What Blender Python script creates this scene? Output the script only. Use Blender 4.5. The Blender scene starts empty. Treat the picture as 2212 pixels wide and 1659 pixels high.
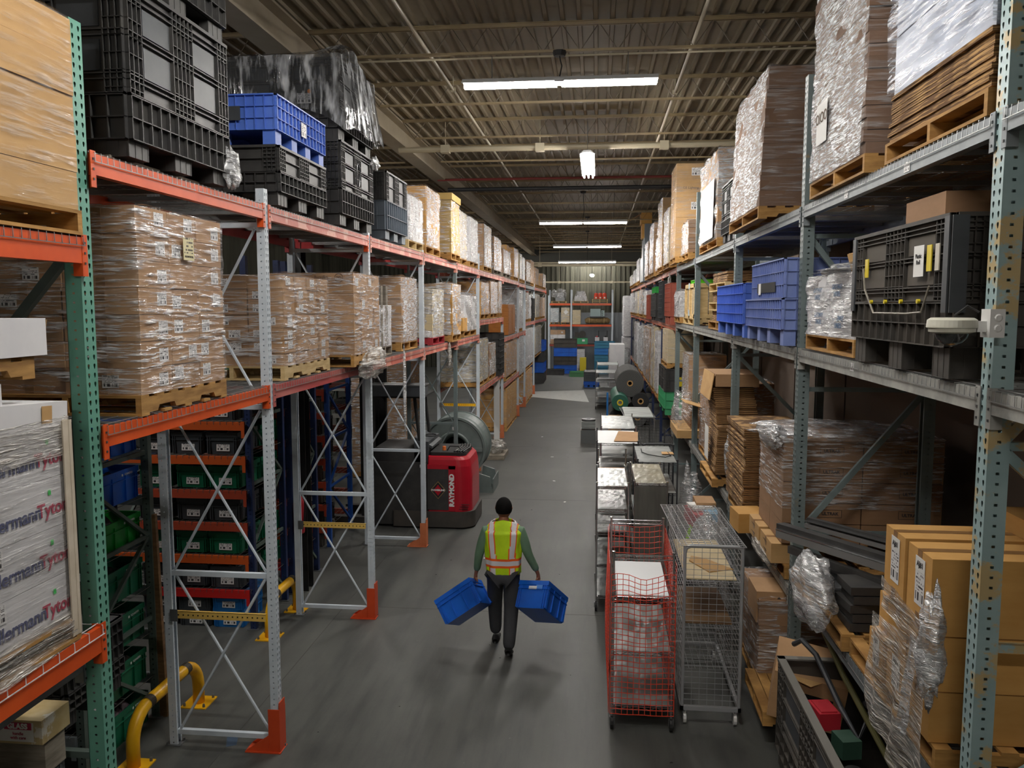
import bpy, math, random
from mathutils import Vector, Matrix, noise
PI = math.pi
SC = bpy.context.scene
COL = SC.collection

# ------------------------------------------------------------------ camera, world, exposure
cd = bpy.data.cameras.new('camera'); cam = bpy.data.objects.new('camera', cd); COL.objects.link(cam)
cd.sensor_width = 36.0; cd.lens = 36.0 * 1757.0 / 2212.0; cd.clip_start = .05; cd.clip_end = 200
cam.location = (0, 0, 3.97)
cam.rotation_euler = (PI / 2 - .0958, 0, .1040)
SC.camera = cam
w = bpy.data.worlds.new('world'); SC.world = w; w.use_nodes = True
w.node_tree.nodes['Background'].inputs[0].default_value = (.6, .63, .7, 1)
w.node_tree.nodes['Background'].inputs[1].default_value = .012
SC.view_settings.view_transform = 'Standard'; SC.view_settings.look = 'None'
SC.view_settings.gamma = 1; SC.view_settings.use_curve_mapping = False
SC.view_settings.exposure = 0.42
SC.cycles.use_denoising = True
SC.cycles.max_bounces = 8; SC.cycles.diffuse_bounces = 5; SC.cycles.glossy_bounces = 2
SC.cycles.transparent_max_bounces = 10; SC.cycles.transmission_bounces = 2
SC.cycles.caustics_reflective = False; SC.cycles.caustics_refractive = False
SC.cycles.sample_clamp_indirect = 3.0
LAMP = 185.0        # strength of the fluorescent tubes

# ------------------------------------------------------------------ materials
def lin(c):
    return tuple((x / 12.92 if x <= .04045 else ((x + .055) / 1.055) ** 2.4) for x in c)
def hexc(h):
    return lin([int(h[i:i + 2], 16) / 255 for i in (0, 2, 4)])
_M = {}
class NT:
    def __init__(s, name):
        s.m = bpy.data.materials.new(name); s.m.use_nodes = True; s.t = s.m.node_tree
        s.t.nodes.clear(); s.out = s.n('ShaderNodeOutputMaterial')
    def n(s, typ, **kw):
        nd = s.t.nodes.new(typ)
        for k, v in kw.items():
            if k.startswith('_'): setattr(nd, k[1:], v)
            else: nd.inputs[k.replace('__', ' ')].default_value = v
        return nd
    def l(s, a, b): s.t.links.new(a, b)
    def coords(s, kind='Object', scale=(1, 1, 1), rot=(0, 0, 0)):
        tc = s.n('ShaderNodeTexCoord'); mp = s.n('ShaderNodeMapping')
        mp.inputs['Scale'].default_value = scale; mp.inputs['Rotation'].default_value = rot
        s.l(tc.outputs[kind], mp.inputs['Vector']); return mp.outputs['Vector']
    def noise(s, vec, scale=5, detail=4, rough=.6):
        nn = s.n('ShaderNodeTexNoise', Scale=scale, Detail=detail, Roughness=rough); s.l(vec, nn.inputs['Vector']); return nn.outputs['Fac']
    def ramp(s, fac, stops):
        r = s.n('ShaderNodeValToRGB'); s.l(fac, r.inputs['Fac']); e = r.color_ramp.elements
        while len(e) < len(stops): e.new(.5)
        for i, (p, c) in enumerate(stops):
            e[i].position = p; e[i].color = tuple(c) + (1,) if len(c) == 3 else c
        return r.outputs['Color']
    def bump(s, h, strength=.3, dist=.01):
        b = s.n('ShaderNodeBump', Strength=strength, Distance=dist); s.l(h, b.inputs['Height']); return b.outputs['Normal']

def mat(name, col, rough=.6, metal=0, col2=None, nscale=6, stretch=(1, 1, 1), bump=0, lo=.35, hi=.65, kind='Object', spec=.5, var=0, col3=None, n3=3, lo3=.6):
    if name in _M: return _M[name]
    t = NT(name); b = t.n('ShaderNodeBsdfPrincipled', Roughness=rough, Metallic=metal)
    b.inputs['Specular IOR Level'].default_value = spec
    c = hexc(col); cur = None
    b.inputs['Base Color'].default_value = c + (1,)
    if col2:
        v = t.coords(kind, stretch); f = t.noise(v, nscale)
        cur = t.ramp(f, [(lo, c), (hi, hexc(col2))])
        if bump: t.l(t.bump(f, bump), b.inputs['Normal'])
    if col3:
        v3 = t.coords(kind, (1, 1, 1)); f3 = t.noise(v3, n3, 6, .7)
        mk = t.ramp(f3, [(lo3, (0, 0, 0)), (lo3 + .04, (1, 1, 1))])
        mx = t.n('ShaderNodeMix', _data_type='RGBA'); t.l(mk, mx.inputs['Factor'])
        if cur: t.l(cur, mx.inputs[6])
        else: mx.inputs[6].default_value = c + (1,)
        mx.inputs[7].default_value = hexc(col3) + (1,); cur = mx.outputs[2]
    if var:
        oi = t.n('ShaderNodeObjectInfo'); hs = t.n('ShaderNodeHueSaturation'); mr = t.n('ShaderNodeMapRange')
        mr.inputs['To Min'].default_value = 1 - var; mr.inputs['To Max'].default_value = 1 + var
        t.l(oi.outputs['Random'], mr.inputs['Value']); t.l(mr.outputs[0], hs.inputs['Value'])
        if cur: t.l(cur, hs.inputs['Color'])
        else: hs.inputs['Color'].default_value = c + (1,)
        cur = hs.outputs['Color']
    if cur: t.l(cur, b.inputs['Base Color'])
    t.l(b.outputs[0], t.out.inputs[0]); _M[name] = t.m; return t.m

def emit(name, col, s):
    t = NT(name); e = t.n('ShaderNodeEmission', Strength=s); e.inputs[0].default_value = hexc(col) + (1,)
    t.l(e.outputs[0], t.out.inputs[0]); return t.m

def film(name, cover=.35, white='e4e4e6', rot=.35, rough=.16, scale=9, tint=None, base=.05, fleck=0, st3=((1.3, 1.3, 16), (1.3, 1.3, 13))):
    """stretch wrap: clear glossy sheet with sharp milky creases and painted white glints, thicker in patches"""
    t = NT(name)
    v = t.coords('Object', st3[0], (rot, rot * .8, 0)); f = t.noise(v, scale * .30, 4, .62)
    vb = t.coords('Object', st3[1], (-rot * 1.3, rot * .5, .3)); fb = t.noise(vb, scale * .34, 3, .6)
    v2 = t.coords('Object', (1, 1, 1)); f2 = t.noise(v2, 2.4, 3, .6)
    mxx = t.n('ShaderNodeMath', _operation='MAXIMUM'); t.l(f, mxx.inputs[0]); t.l(fb, mxx.inputs[1])
    top = mxx.outputs[0]
    if fleck:
        v3 = t.coords('Object', (2.2, 2.2, 9), (rot * 1.5, rot * 1.3, 0)); f3 = t.noise(v3, fleck * .22, 5, .72); m3 = t.n('ShaderNodeMath', _operation='MAXIMUM'); t.l(top, m3.inputs[0]); t.l(f3, m3.inputs[1]); top = m3.outputs[0]
    st = t.n('ShaderNodeMapRange', _clamp=True); t.l(top, st.inputs['Value'])
    st.inputs['From Min'].default_value = .52; st.inputs['From Max'].default_value = .68
    pt = t.n('ShaderNodeMapRange', _clamp=True); t.l(f2, pt.inputs['Value'])
    pt.inputs['From Min'].default_value = .36; pt.inputs['From Max'].default_value = .62; pt.inputs['To Min'].default_value = .35
    ml = t.n('ShaderNodeMath', _operation='MULTIPLY'); t.l(st.outputs[0], ml.inputs[0]); t.l(pt.outputs[0], ml.inputs[1])
    mr = t.n('ShaderNodeMath', _operation='MULTIPLY_ADD', _use_clamp=True); t.l(ml.outputs[0], mr.inputs[0]); mr.inputs[1].default_value = min(1.3, cover * 2.2); mr.inputs[2].default_value = base
    nrm = t.bump(top, 1.0, .03)
    g = t.n('ShaderNodeBsdfGlossy', Roughness=rough); g.inputs['Color'].default_value = (1, 1, 1, 1); t.l(nrm, g.inputs['Normal'])
    d = t.n('ShaderNodeBsdfDiffuse'); d.inputs['Color'].default_value = hexc(white) + (1,); t.l(nrm, d.inputs['Normal'])
    if fleck:
        vc = t.coords('Object', (3, 3, 14), (rot * 1.2, rot * 1.5, .4)); fc = t.noise(vc, fleck * .2, 5, .75)
        t.l(t.ramp(fc, [(.36, tuple(x * .32 for x in hexc(white))), (.5, tuple(x * .8 for x in hexc(white))), (.58, hexc(white))]), d.inputs['Color'])  # grey to white flecks paint the glints and shading of creases
    gd = t.n('ShaderNodeMixShader', Fac=.62); t.l(g.outputs[0], gd.inputs[1]); t.l(d.outputs[0], gd.inputs[2])
    tr = t.n('ShaderNodeBsdfTransparent')
    if tint: tr.inputs[0].default_value = hexc(tint) + (1,)
    mx = t.n('ShaderNodeMixShader'); t.l(mr.outputs[0], mx.inputs[0]); t.l(tr.outputs[0], mx.inputs[1]); t.l(gd.outputs[0], mx.inputs[2])
    t.l(mx.outputs[0], t.out.inputs[0]); return t.m

def label_mat(name, bg='dedede', ink='303034', seed=0, lines=9):
    """printed sticker: text rows and a bar code, flat print"""
    t = NT(name); b = t.n('ShaderNodeBsdfPrincipled', Roughness=.5)
    tc = t.n('ShaderNodeTexCoord'); sx = t.n('ShaderNodeSeparateXYZ'); t.l(tc.outputs['UV'], sx.inputs[0])
    # rows of print
    mp = t.n('ShaderNodeMapping'); mp.inputs['Scale'].default_value = (14, lines, 1); mp.inputs['Location'].default_value = (seed, 0, 0); t.l(tc.outputs['UV'], mp.inputs['Vector'])
    vn = t.n('ShaderNodeTexWhiteNoise', _noise_dimensions='2D'); fl = t.n('ShaderNodeVectorMath', _operation='FLOOR'); t.l(mp.outputs[0], fl.inputs[0]); t.l(fl.outputs[0], vn.inputs['Vector'])
    gt = t.n('ShaderNodeMath', _operation='GREATER_THAN'); gt.inputs[1].default_value = .5; t.l(vn.outputs['Value'], gt.inputs[0])
    fr = t.n('ShaderNodeMath', _operation='FRACT'); ml = t.n('ShaderNodeMath', _operation='MULTIPLY'); ml.inputs[1].default_value = lines; t.l(sx.outputs['Y'], ml.inputs[0]); t.l(ml.outputs[0], fr.inputs[0])
    g2 = t.n('ShaderNodeMath', _operation='GREATER_THAN'); g2.inputs[1].default_value = .52; t.l(fr.outputs[0], g2.inputs[0])
    up = t.n('ShaderNodeMath', _operation='GREATER_THAN'); up.inputs[1].default_value = .42; t.l(sx.outputs['Y'], up.inputs[0])
    a = t.n('ShaderNodeMath', _operation='MULTIPLY'); t.l(gt.outputs[0], a.inputs[0]); t.l(g2.outputs[0], a.inputs[1])
    a2 = t.n('ShaderNodeMath', _operation='MULTIPLY'); t.l(a.outputs[0], a2.inputs[0]); t.l(up.outputs[0], a2.inputs[1])
    # bar code
    m2 = t.n('ShaderNodeMapping'); m2.inputs['Scale'].default_value = (34, 0, 1); t.l(tc.outputs['UV'], m2.inputs['Vector'])
    f2 = t.n('ShaderNodeVectorMath', _operation='FLOOR'); t.l(m2.outputs[0], f2.inputs[0])
    v2 = t.n('ShaderNodeTexWhiteNoise', _noise_dimensions='2D'); t.l(f2.outputs[0], v2.inputs['Vector'])
    gb = t.n('ShaderNodeMath', _operation='GREATER_THAN'); gb.inputs[1].default_value = .5; t.l(v2.outputs['Value'], gb.inputs[0])
    lo = t.n('ShaderNodeMath', _operation='LESS_THAN'); lo.inputs[1].default_value = .36; t.l(sx.outputs['Y'], lo.inputs[0])
    lo2 = t.n('ShaderNodeMath', _operation='GREATER_THAN'); lo2.inputs[1].default_value = .12; t.l(sx.outputs['Y'], lo2.inputs[0])
    b1 = t.n('ShaderNodeMath', _operation='MULTIPLY'); t.l(gb.outputs[0], b1.inputs[0]); t.l(lo.outputs[0], b1.inputs[1])
    b2 = t.n('ShaderNodeMath', _operation='MULTIPLY'); t.l(b1.outputs[0], b2.inputs[0]); t.l(lo2.outputs[0], b2.inputs[1])
    s = t.n('ShaderNodeMath', _operation='ADD', _use_clamp=True); t.l(a2.outputs[0], s.inputs[0]); t.l(b2.outputs[0], s.inputs[1])
    # side margins
    ab = t.n('ShaderNodeMath', _operation='SUBTRACT'); ab.inputs[1].default_value = .5; t.l(sx.outputs['X'], ab.inputs[0])
    aa = t.n('ShaderNodeMath', _operation='ABSOLUTE'); t.l(ab.outputs[0], aa.inputs[0])
    lt = t.n('ShaderNodeMath', _operation='LESS_THAN'); lt.inputs[1].default_value = .41; t.l(aa.outputs[0], lt.inputs[0])
    fm = t.n('ShaderNodeMath', _operation='MULTIPLY'); t.l(s.outputs[0], fm.inputs[0]); t.l(lt.outputs[0], fm.inputs[1])
    mx = t.n('ShaderNodeMix', _data_type='RGBA'); t.l(fm.outputs[0], mx.inputs['Factor'])
    mx.inputs[6].default_value = hexc(bg) + (1,); mx.inputs[7].default_value = hexc(ink) + (1,)
    t.l(mx.outputs[2], b.inputs['Base Color']); t.l(b.outputs[0], t.out.inputs[0]); return t.m

CB = dict(rough=.85, nscale=3, stretch=(1, 1, 3), kind='Object', var=.10)
K_TAN = mat('cardboard tan', 'b8925f', col2='c39d69', **CB)
K_BRN = mat('cardboard brown', 'a07c58', col2='ab8761', **CB)
K_DRK = mat('cardboard deep brown', '8a6a4c', col2='947255', **CB)
K_MOC = mat('cardboard mocha', '6b5241', col2='755b48', **CB)
K_GLD = mat('cardboard ochre', 'b3985a', col2='bda265', **CB)
K_ORG = mat('cardboard honey', 'bf8f4c', col2='c99a57', **CB)
K_WHT = mat('white carton', 'dadadc', col2='cfcfd3', rough=.6, nscale=3, var=.04)
K_CRM = mat('cream carton', 'cbbb98', col2='c2b18c', rough=.8, nscale=3, var=.05)
TAPE = mat('parcel tape', '8d6a44', rough=.3)
FLUTE = mat('corrugated edge', 'b08a58', col2='5e4226', nscale=60, stretch=(.05, .05, 1.6), rough=.9, lo=.42, hi=.5)
PINE = mat('pallet pine', 'b98d4e', col2='8e6634', nscale=4, stretch=(1, 1, 6), rough=.8, var=.18)
PINEP = mat('pallet pale pine', 'd0b684', col2='b39764', nscale=4, stretch=(1, 1, 6), rough=.8, var=.12)
PINEG = mat('pallet weathered wood', '8f877a', col2='6f675b', nscale=4, stretch=(1, 1, 6), rough=.9, var=.15)
RAIL_O = mat('orange beam paint', 'df5a22', col2='d04e1a', nscale=3, rough=.38, bump=0)
RAIL_P = mat('faded salmon beam paint', 'cf7465', col2='c4604f', nscale=2, rough=.5, col3='dd9a88', n3=2.2, lo3=.5)
RAIL_R = mat('dusty red beam paint', 'a83a3a', col2='b86a62', nscale=1.6, rough=.6, stretch=(1, .6, 4))
RAIL_X = mat('crimson beam paint', '8c2327', rough=.5)
RAIL_G = mat('grey beam paint', '7e868a', col2='6c7478', nscale=5, rough=.5)
RAIL_D = mat('dusty light beam', 'a3a39d', col2='82837f', nscale=5, rough=.7)
P_WHT = mat('white grey post paint', 'd0d9e1', col2='bfc9d2', nscale=4, rough=.45)
P_GRN = mat('green post paint', '6ba592', col2='5f9a87', nscale=3, rough=.4)
P_GRD = mat('dull green grey post paint', '56655f', col2='4b5853', nscale=3, rough=.5)
P_GRY = mat('grey green post paint', '6f7d7e', col2='647172', nscale=4, rough=.5, col3='8a7a5c', n3=1.6, lo3=.62)
P_BLU = mat('pale blue worn post paint', '9db5b6', col2='8ea8aa', nscale=4, rough=.45, col3='b8a478', n3=3.2, lo3=.53)
P_NVY = mat('navy post paint', '1f2c4f', col2='263764', nscale=4, rough=.45)
P_CBL = mat('cobalt post paint', '1e4a94', rough=.45)
GUARD = mat('orange foot guard paint', 'cc4a20', col2='b93d18', nscale=3, rough=.5, col3='3b2a22', n3=7, lo3=.66)
GUARD2 = mat('faded orange foot guard paint', 'c9744a', col2='b5623c', nscale=4, rough=.6, col3='40302a', n3=7, lo3=.62)
WIRE = mat('galvanised wire', '9a9c9c', rough=.4, metal=.6)
WIRED = mat('dull galvanised wire', '70706e', rough=.5, metal=.5)
CHROME = mat('chrome wire', 'c6c8ca', rough=.22, metal=.95)
STEEL = mat('dull steel', '7c7e80', rough=.45, metal=.7)
STEELD = mat('dark steel', '45474a', rough=.5, metal=.5)
BLKP = mat('black ribbed plastic', '2a2a2b', col2='3a3937', nscale=5, rough=.5)
BLKD = mat('dusty black plastic', '33312e', col2='45403a', nscale=3, rough=.65)
DKGP = mat('charcoal plastic', '3f4347', rough=.5, col2='363a3e', nscale=5)
BLUP = mat('blue plastic', '4a6fcc', col2='5a7dd4', nscale=3, rough=.5)
BLUF = mat('faded blue plastic', '6f82bd', col2='8090c4', nscale=3, rough=.6)
BLUT = mat('vivid blue plastic', '0f52b4', col2='1260c8', nscale=3, rough=.35)
BLUL = mat('light blue plastic', '1f6fb6', rough=.45)
TEAL = mat('teal blue plastic', '2f7390', rough=.5)
GRNP = mat('green plastic', '0e6a4a', col2='0a5c40', nscale=3, rough=.4)
GRNV = mat('bright green plastic', '0d8a2e', rough=.4)
GRNL = mat('lime plastic', '56b81e', rough=.45)
GRNJ = mat('jade plastic', '3f9a68', rough=.5)
REDP = mat('brick red plastic', 'a3503c', rough=.55)
GRYP = mat('slate grey plastic', '3c4146', col2='44494e', nscale=3, rough=.45)
GRYW = mat('warm grey plastic', '55524c', rough=.5)
YEL = mat('yellow paint', 'f0b81c', col2='e6aa14', nscale=3, rough=.38, col3='4a3a1a', n3=5, lo3=.69)
YELP = mat('cream yellow paint', 'd9b45c', rough=.5)
YELX = mat('yellow plastic', 'd9c42a', rough=.4)
BLK = mat('black rubber', '161616', rough=.7)
DARK = mat('recess shade black', '0b0b0c', rough=.9)  # flat black standing in for shade inside holes and slots
WHT = mat('white plastic', 'dcdcda', rough=.4)
WHTM = mat('white sheet', 'd6d9db', rough=.5)
PAPER = mat('paper', 'e2e2df', rough=.7)
RED = mat('red paint', 'b0182a', col2='a31526', nscale=2, rough=.3)
REDX = mat('red plastic', 'b42a36', rough=.4)
LINER = mat('crinkled grey film liner', 'a6acab', col2='6e7473', nscale=5, stretch=(.35, 1, 6), rough=.3, bump=.9, lo=.3, hi=.7, spec=.7)
LINERW = mat('bright crinkled film liner', 'cfd6d4', col2='9aa3a1', nscale=5, stretch=(.35, 1, 6), rough=.25, bump=.9, lo=.3, hi=.7, spec=.8)
LINERY = mat('yellowed crinkled film liner', 'a5a089', col2='77735f', nscale=5, stretch=(.35, 1, 6), rough=.3, bump=.9, lo=.3, hi=.7, spec=.7)
FILM = film('clear stretch film', .30)
FILMS = film('stretch film with painted sheen', 1.1, 'fafafc', rot=.5, rough=.24, scale=16, base=.30, fleck=14)  # strong white diffuse streaks stand in for lamp reflections
FILMM = film('half clear stretch film', .55, 'efeff2', rot=.3, rough=.16, base=.06)
FILMT = film('thin stretch film', .22, rot=.2, rough=.2, scale=6, base=.03)
FILMW = film('milky stretch film', .75, 'dcdfe2', rot=.2, rough=.25, base=.34, fleck=7)
FILMD = film('dusty stretch film', .45, 'a39c90', rot=.3, rough=.4, base=.35)
BAGF = film('loose clear plastic bag', .5, 'e4e7ea', rot=.25, rough=.1, scale=5, tint='c4c4c4', base=.06, st3=((7, 7, .9), (4, 5, 1.2)))
LBL = [label_mat('printed label %s' % k, seed=i * 3.7, lines=n) for i, (k, n) in enumerate((('a', 9), ('b', 11), ('c', 8)))]
LBLC = label_mat('cream printed label', bg='d8cfa4', ink='4b4536', seed=11, lines=6)
INK = mat('black print', '2b2b2e', rough=.7)
INKR = mat('red print', 'b03050', rough=.7)
INKB = mat('navy print', '4a5076', rough=.7)
INKS = mat('brown stamp print', '5e4630', rough=.8)
INKW = mat('white print', 'dfe3e2', rough=.6)

# ------------------------------------------------------------------ mesh helpers
class MB:
    def __init__(s): s.v = []; s.f = []; s.mi = []; s.k = 0; s.uv = {}
    def add(s, vs, fs):
        o = len(s.v); s.v += [tuple(p) for p in vs]
        for f in fs: s.f.append(tuple(i + o for i in f)); s.mi.append(s.k)
        return o
    def box(s, x0, x1, y0, y1, z0, z1):
        s.add([(x0, y0, z0), (x1, y0, z0), (x1, y1, z0), (x0, y1, z0), (x0, y0, z1), (x1, y0, z1), (x1, y1, z1), (x0, y1, z1)],
              [(3, 2, 1, 0), (4, 5, 6, 7), (0, 1, 5, 4), (1, 2, 6, 5), (2, 3, 7, 6), (3, 0, 4, 7)]); return s
    def obox(s, M, sx, sy, sz):
        vs = [M @ Vector((x * sx / 2, y * sy / 2, z * sz / 2)) for x, y, z in ((-1, -1, -1), (1, -1, -1), (1, 1, -1), (-1, 1, -1), (-1, -1, 1), (1, -1, 1), (1, 1, 1), (-1, 1, 1))]
        s.add(vs, [(3, 2, 1, 0), (4, 5, 6, 7), (0, 1, 5, 4), (1, 2, 6, 5), (2, 3, 7, 6), (3, 0, 4, 7)]); return s
    def bar(s, a, b, wd, ht, up=(0, 0, 1)):
        a = Vector(a); b = Vector(b); d = b - a; L = d.length; d.normalize(); up = Vector(up)
        if abs(d.dot(up)) > .95: up = Vector((1, 0, 0))
        sd = d.cross(up).normalized(); u2 = sd.cross(d)
        M = Matrix((( d.x, sd.x, u2.x, (a.x + b.x) / 2), (d.y, sd.y, u2.y, (a.y + b.y) / 2), (d.z, sd.z, u2.z, (a.z + b.z) / 2), (0, 0, 0, 1)))
        return s.obox(M, L, wd, ht)
    def tube(s, pts, r, n=6, caps=True):
        pts = [Vector(p) for p in pts]; rs = r if isinstance(r, (list, tuple)) else [r] * len(pts)
        up = None; base = len(s.v); m = len(pts)
        for i, p in enumerate(pts):
            d = (pts[min(i + 1, m - 1)] - pts[max(i - 1, 0)]).normalized()
            if up is None: up = Vector((0, 0, 1)) if abs(d.z) < .9 else Vector((0, 1, 0))
            sd = d.cross(up)
            if sd.length < 1e-4: sd = Vector((1, 0, 0))
            sd.normalize(); up = sd.cross(d).normalized()
            for j in range(n):
                a = 2 * PI * (j + .5) / n; s.v.append(tuple(p + (sd * math.cos(a) + up * math.sin(a)) * rs[i]))
        for i in range(m - 1):
            for j in range(n):
                a = base + i * n + j; b = base + i * n + (j + 1) % n
                s.f.append((a, b, b + n, a + n)); s.mi.append(s.k)
        if caps:
            s.f.append(tuple(base + j for j in reversed(range(n)))); s.mi.append(s.k)
            s.f.append(tuple(base + (m - 1) * n + j for j in range(n))); s.mi.append(s.k)
        return s
    def prism(s, poly, axis, a, b):
        """extrude a 2D polygon along axis ('x': poly=(y,z), 'y': poly=(x,z), 'z': poly=(x,y))"""
        def P(p, h): return {'x': (h, p[0], p[1]), 'y': (p[0], h, p[1]), 'z': (p[0], p[1], h)}[axis]
        n = len(poly); s.add([P(p, a) for p in poly] + [P(p, b) for p in poly],
              [tuple(reversed(range(n))), tuple(range(n, 2 * n))] + [(i, (i + 1) % n, (i + 1) % n + n, i + n) for i in range(n)]); return s
    def lathe(s, prof, n=24, axis='z', c=(0, 0, 0)):
        base = len(s.v)
        for r, h in prof:
            for j in range(n):
                a = 2 * PI * j / n; x, y = r * math.cos(a), r * math.sin(a)
                q = {'z': (x, y, h), 'y': (x, h, y), 'x': (h, x, y)}[axis]; s.v.append((q[0] + c[0], q[1] + c[1], q[2] + c[2]))
        for i in range(len(prof) - 1):
            for j in range(n):
                a = base + i * n + j; b = base + i * n + (j + 1) % n; s.f.append((a, b, b + n, a + n)); s.mi.append(s.k)
        return s
    def grid(s, nu, nv, fn, closed=False):
        base = len(s.v)
        for i in range(nu + 1):
            for j in range(nv + 1): s.v.append(tuple(fn(i / nu, j / nv)))
        for i in range(nu):
            for j in range(nv):
                a = base + i * (nv + 1) + j; s.f.append((a, a + nv + 1, a + nv + 2, a + 1)); s.mi.append(s.k)
        return s
    def mesh(s, name, mats, smooth=False):
        me = bpy.data.meshes.new(name); me.from_pydata(s.v, [], s.f)
        for m in (mats if isinstance(mats, (list, tuple)) else [mats]): me.materials.append(m)
        if any(s.mi): me.polygons.foreach_set('material_index', s.mi)
        if smooth: me.polygons.foreach_set('use_smooth', [True] * len(s.f))
        me.update(); return me

def obj(name, me, parent=None, loc=(0, 0, 0), rot=(0, 0, 0), **props):
    o = bpy.data.objects.new(name, me); COL.objects.link(o)
    if parent is not None: o.parent = parent
    o.location = loc; o.rotation_euler = rot
    for k, v in props.items():
        if v: o[k] = v
    return o
def part(name, mb, mats, parent, loc=(0, 0, 0), rot=(0, 0, 0), smooth=False, **props):
    return obj(name, mb.mesh(name, mats, smooth) if isinstance(mb, MB) else mb, parent, loc, rot, **props)
SEEN = {}
def thing(name, label, cat, loc=(0, 0, 0), rot=(0, 0, 0), group=None, me=None):
    if len(label.split()) > 16: label = label.replace(' in torn silvery wrap', '').replace(' with torn shiny wrap', '').replace(' with printed emblem rising', '')
    assert label not in SEEN or group, 'label used twice: ' + label
    SEEN[label] = 1
    return obj(name, me, None, loc, rot, label=label, category=cat, group=group)
def struct(name, mb, mats, loc=(0, 0, 0), smooth=False):
    return obj(name, mb.mesh(name, mats, smooth) if mb else None, None, loc, kind='structure')
_C = {}
def cached(key, fn):
    if key not in _C: _C[key] = fn()
    return _C[key]
def boxme(dx, dy, dz, m, name='box'):
    k = ('bx', round(dx, 3), round(dy, 3), round(dz, 3), m.name)
    return cached(k, lambda: MB().box(0, dx, 0, dy, 0, dz).mesh(name, m))
def text(s, size, m, parent, loc, rot, name='lettering', bold=0, ext=.0008, sx=1, align='CENTER'):
    def mk():
        cu = bpy.data.curves.new('t', 'FONT'); cu.body = s; cu.size = size; cu.align_x = align; cu.align_y = 'CENTER'; cu.offset = bold; cu.extrude = ext; cu.resolution_u = 3
        o = bpy.data.objects.new('t', cu); COL.objects.link(o); dg = bpy.context.evaluated_depsgraph_get(); dg.update()
        me = bpy.data.meshes.new_from_object(o.evaluated_get(dg)); bpy.data.objects.remove(o); me.materials.clear(); me.materials.append(m)
        if sx != 1:
            for v in me.vertices: v.co.x *= sx
        me.name = name; return me
    return obj(name, cached(('txt', s, size, m.name, bold, sx, align, ext), mk), parent, loc, rot)
def sticker(parent, w, h, m, loc, rot, name='label'):
    def mk():
        me = MB(); me.add([(-w / 2, -h / 2, 0), (w / 2, -h / 2, 0), (w / 2, h / 2, 0), (-w / 2, h / 2, 0), (-w / 2, -h / 2, -.0012), (w / 2, -h / 2, -.0012), (w / 2, h / 2, -.0012), (-w / 2, h / 2, -.0012)],
            [(0, 1, 2, 3), (7, 6, 5, 4), (0, 4, 5, 1), (1, 5, 6, 2), (2, 6, 7, 3), (3, 7, 4, 0)])
        me = me.mesh(name, m); uv = me.uv_layers.new(name='UVMap')
        for p in me.polygons:
            for li in p.loop_indices:
                co = me.vertices[me.loops[li].vertex_index].co; uv.data[li].uv = (co.x / w + .5, co.y / h + .5)
        return me
    return obj(name, cached(('st', w, h, m.name), mk), parent, loc, rot)
# orientations for flat print: reads upright on the face that looks along the given direction
ON_MY = (PI / 2, 0, 0)            # face looks towards -Y (towards the camera)
ON_PX = (PI / 2, 0, PI / 2)       # face looks towards +X
ON_MX = (PI / 2, 0, -PI / 2)      # face looks towards -X
RN = random.Random(11)
# ------------------------------------------------------------------ pallet rack parts
def perf(mb, o, u, wd, z0, z1, pitch, kind):
    """a steel strip from z0 to z1 with real punched holes; o = lower corner, u = direction across"""
    o = Vector(o); u = Vector(u); n = int((z1 - z0) / pitch); Z = Vector((0, 0, 1))
    cols = 2 if kind == 'tear' else 1; cw = wd / cols
    for k in range(n + 1):
        za = z0 + k * pitch; zb = min(z1, za + pitch)
        for c in range(cols):
            B = o + u * (cw * c)
            if k == n or zb - za < pitch * .99:
                mb.add([B + Z * za, B + u * cw + Z * za, B + u * cw + Z * zb, B + Z * zb], [(0, 1, 2, 3)]); continue
            cx = cw / 2; cz = (za + zb) / 2; h = pitch / 2; r = .0065
            out = [(-cx, -h), (0, -h), (cx, -h), (cx, 0), (cx, h), (0, h), (-cx, h), (-cx, 0)]
            if kind == 'tear': inn = [(-.0025, -.013), (0, -.015), (.0025, -.013), (.007, .004), (.006, .012), (0, .015), (-.006, .012), (-.007, .004)]
            elif kind == 'sq': inn = [(-r, -r), (0, -r), (r, -r), (r, 0), (r, r), (0, r), (-r, r), (-r, 0)]
            else:
                q = r * .72; inn = [(-q, -q), (0, -r), (q, -q), (r, 0), (q, q), (0, r), (-q, q), (-r, 0)]
            mb.add([B + u * (cx + a) + Z * (cz + b) for a, b in out + inn], [(i, (i + 1) % 8, (i + 1) % 8 + 8, i + 8) for i in range(8)])
PW, PD = .078, .072
def post_mesh(h, m, hole='round', z0=0):
    def mk():
        b = MB()
        perf(b, (0, -PW / 2, 0), (0, 1, 0), PW, z0, h, .0508, 'tear')
        perf(b, (-PD, -PW / 2, 0), (1, 0, 0), PD, z0, h, .0508, hole)
        perf(b, (0, PW / 2, 0), (-1, 0, 0), PD, z0, h, .0508, hole)
        b.box(-PD, -PD + .002, -PW / 2, -PW / 2 + .018, z0, h); b.box(-PD, -PD + .002, PW / 2 - .018, PW / 2, z0, h)
        return b.mesh('post', m)
    return cached(('post', round(h, 2), m.name, hole, z0), mk)
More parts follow.
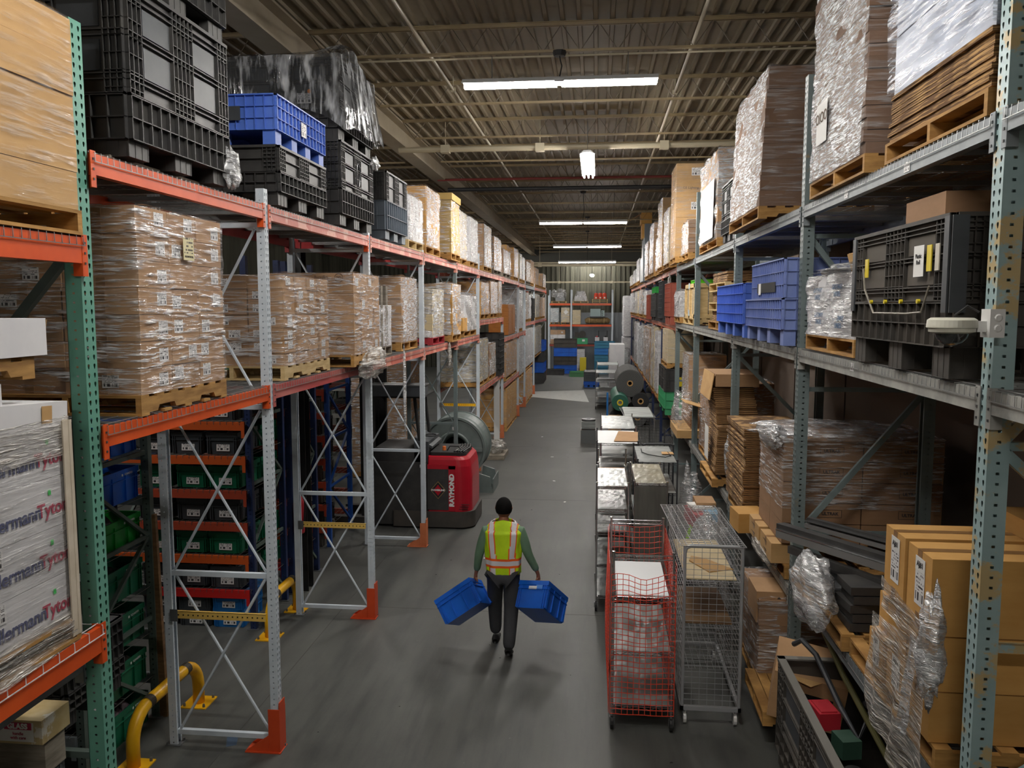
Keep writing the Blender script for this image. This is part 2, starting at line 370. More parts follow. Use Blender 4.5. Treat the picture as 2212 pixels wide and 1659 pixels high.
def frame(label, x, y, side, h, m, depth=1.03, guard=None, style='X', m2=None, hole='round', levels=(.12, 1.6, 3.1, 4.65), group=None, h2=None, name='upright_frame', ps=1):
    """upright frame; local +x is the aisle side"""
    t = thing(name, label, 'rack frame', (x, y, 0), (0, 0, 0 if side > 0 else PI), group)
    m2 = m2 or m
    for o in (obj('post', post_mesh(h, m, hole), t), obj('post', post_mesh(h2 or h, m2, hole), t, (-depth, 0, 0), (0, 0, PI))): o.scale = (ps, ps, 1)
    for px in (-.036, -depth + .036):
        b = MB().box(px - .07, px + .07, -.06, .06, 0, .008)
        for sx in (-.055, .055): b.lathe([(.011, .008), (.011, .03), (.0, .03)], 6, c=(px + sx, .045 if sx > 0 else -.045, 0))
        part('base_plate', b, STEEL, t)
    x0, x1 = -PD + .005, -depth + PD - .005
    if style == 'X':
        for z in levels: part('cross_brace', MB().box(x1, x0, -.02, .02, z - .022, z + .022), m2, t)
        for za, zb in zip(levels[:-1], levels[1:]):
            part('diagonal_brace', MB().tube([(x0 - .03, .012, za + .03), (x1 + .03, .012, zb - .03)], .013, 6), m2, t)
            part('diagonal_brace', MB().tube([(x1 + .03, -.012, za + .03), (x0 - .03, -.012, zb - .03)], .013, 6), m2, t)
    else:
        for z in levels: part('cross_brace', MB().box(x1, x0, -.02, .02, z - .02, z + .02), m2, t)
        for i, (za, zb) in enumerate(zip(levels[:-1], levels[1:])):
            A, B = ((x0, 0, za), (x1, 0, zb)) if (i % 2 == 0) == (style == 'Z') else ((x1, 0, za), (x0, 0, zb))
            part('diagonal_brace', MB().bar(A, B, .04, .05), m2, t)
    if guard:
        b = MB().box(.012, .02, -.062, .062, .0, .46).box(-.085, .02, -.07, -.062, 0, .40).box(-.085, .02, .062, .07, 0, .40)
        b.box(-.30, .03, -.09, .075, 0, .010)
        b.prism([(-.30, .01), (-.085, .01), (-.085, .16)], 'y', -.075, -.067); b.prism([(-.30, .01), (-.085, .01), (-.085, .16)], 'y', .067, .075)
        part('foot_guard', b, guard, t)
    return t
def beam(label, x, y0, y1, z, side, m, hgt=.115, group=None, clip=None, inner=False):
    """horizontal beam in the plane x, top edge at z"""
    t = thing('rack_beam', label, 'rack beam', (x, y0, z), (0, 0, 0), group); L = y1 - y0; s = side
    b = MB(); a0, a1 = sorted((.008 * s, -.045 * s)); c0, c1 = sorted((.008 * s, -.02 * s))
    b.box(a0, a1, .03, L - .03, -hgt, -.038); b.box(c0, c1, .03, L - .03, -.038, 0)
    part('beam_rail', b, m, t)
    for yy in (.0, L):
        sg = 1 if yy == 0 else -1
        b = MB(); p0, p1 = sorted((.0095 * s, .004 * s)); ya, yb = sorted((yy - .004 * sg, yy + .042 * sg))
        b.box(p0, p1, ya, yb, -hgt - .07, .015); q0, q1 = sorted((.0095 * s, -.045 * s)); ya, yb = sorted((yy + .040 * sg, yy + .044 * sg)); b.box(q0, q1, ya, yb, -hgt - .07, .015)
        b.k = 1
        for zz in (-.03, -.085, -.14):
            p0, p1 = sorted((.0095 * s, .0135 * s)); b.box(p0, p1, yy + .02 * sg - .006, yy + .02 * sg + .006, zz - .006, zz + .006)
        part('end_connector', b, [clip or m, STEELD], t)
    return t
def deck(label, x, y0, y1, z, side, depth=1.03, m=None, group=None, pitch=.06):
    """wire deck lying on the two beams with its waterfall edge over the aisle beam"""
    s = side; m = m or WIRE; L = y1 - y0; k = ('deck', round(L, 2), side, round(depth, 2), m.name, pitch)
    def mk():
        b = MB(); n = int(L / pitch); r = .0032
        for i in range(n + 1):
            y = .01 + (L - .02) * i / n
            b.tube([(-depth * s, y, .006), (.016 * s, y, .006), (.016 * s, y, -.045)], r, 4, False)
        for j in range(9):
            xx = -depth * s + (depth - .02) * s * j / 8; b.tube([(xx, .0, .012), (xx, L, .012)], r, 4, False)
        b.tube([(.02 * s, 0, -.045), (.02 * s, L, -.045)], r, 4, False)
        for f in (.18, .5, .82): a, c = sorted((-.03 * s, (-depth + .03) * s)); b.box(a, c, L * f - .02, L * f + .02, -.03, .0)
        return b.mesh('wire_deck', m)
    return thing('wire_deck', label, 'wire deck', (x, y0, z), group=group, me=cached(k, mk))
def rail_row(side, x, ys, z, mlist, what, decks=True, depth=1.03, hgt=.115, back=True, cnt=0, dm=None, clips=None):
    sd = 'left' if side > 0 else 'right'
    for i in range(len(ys) - 1):
        y0, y1 = ys[i] , ys[i + 1]; m, nm = mlist[min(i, len(mlist) - 1)]
        k = ORD[i + cnt]
        beam('%s aisle-side beam, %s level, %s bay of the %s row' % (nm, what, k, sd), x, y0 + PW / 2, y1 - PW / 2, z, side, m, hgt, clip=clips[i] if clips else None)
        if back: beam('rear beam of the %s row, %s level, %s bay' % (sd, what, k), x - side * depth, y0 + PW / 2, y1 - PW / 2, z, -side, RAIL_X if side > 0 and i > 0 else m, hgt)
        if decks:
            L = (y1 - y0 - PW) / 2
            for j in (0, 1):
                deck('%s wire deck on the %s level, %s bay of the %s row' % ('near' if j == 0 else 'far', what, k, sd), x, y0 + PW / 2 + j * L + .02, y0 + PW / 2 + (j + 1) * L - .02, z, side, depth, dm, pitch=.06 if y0 < 14 else .12)
ORD = ['first', 'second', 'third', 'fourth', 'fifth', 'sixth', 'seventh', 'eighth', 'ninth', 'tenth', 'eleventh', 'twelfth', 'thirteenth']

# ------------------------------------------------------------------ pallets, cartons, wrapped loads
PALN = [0]
def pallet(label, x0, x1, y0, y1, z, along='x', m=None, detail=True, group=None, h=.13):
    m = m or PINE; t = thing('pallet', label, 'pallet', (x0, y0, z), group=group); W, L = x1 - x0, y1 - y0
    def P(a0, a1, b0, b1, z0, z1):      # a = along stringers, b = across
        return (a0, a1, b0, b1, z0, z1) if along == 'x' else (b0, b1, a0, a1, z0, z1)
    A, B = (W, L) if along == 'x' else (L, W)
    pcs = []
    for f in (0, .5, 1):
        b0 = f * (B - .038); pcs.append(('stringer', P(0, A, b0, b0 + .038, .018, h - .018), 1))
    n = 7 if detail else 5
    for i in range(n):
        a0 = i * (A - .09) / (n - 1); pcs.append(('deck_board', P(a0, a0 + .09, 0, B, h - .018, h), 0))
    for i in range(5 if detail else 3):
        k = 4 if detail else 2
        a0 = i * (A - .09) / k; pcs.append(('bottom_board', P(a0, a0 + .09, 0, B, 0, .018), 0))
    if detail:
        for nm, q, notch in pcs:
            dx, dy, dz = q[1] - q[0], q[3] - q[2], q[5] - q[4]
            if notch:
                def mk():
                    l = A; pr = [(0, 0), (l * .16, 0), (l * .18, .035), (l * .34, .035), (l * .36, 0), (l * .64, 0), (l * .66, .035), (l * .82, .035), (l * .84, 0), (l, 0), (l, dz), (0, dz)]
                    b = MB()
                    if along == 'x': b.prism(pr, 'y', 0, dy)
                    else: b.prism(pr, 'x', 0, dx)
                    return b.mesh('stringer', m)
                obj(nm, cached(('str', round(A, 2), along, m.name, h), mk), t, (q[0], q[2], q[4]))
            else: obj(nm, boxme(dx, dy, dz, m, 'board'), t, (q[0], q[2], q[4]))
    else:
        for nm in ('stringer', 'deck_board', 'bottom_board'):
            b = MB()
            for n2, q, _ in pcs:
                if n2 == nm: b.box(*q)
            part(nm + 's', b, m, t)
    return t
def carton_me(dx, dy, dz, m, tape=None, flap=False):
    def mk():
        b = MB(); g = .003; b.box(g, dx - g, g, dy - g, 0, dz - .003); e = .0015
        if tape:
            b.k = 1; c0, c1 = (dy / 2 - .03, dy / 2 + .03) if tape == 'x' else (dx / 2 - .03, dx / 2 + .03); dd = min(.09, dz * .45)
            if tape == 'x':
                b.box(g - e, dx - g + e, c0, c1, dz - .004, dz - .003 + e)
                b.box(g - e, g, c0, c1, dz - dd, dz - .003); b.box(dx - g, dx - g + e, c0, c1, dz - dd, dz - .003)
                b.box(g - e, g, c0, c1, 0, dd * .8); b.box(dx - g, dx - g + e, c0, c1, 0, dd * .8)
            else:
                b.box(c0, c1, g - e, dy - g + e, dz - .004, dz - .003 + e)
                b.box(c0, c1, g - e, g, dz - dd, dz - .003); b.box(c0, c1, g - e, g, 0, dd * .8)
        return b.mesh('carton', [m, TAPE])
    return cached(('ct', round(dx, 3), round(dy, 3), round(dz, 3), m.name, tape), mk)
def wrap_mesh(W, L, H, m, amp=.014, skirt=0, off=.012, seed=0, res=.055, top=True, lean=(0, 0), z0=0.0, bulge=0):
    """stretch film shell round a W x L x H load, creased"""
    b = MB(); per = 2 * (W + L)
    nu = max(16, int(per / res)); nv = max(6, int((H - z0) / res))
    cs = [(0, 0), (W, 0), (W, L), (0, L)]
    def base(u):
        s = (u % 1.0) * per
        for (ax, ay), (bx, by) in zip(cs, cs[1:] + cs[:1]):
            d = abs(bx - ax) + abs(by - ay)
            if s <= d: f = s / d; return ax + (bx - ax) * f, ay + (by - ay) * f
            s -= d
        return cs[0]
    def fn(u, v):
        x, y = base(u); z = z0 + (H - z0) * v
        nx, ny = x - W / 2, y - L / 2; k = max(abs(nx) / (W / 2), abs(ny) / (L / 2))
        ux, uy = nx / (W / 2), ny / (L / 2); l = math.hypot(ux, uy)
        q = noise.noise(Vector((x * 2.2 + seed, y * 2.2, z * 7 + (x + y) * 2.5))) + .6 * noise.noise(Vector((x * 6 + seed, y * 6, z * 17)))
        d = off + amp * max(-.6, q) + bulge * math.sin(PI * v)
        if v <= 0: d += skirt
        return (x + ux / l * d + lean[0] * v, y + uy / l * d + lean[1] * v, z)
    b.grid(nu, nv, fn)
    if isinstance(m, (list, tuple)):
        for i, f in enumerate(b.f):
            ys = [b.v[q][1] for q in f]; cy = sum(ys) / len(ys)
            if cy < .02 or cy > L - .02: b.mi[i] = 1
    if top:
        def ft(u, v):
            x, y = W * u, L * v; return (x + lean[0], y + lean[1], H + .006 + abs(noise.noise(Vector((x * 5 + seed, y * 5, 3)))) * amp * 1.6)
        b.grid(max(3, int(W / .12)), max(3, int(L / .12)), ft)
    return b.mesh('stretch_film', m, True)
LN = [0]
def load(label, x0, x1, y0, y1, z0, z1, rows, nx, ny, m, side=1, fm=FILMM, pal='x', pm=None, det=None, stick=.5, amp=.014, sm=None, group=None, lean=(0, 0), print_=None, caps=None, tape='x', wz=0, cat='wrapped load', name='wrapped_pallet_load', jit=.006, palabel=None, skipfilm=False, face=True):
    """stretch-wrapped cartons on their own pallet (the pallet is a thing of its own)"""
    LN[0] += 1; R = random.Random(LN[0] * 7 + 3)
    det = det if det is not None else y0 < 16
    if pal:
        pallet(palabel or ('pallet under the ' + label), x0 + .0, x1, y0 - .02, y1 + .02, z0, pal, pm, det); z0 += .131
    t = thing(name, label, cat, (x0, y0, z0), group=group); W, L, H = x1 - x0, y1 - y0, z1 - z0
    hs = rows if isinstance(rows, (list, tuple)) else [1] * rows
    tot = sum(hs); z = 0; ms = m if isinstance(m, (list, tuple)) else [m]
    for i, h in enumerate(hs):
        dz = H * h / tot; f = (z + dz / 2) / H
        for a in range(nx):
            for c in range(ny):
                if nx > 2 and 0 < a < nx - 1 and 0 < c < ny - 1 and i < len(hs) - 1: continue
                dx, dy = W / nx, L / ny
                o = obj('carton', carton_me(dx, dy, dz, ms[(i + (a + c) * (len(ms) > 2)) % len(ms)], tape), t,
                        (a * dx + lean[0] * f + R.uniform(-jit, jit), c * dy + lean[1] * f + R.uniform(-jit, jit), z))
                ax = a == (nx - 1 if side > 0 else 0)
                if ax and stick and R.random() < stick:
                    w_ = min(.11, dy * .4); hh = min(.085, dz * .6)
                    sticker(o, w_, hh, sm or R.choice(LBL), (dx - .0005 if side > 0 else .0005, R.choice((.24, .72)) * dy, dz * R.uniform(.42, .62)), ON_PX if side > 0 else ON_MX)
                if c == 0 and stick and R.random() < stick * .6 and dx > .2:
                    sticker(o, min(.11, dx * .35), min(.08, dz * .6), sm or R.choice(LBL), (dx * R.choice((.3, .6)), .0005, dz * .5), ON_MY)
        z += dz
    if not skipfilm:
        if fm is FILMS: fm = [FILMS, FILMT if side < 0 else FILMM]  # brighter film on aisle faces paints in lamp reflections; end faces stay thin
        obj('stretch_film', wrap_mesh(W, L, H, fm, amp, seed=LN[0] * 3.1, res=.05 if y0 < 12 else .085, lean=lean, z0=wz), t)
    return t

# ------------------------------------------------------------------ ribbed containers
def ribwall(b, L, H, d, nu, nv, t=.006, frame=.03, skip=None):
    """wall in local x (0..L), z (0..H); outside towards -y; ribs stand d proud of the skin"""
    b.box(0, L, -.004, 0, 0, H)
    us = nu if isinstance(nu, (list, tuple)) else [i / nu for i in range(nu + 1)]
    vs = nv if isinstance(nv, (list, tuple)) else [i / nv for i in range(nv + 1)]
    for u in us:
        x = t / 2 + (L - t) * u; b.box(x - t / 2, x + t / 2, -d, -.004, 0, H)
    for v in vs:
        z = t / 2 + (H - t) * v; b.box(0, L, -d, -.004, z - t / 2, z + t / 2)
def place(src, dst, M):
    o = len(dst.v); dst.v += [tuple(M @ Vector(p)) for p in src.v]; dst.f += [tuple(i + o for i in f) for f in src.f]; dst.mi += [dst.k] * len(src.f)
def side_mats(W, L):
    """transforms for walls facing -y, +x, +y, -x of a W x L footprint"""
    return [(W, Matrix.Identity(4)), (L, Matrix.Translation((W, 0, 0)) @ Matrix.Rotation(PI / 2, 4, 'Z')),
            (W, Matrix.Translation((W, L, 0)) @ Matrix.Rotation(PI, 4, 'Z')), (L, Matrix.Translation((0, L, 0)) @ Matrix.Rotation(-PI / 2, 4, 'Z'))]
def bulk(label, x0, x1, y0, y1, z0, z1, m, dens=.09, base=.14, low=.28, doors=True, lidm=None, group=None, basem=None, open_top=False, cat='bulk container', name='bulk_container', stk=None, det=True):
    """collapsible ribbed container: feet, base tray, four walls with drop doors"""
    t = thing(name, label, cat, (x0, y0, z0), group=group); W, L, H = x1 - x0, y1 - y0, z1 - z0; bm = basem or m
    fw = min(.22, W * .24)
    def footme():
        b = MB().box(.012, fw - .012, .012, fw - .012, .012, base * .8)
        for q in (.004, fw / 3, fw * 2 / 3, fw - .010): b.box(q, q + .006, .002, fw - .002, .0, base * .8); b.box(.002, fw - .002, q, q + .006, .0, base * .8)
        return b.mesh('foot', bm)
    for fx in (0, W * .5 - fw / 2, W - fw):
        for fy in (0, L * .5 - fw / 2, L - fw): obj('foot', cached(('foot', round(fw, 3), base, bm.name), footme), t, (fx, fy, 0))
    for fy in (0, L * .5 - fw / 2, L - fw): part('runner', MB().box(.01, W - .01, fy + .01, fy + fw - .01, 0, .014), bm, t)
    for Ls, M in side_mats(W, L):
        n = max(4, round(Ls / dens)); c = MB(); s = MB()
        zl = (H - base * .8) * low
        ribwall(s, Ls, zl, .03, n, 2); place(s, c, Matrix.Translation((0, 0, base * .8)) @ Matrix.Identity(4)) ; d = MB(); place(c, d, M)
        part('base_tray', d, bm, t)
        s = MB(); hh = H - base * .8 - zl - .006
        if doors:
            us = [0, .035, .075, .11, .40, .44, .48, .52, .56, .60, .89, .925, .965, 1]; vs = [0, .12, .17, .5, .55, .84, .9, 1] if det else [0, .5, 1]
            s.box(0, Ls, -.004, 0, 0, hh); e = .006
            for u in us: x = e / 2 + (Ls - e) * u; s.box(x - e / 2, x + e / 2, -.026, -.004, 0, hh)
            for v in vs: z = e / 2 + (hh - e) * v; s.box(0, Ls, -.026, -.004, z - e / 2, z + e / 2)
            for k in range(6):
                for (ua, ub) in ((0, .11), (.40, .60), (.89, 1)):
                    z = hh * (.05 + .15 * k); s.box(Ls * ua, Ls * ub, -.026, -.004, z - .002, z + .002)
        else: ribwall(s, Ls, hh, .026, n, max(3, round(hh / .13)))
        s.box(0, Ls, -.032, -.002, hh - .022, hh)
        c = MB(); place(s, c, Matrix.Translation((0, 0, base * .8 + zl + .006))); d = MB(); place(c, d, M)
        part('wall_panel', d, m, t)
        if doors and det:
            for ua, ub in ((.14, .38), (.62, .86)):
                for va, vb in ((.20, .47), (.58, .81)):
                    s = MB().box(Ls * ua, Ls * ub, -.012, -.004, hh * va, hh * vb)
                    c = MB(); place(s, c, Matrix.Translation((0, 0, base * .8 + zl + .006))); d = MB(); place(c, d, M)
                    part('door_panel', d, stk or DKGP, t)
    b = MB().box(.01, W - .01, .01, L - .01, base * .8, base * .8 + .01)
    part('floor_panel', b, m, t)
    if not open_top: part('lid', MB().box(.0, W, .0, L, H - .012, H), lidm or m, t)
    return t
def crate(label, x0, x1, y0, y1, z0, z1, m, nu=12, nv=3, feet=.0, group=None, lidm=None, name='crate', cat='crate', nw=None, hole=None):
    """ribbed plastic box, ribs in a plain grid, optionally on pallet feet"""
    t = thing(name, label, cat, (x0, y0, z0), group=group); W, L, H = x1 - x0, y1 - y0, z1 - z0
    if feet:
        for fx in (0, W * .5 - .06, W - .12):
            for fy in (0, L * .36 - .07, L * .64 - .07, L - .14): obj('foot', boxme(.114, .134, feet, m, 'foot'), t, (fx + .003, fy + .003, 0))
    for Ls, M in side_mats(W, L):
        s = MB(); n = max(3, round(nu * Ls / max(W, L))); ribwall(s, Ls, H - feet, .022, n, nv, .005); s.box(0, Ls, -.028, 0, H - feet - .012, H - feet)
        c = MB(); place(s, c, Matrix.Translation((0, 0, feet))); d = MB(); place(c, d, M); part('side_wall', d, m, t)
    part('floor_panel', MB().box(.003, W - .003, .003, L - .003, feet, feet + .012), m, t)
    if lidm: part('lid', MB().box(0, W, 0, L, H - .012, H + .004), lidm, t)
    return t
def tote(label, loc, m, W=.4, L=.6, H=.27, rz=0, group=None, lab=None, labw=True, fill=None, mini=False, rot=None, hole=False):
    """stackable tote, W across its labelled end (end faces local -y), L deep, with rim, corner ribs and a sticker"""
    t = thing('storage_tote', label, 'tote', loc, rot or (0, 0, rz), group)
    def mk():
        b = MB(); tp = .018
        def ring(i, z): return [(-W / 2 + i, i, z), (W / 2 - i, i, z), (W / 2 - i, L - i, z), (-W / 2 + i, L - i, z)]
        Rr = [ring(tp, 0), ring(.008, H - .05), ring(-.0, H - .05), ring(-.0, H), ring(.012, H), ring(.02, H - .05), ring(tp + .008, .008)]
        vs = [p for r in Rr for p in r]; fs = [(3, 2, 1, 0)]
        for k in range(len(Rr) - 1):
            for j in range(4): a = k * 4 + j; c = k * 4 + (j + 1) % 4; fs.append((a, c, c + 4, a + 4))
        e = (len(Rr) - 1) * 4; fs.append((e, e + 1, e + 2, e + 3)); b.add(vs, fs)
        for Ls, M in side_mats(W, L):
            s = MB()
            for u in ((.06, .12, .88, .94) if Ls < .5 else (.05, .1, .33, .66, .9, .95)): s.box(Ls * u - .004, Ls * u + .004, -.002, .016, .012, H - .05)
            s.box(.01, Ls - .01, -.004, .012, H - .095, H - .088)
            place(s, b, Matrix.Translation((-W / 2, 0, 0)) @ M)
        b.box(-.055, .055, -.001, .004, H - .042, H - .012)
        return b.mesh('tote_body', m)
    obj('tote_body', cached(('tote', W, L, H, m.name), mk), t)
    if hole: part('hand_hole', MB().box(-.05, .05, -.004, .0, H - .1, H - .065), WHT, t)
    if lab is not False: sticker(t, .165, .105, lab or LBL[0], (0.01, .0105, H * .36), (PI / 2 - .06, 0, 0))
    if fill:
        b = MB(); sd = RN.random() * 50
        b.grid(10, 12, lambda u, v: (-W / 2 + .03 + (W - .06) * u, .03 + (L - .06) * v, H * .72 + noise.noise(Vector((u * 5 + sd, v * 6, 0))) * .07 - (.05 if u in (0, 1) or v in (0, 1) else 0)))
        part('contents', b, fill, t, smooth=False)
    return t
def crumple(label, c, sz, m, cat='plastic film', name='crumpled_film', seed=0, parent=None, n=26, amp=.28, f=2.4):
    """crumpled film: a creased closed sheet"""
    b = MB(); cx, cy, cz = (0, 0, 0) if not parent else c
    def fn(u, v):
        th = 2 * PI * u; ph = PI * v; d = Vector((math.sin(ph) * math.cos(th), math.sin(ph) * math.sin(th), math.cos(ph)))
        k = 1 + amp * noise.noise(d * f + Vector((seed, 0, 0))) + amp * .8 * abs(noise.noise(d * f * 2.7 + Vector((0, seed, 0)))) 
        return (cx + d.x * k * sz[0], cy + d.y * k * sz[1], cz + d.z * k * sz[2])
    b.grid(n, n // 2 + 3, fn)
    if parent: return part(name, b, m, parent, smooth=True)
    return thing(name, label, cat, c, me=b.mesh(name, m, True))
def flatstack(label, x0, x1, y0, y1, z0, z1, m, pitch=.03, side=1, name='flattened_cartons', jit=.012, lean=(0, 0), hidden=False):
    """stack of flattened cartons, every bundle a sheet of its own"""
    t = thing(name, label, 'flattened cartons', (x0, y0, z0)); n = max(2, int((z1 - z0) / pitch)); R = random.Random(n)
    W, L = x1 - x0, y1 - y0; dz = (z1 - z0) / n
    me = [cached(('flat', round(W, 2), round(L, 2), round(dz, 3), m.name, q), lambda: MB().box(0, W, 0, L, .0015, dz - .0015).mesh('cardboard_sheet', m)) for q in (0,)]
    for i in range(n):
        f = i / n; obj('cardboard_sheet', me[0], t, (R.uniform(-jit, jit) + lean[0] * f, R.uniform(-jit, jit) + lean[1] * f, i * dz), (0, 0, R.uniform(-.006, .006)))
    return t
def carton(label, x0, x1, y0, y1, z0, z1, m, rot=(0, 0, 0), tape='x', name='carton', cat='carton', group=None):
    t = thing(name, label, cat, (x0, y0, z0), rot, group, me=carton_me(x1 - x0, y1 - y0, z1 - z0, m, tape)); return t
def caster(b, x, y, r=.062):
    b.k = 1; b.lathe([(0, -.016), (r * .55, -.016), (r, -.014), (r, .014), (r * .55, .016), (0, .016)], 12, 'x', (x, y, r)); b.k = 0
    b.box(x - .024, x + .024, y - .02, y + .02, r * 1.75, r * 1.9); b.box(x - .024, x - .019, y - .018, y + .018, r * .8, r * 1.8); b.box(x + .019, x + .024, y - .018, y + .018, r * .8, r * 1.8)
    b.tube([(x, y, r * 1.8), (x, y, r * 2.3)], .012, 6)
# ------------------------------------------------------------------ the building
def floor_mat():
    t = NT('worn concrete floor'); b = t.n('ShaderNodeBsdfPrincipled', Roughness=.5); b.inputs['Specular IOR Level'].default_value = .4
    v = t.coords('Object'); a = t.noise(v, .35, 5, .6); c = t.ramp(a, [(.3, hexc('434441')), (.5, hexc('4d4e4b')), (.7, hexc('575955'))])
    v2 = t.coords('Object', (1, .12, 1)); s = t.noise(v2, 3.2, 6, .7)      # tyre streaks along the aisle
    sc = t.ramp(s, [(.38, (.62, .63, .66)), (.52, (1, 1, 1)), (.72, (1.3, 1.3, 1.26))])
    m1 = t.n('ShaderNodeMix', _data_type='RGBA', _blend_type='MULTIPLY'); m1.inputs['Factor'].default_value = .8; t.l(c, m1.inputs[6]); t.l(sc, m1.inputs[7])
    v3 = t.coords('Object', (1, 1, 1)); s3 = t.noise(v3, 14, 8, .75); c3 = t.ramp(s3, [(.63, (0, 0, 0)), (.72, (1, 1, 1))])
    ml = t.n('ShaderNodeMath', _operation='MULTIPLY'); ml.inputs[1].default_value = .22; t.l(c3, ml.inputs[0])
    m2 = t.n('ShaderNodeMix', _data_type='RGBA'); t.l(ml.outputs[0], m2.inputs['Factor']); t.l(m1.outputs[2], m2.inputs[6]); m2.inputs[7].default_value = hexc('a4a59e') + (1,)
    v4 = t.coords('Object', (.5, .22, 1), (0, 0, .5)); s4 = t.noise(v4, 2.1, 6, .75); c4 = t.ramp(s4, [(.60, (0, 0, 0)), (.7, (1, 1, 1))])
    ml4 = t.n('ShaderNodeMath', _operation='MULTIPLY'); ml4.inputs[1].default_value = .35; t.l(c4, ml4.inputs[0])
    m3 = t.n('ShaderNodeMix', _data_type='RGBA'); t.l(ml4.outputs[0], m3.inputs['Factor']); t.l(m2.outputs[2], m3.inputs[6]); m3.inputs[7].default_value = hexc('3d3c3a') + (1,)
    t.l(m3.outputs[2], b.inputs['Base Color']); r = t.n('ShaderNodeMapRange'); r.inputs['To Min'].default_value = .38; r.inputs['To Max'].default_value = .7; t.l(s, r.inputs['Value']); t.l(r.outputs[0], b.inputs['Roughness'])
    t.l(t.bump(s3, .12, .01), b.inputs['Normal']); t.l(b.outputs[0], t.out.inputs[0]); return t.m
FL = floor_mat(); JNT = mat('floor joint filler', '3f3e3a', rough=.9)
fo = struct('floor', MB().box(-18, 3.75, -5, 62, -.1, 0), FL)
for i, y in enumerate((-2.2, 3.9, 10.2, 16.4, 22.7, 29, 35.2)):
    part('floor_joint', MB().box(-18, 3.7, y - .003, y + .003, 0, .0012), JNT, fo)
for x in (-8.3, -3.3):
    part('floor_joint', MB().box(x - .003, x + .003, -5, 60, 0, .0014), JNT, fo)
part('pale_floor_patch', MB().prism([(-4.6, 36.9), (-.6, 38.4), (-.3, 33.6), (-2.75, 35.2), (-4.6, 34.2)], 'z', 0, .002), mat('pale patch tone', 'b9bbb8', col2='a9aba8', rough=.6), fo)  # irregular pale area on the far floor
part('paint_mark', MB().prism([(-3.3, 6.7), (-3.22, 6.74), (-3.3, 6.98), (-3.38, 6.9)], 'z', 0, .0015), mat('old blue paint', '35485e', rough=.8), fo)
Rf = random.Random(5); fb = MB()
for i in range(46):
    x, y = Rf.uniform(-2.6, 1.2), Rf.uniform(6.2, 24); s = Rf.uniform(.006, .016); fb.prism([(x, y), (x + s * 2, y + s * .4), (x + s, y + s * 1.3)], 'z', 0, .003)
tb = thing('floor_grit', 'dark specks of grit scattered over the aisle floor', 'debris', me=fb.mesh('grit', BLK)); tb['kind'] = 'stuff'
for i, (x, y) in enumerate(((-1.75, 12.4), (-.62, 16.2), (-.9, 18.2), (-1.1, 21.2), (-1.62, 24.5))):
    thing('paper_scrap', ('white paper scrap on the floor %s' % ['in front of the walking person', 'beside the wire carts', 'in the middle of the aisle past the red truck', 'in the aisle level with the large fan', 'near the left rack past the fan'][i]), 'scrap', (x, y, .001), (0, 0, i), me=MB().prism([(0, 0), (.07, .01), (.08, .05), (.01, .04)], 'z', 0, .003).mesh('paper_scrap', PAPER))

CEIL = mat('painted roof deck', '82765f', col2='766b55', nscale=1.2, rough=.7)
JST = mat('joist paint', '93825f', col2='85755a', nscale=3, rough=.6)
b = MB(); p = .205; x = -17.5; zc = 7.49; cs = []
while x < 3.7:
    cs += [(x, zc), (x + .045, zc), (x + .055, zc + .04), (x + .195, zc + .04)]; x += p
b.add([(a, -5, z) for a, z in cs] + [(a, 60, z) for a, z in cs], [(i, i + 1, i + 1 + len(cs), i + len(cs)) for i in range(len(cs) - 1)])
ce = struct('ceiling', b, CEIL)
part('roof_slab', MB().box(-18, 3.75, -5, 60, zc + .05, zc + .2), CEIL, ce)
def joist_me(x0, x1, far):
    def mk():
        b = MB(); zt, zb = zc - .03, zc - .36
        for dy in (-.032, .012): b.box(x0, x1, dy, dy + .02, zt - .025, zt + .02)
        b.box(x0, x1, -.045, .045, zt + .012, zt + .022)
        for dy in (-.026, .006): b.box(x0 + .25, x1 - .25, dy, dy + .02, zb - .012, zb + .018)
        n = max(2, round((x1 - x0) / .47)); st = (x1 - x0) / n; pts = []
        for i in range(n):
            pts += [(x0 + i * st, 0, zt), (x0 + (i + .5) * st, 0, zb)]
        pts.append((x1, 0, zt)); b.k = 1; b.tube(pts, .009, 4 if far else 5, False)
        return b.mesh('joist', [JST, mat('joist web paint', '5e5342')])
    return cached(('jst', x0, x1, far), mk)
for i in range(23):
    y = 10.5 - 2.53 * 4 + 2.53 * i
    for (a, c) in ((-3.72, 3.7), (-17, -4.02)):
        obj('joist', joist_me(a, c, i > 9), ce, (0, y, 0))
for gx in (-3.87,):
    g = MB().box(gx - .16, gx + .16, -5, 60, 7.02, 7.05).box(gx - .16, gx + .16, -5, 60, 7.42, 7.45).box(gx - .012, gx + .012, -5, 60, 7.05, 7.42)
    part('girder', g, mat('girder paint', '9a8e79', col2='8e826d', nscale=2, rough=.6), ce)
part('girder', MB().box(-5, 3.6, 50.2, 50.5, 6.5, 7.45), mat('dark girder paint', '4b4b45', rough=.7), ce)
part('girder', MB().box(3.0, 3.3, -5, 60, 7.05, 7.45), mat('dark girder paint', '4b4b45', rough=.7), ce)
PIPE = mat('pipe cream paint', 'a89f88', rough=.5); PIPED = mat('dark pipe', '26272a', rough=.5); PIPER = mat('red pipe paint', '6b2623', rough=.5)
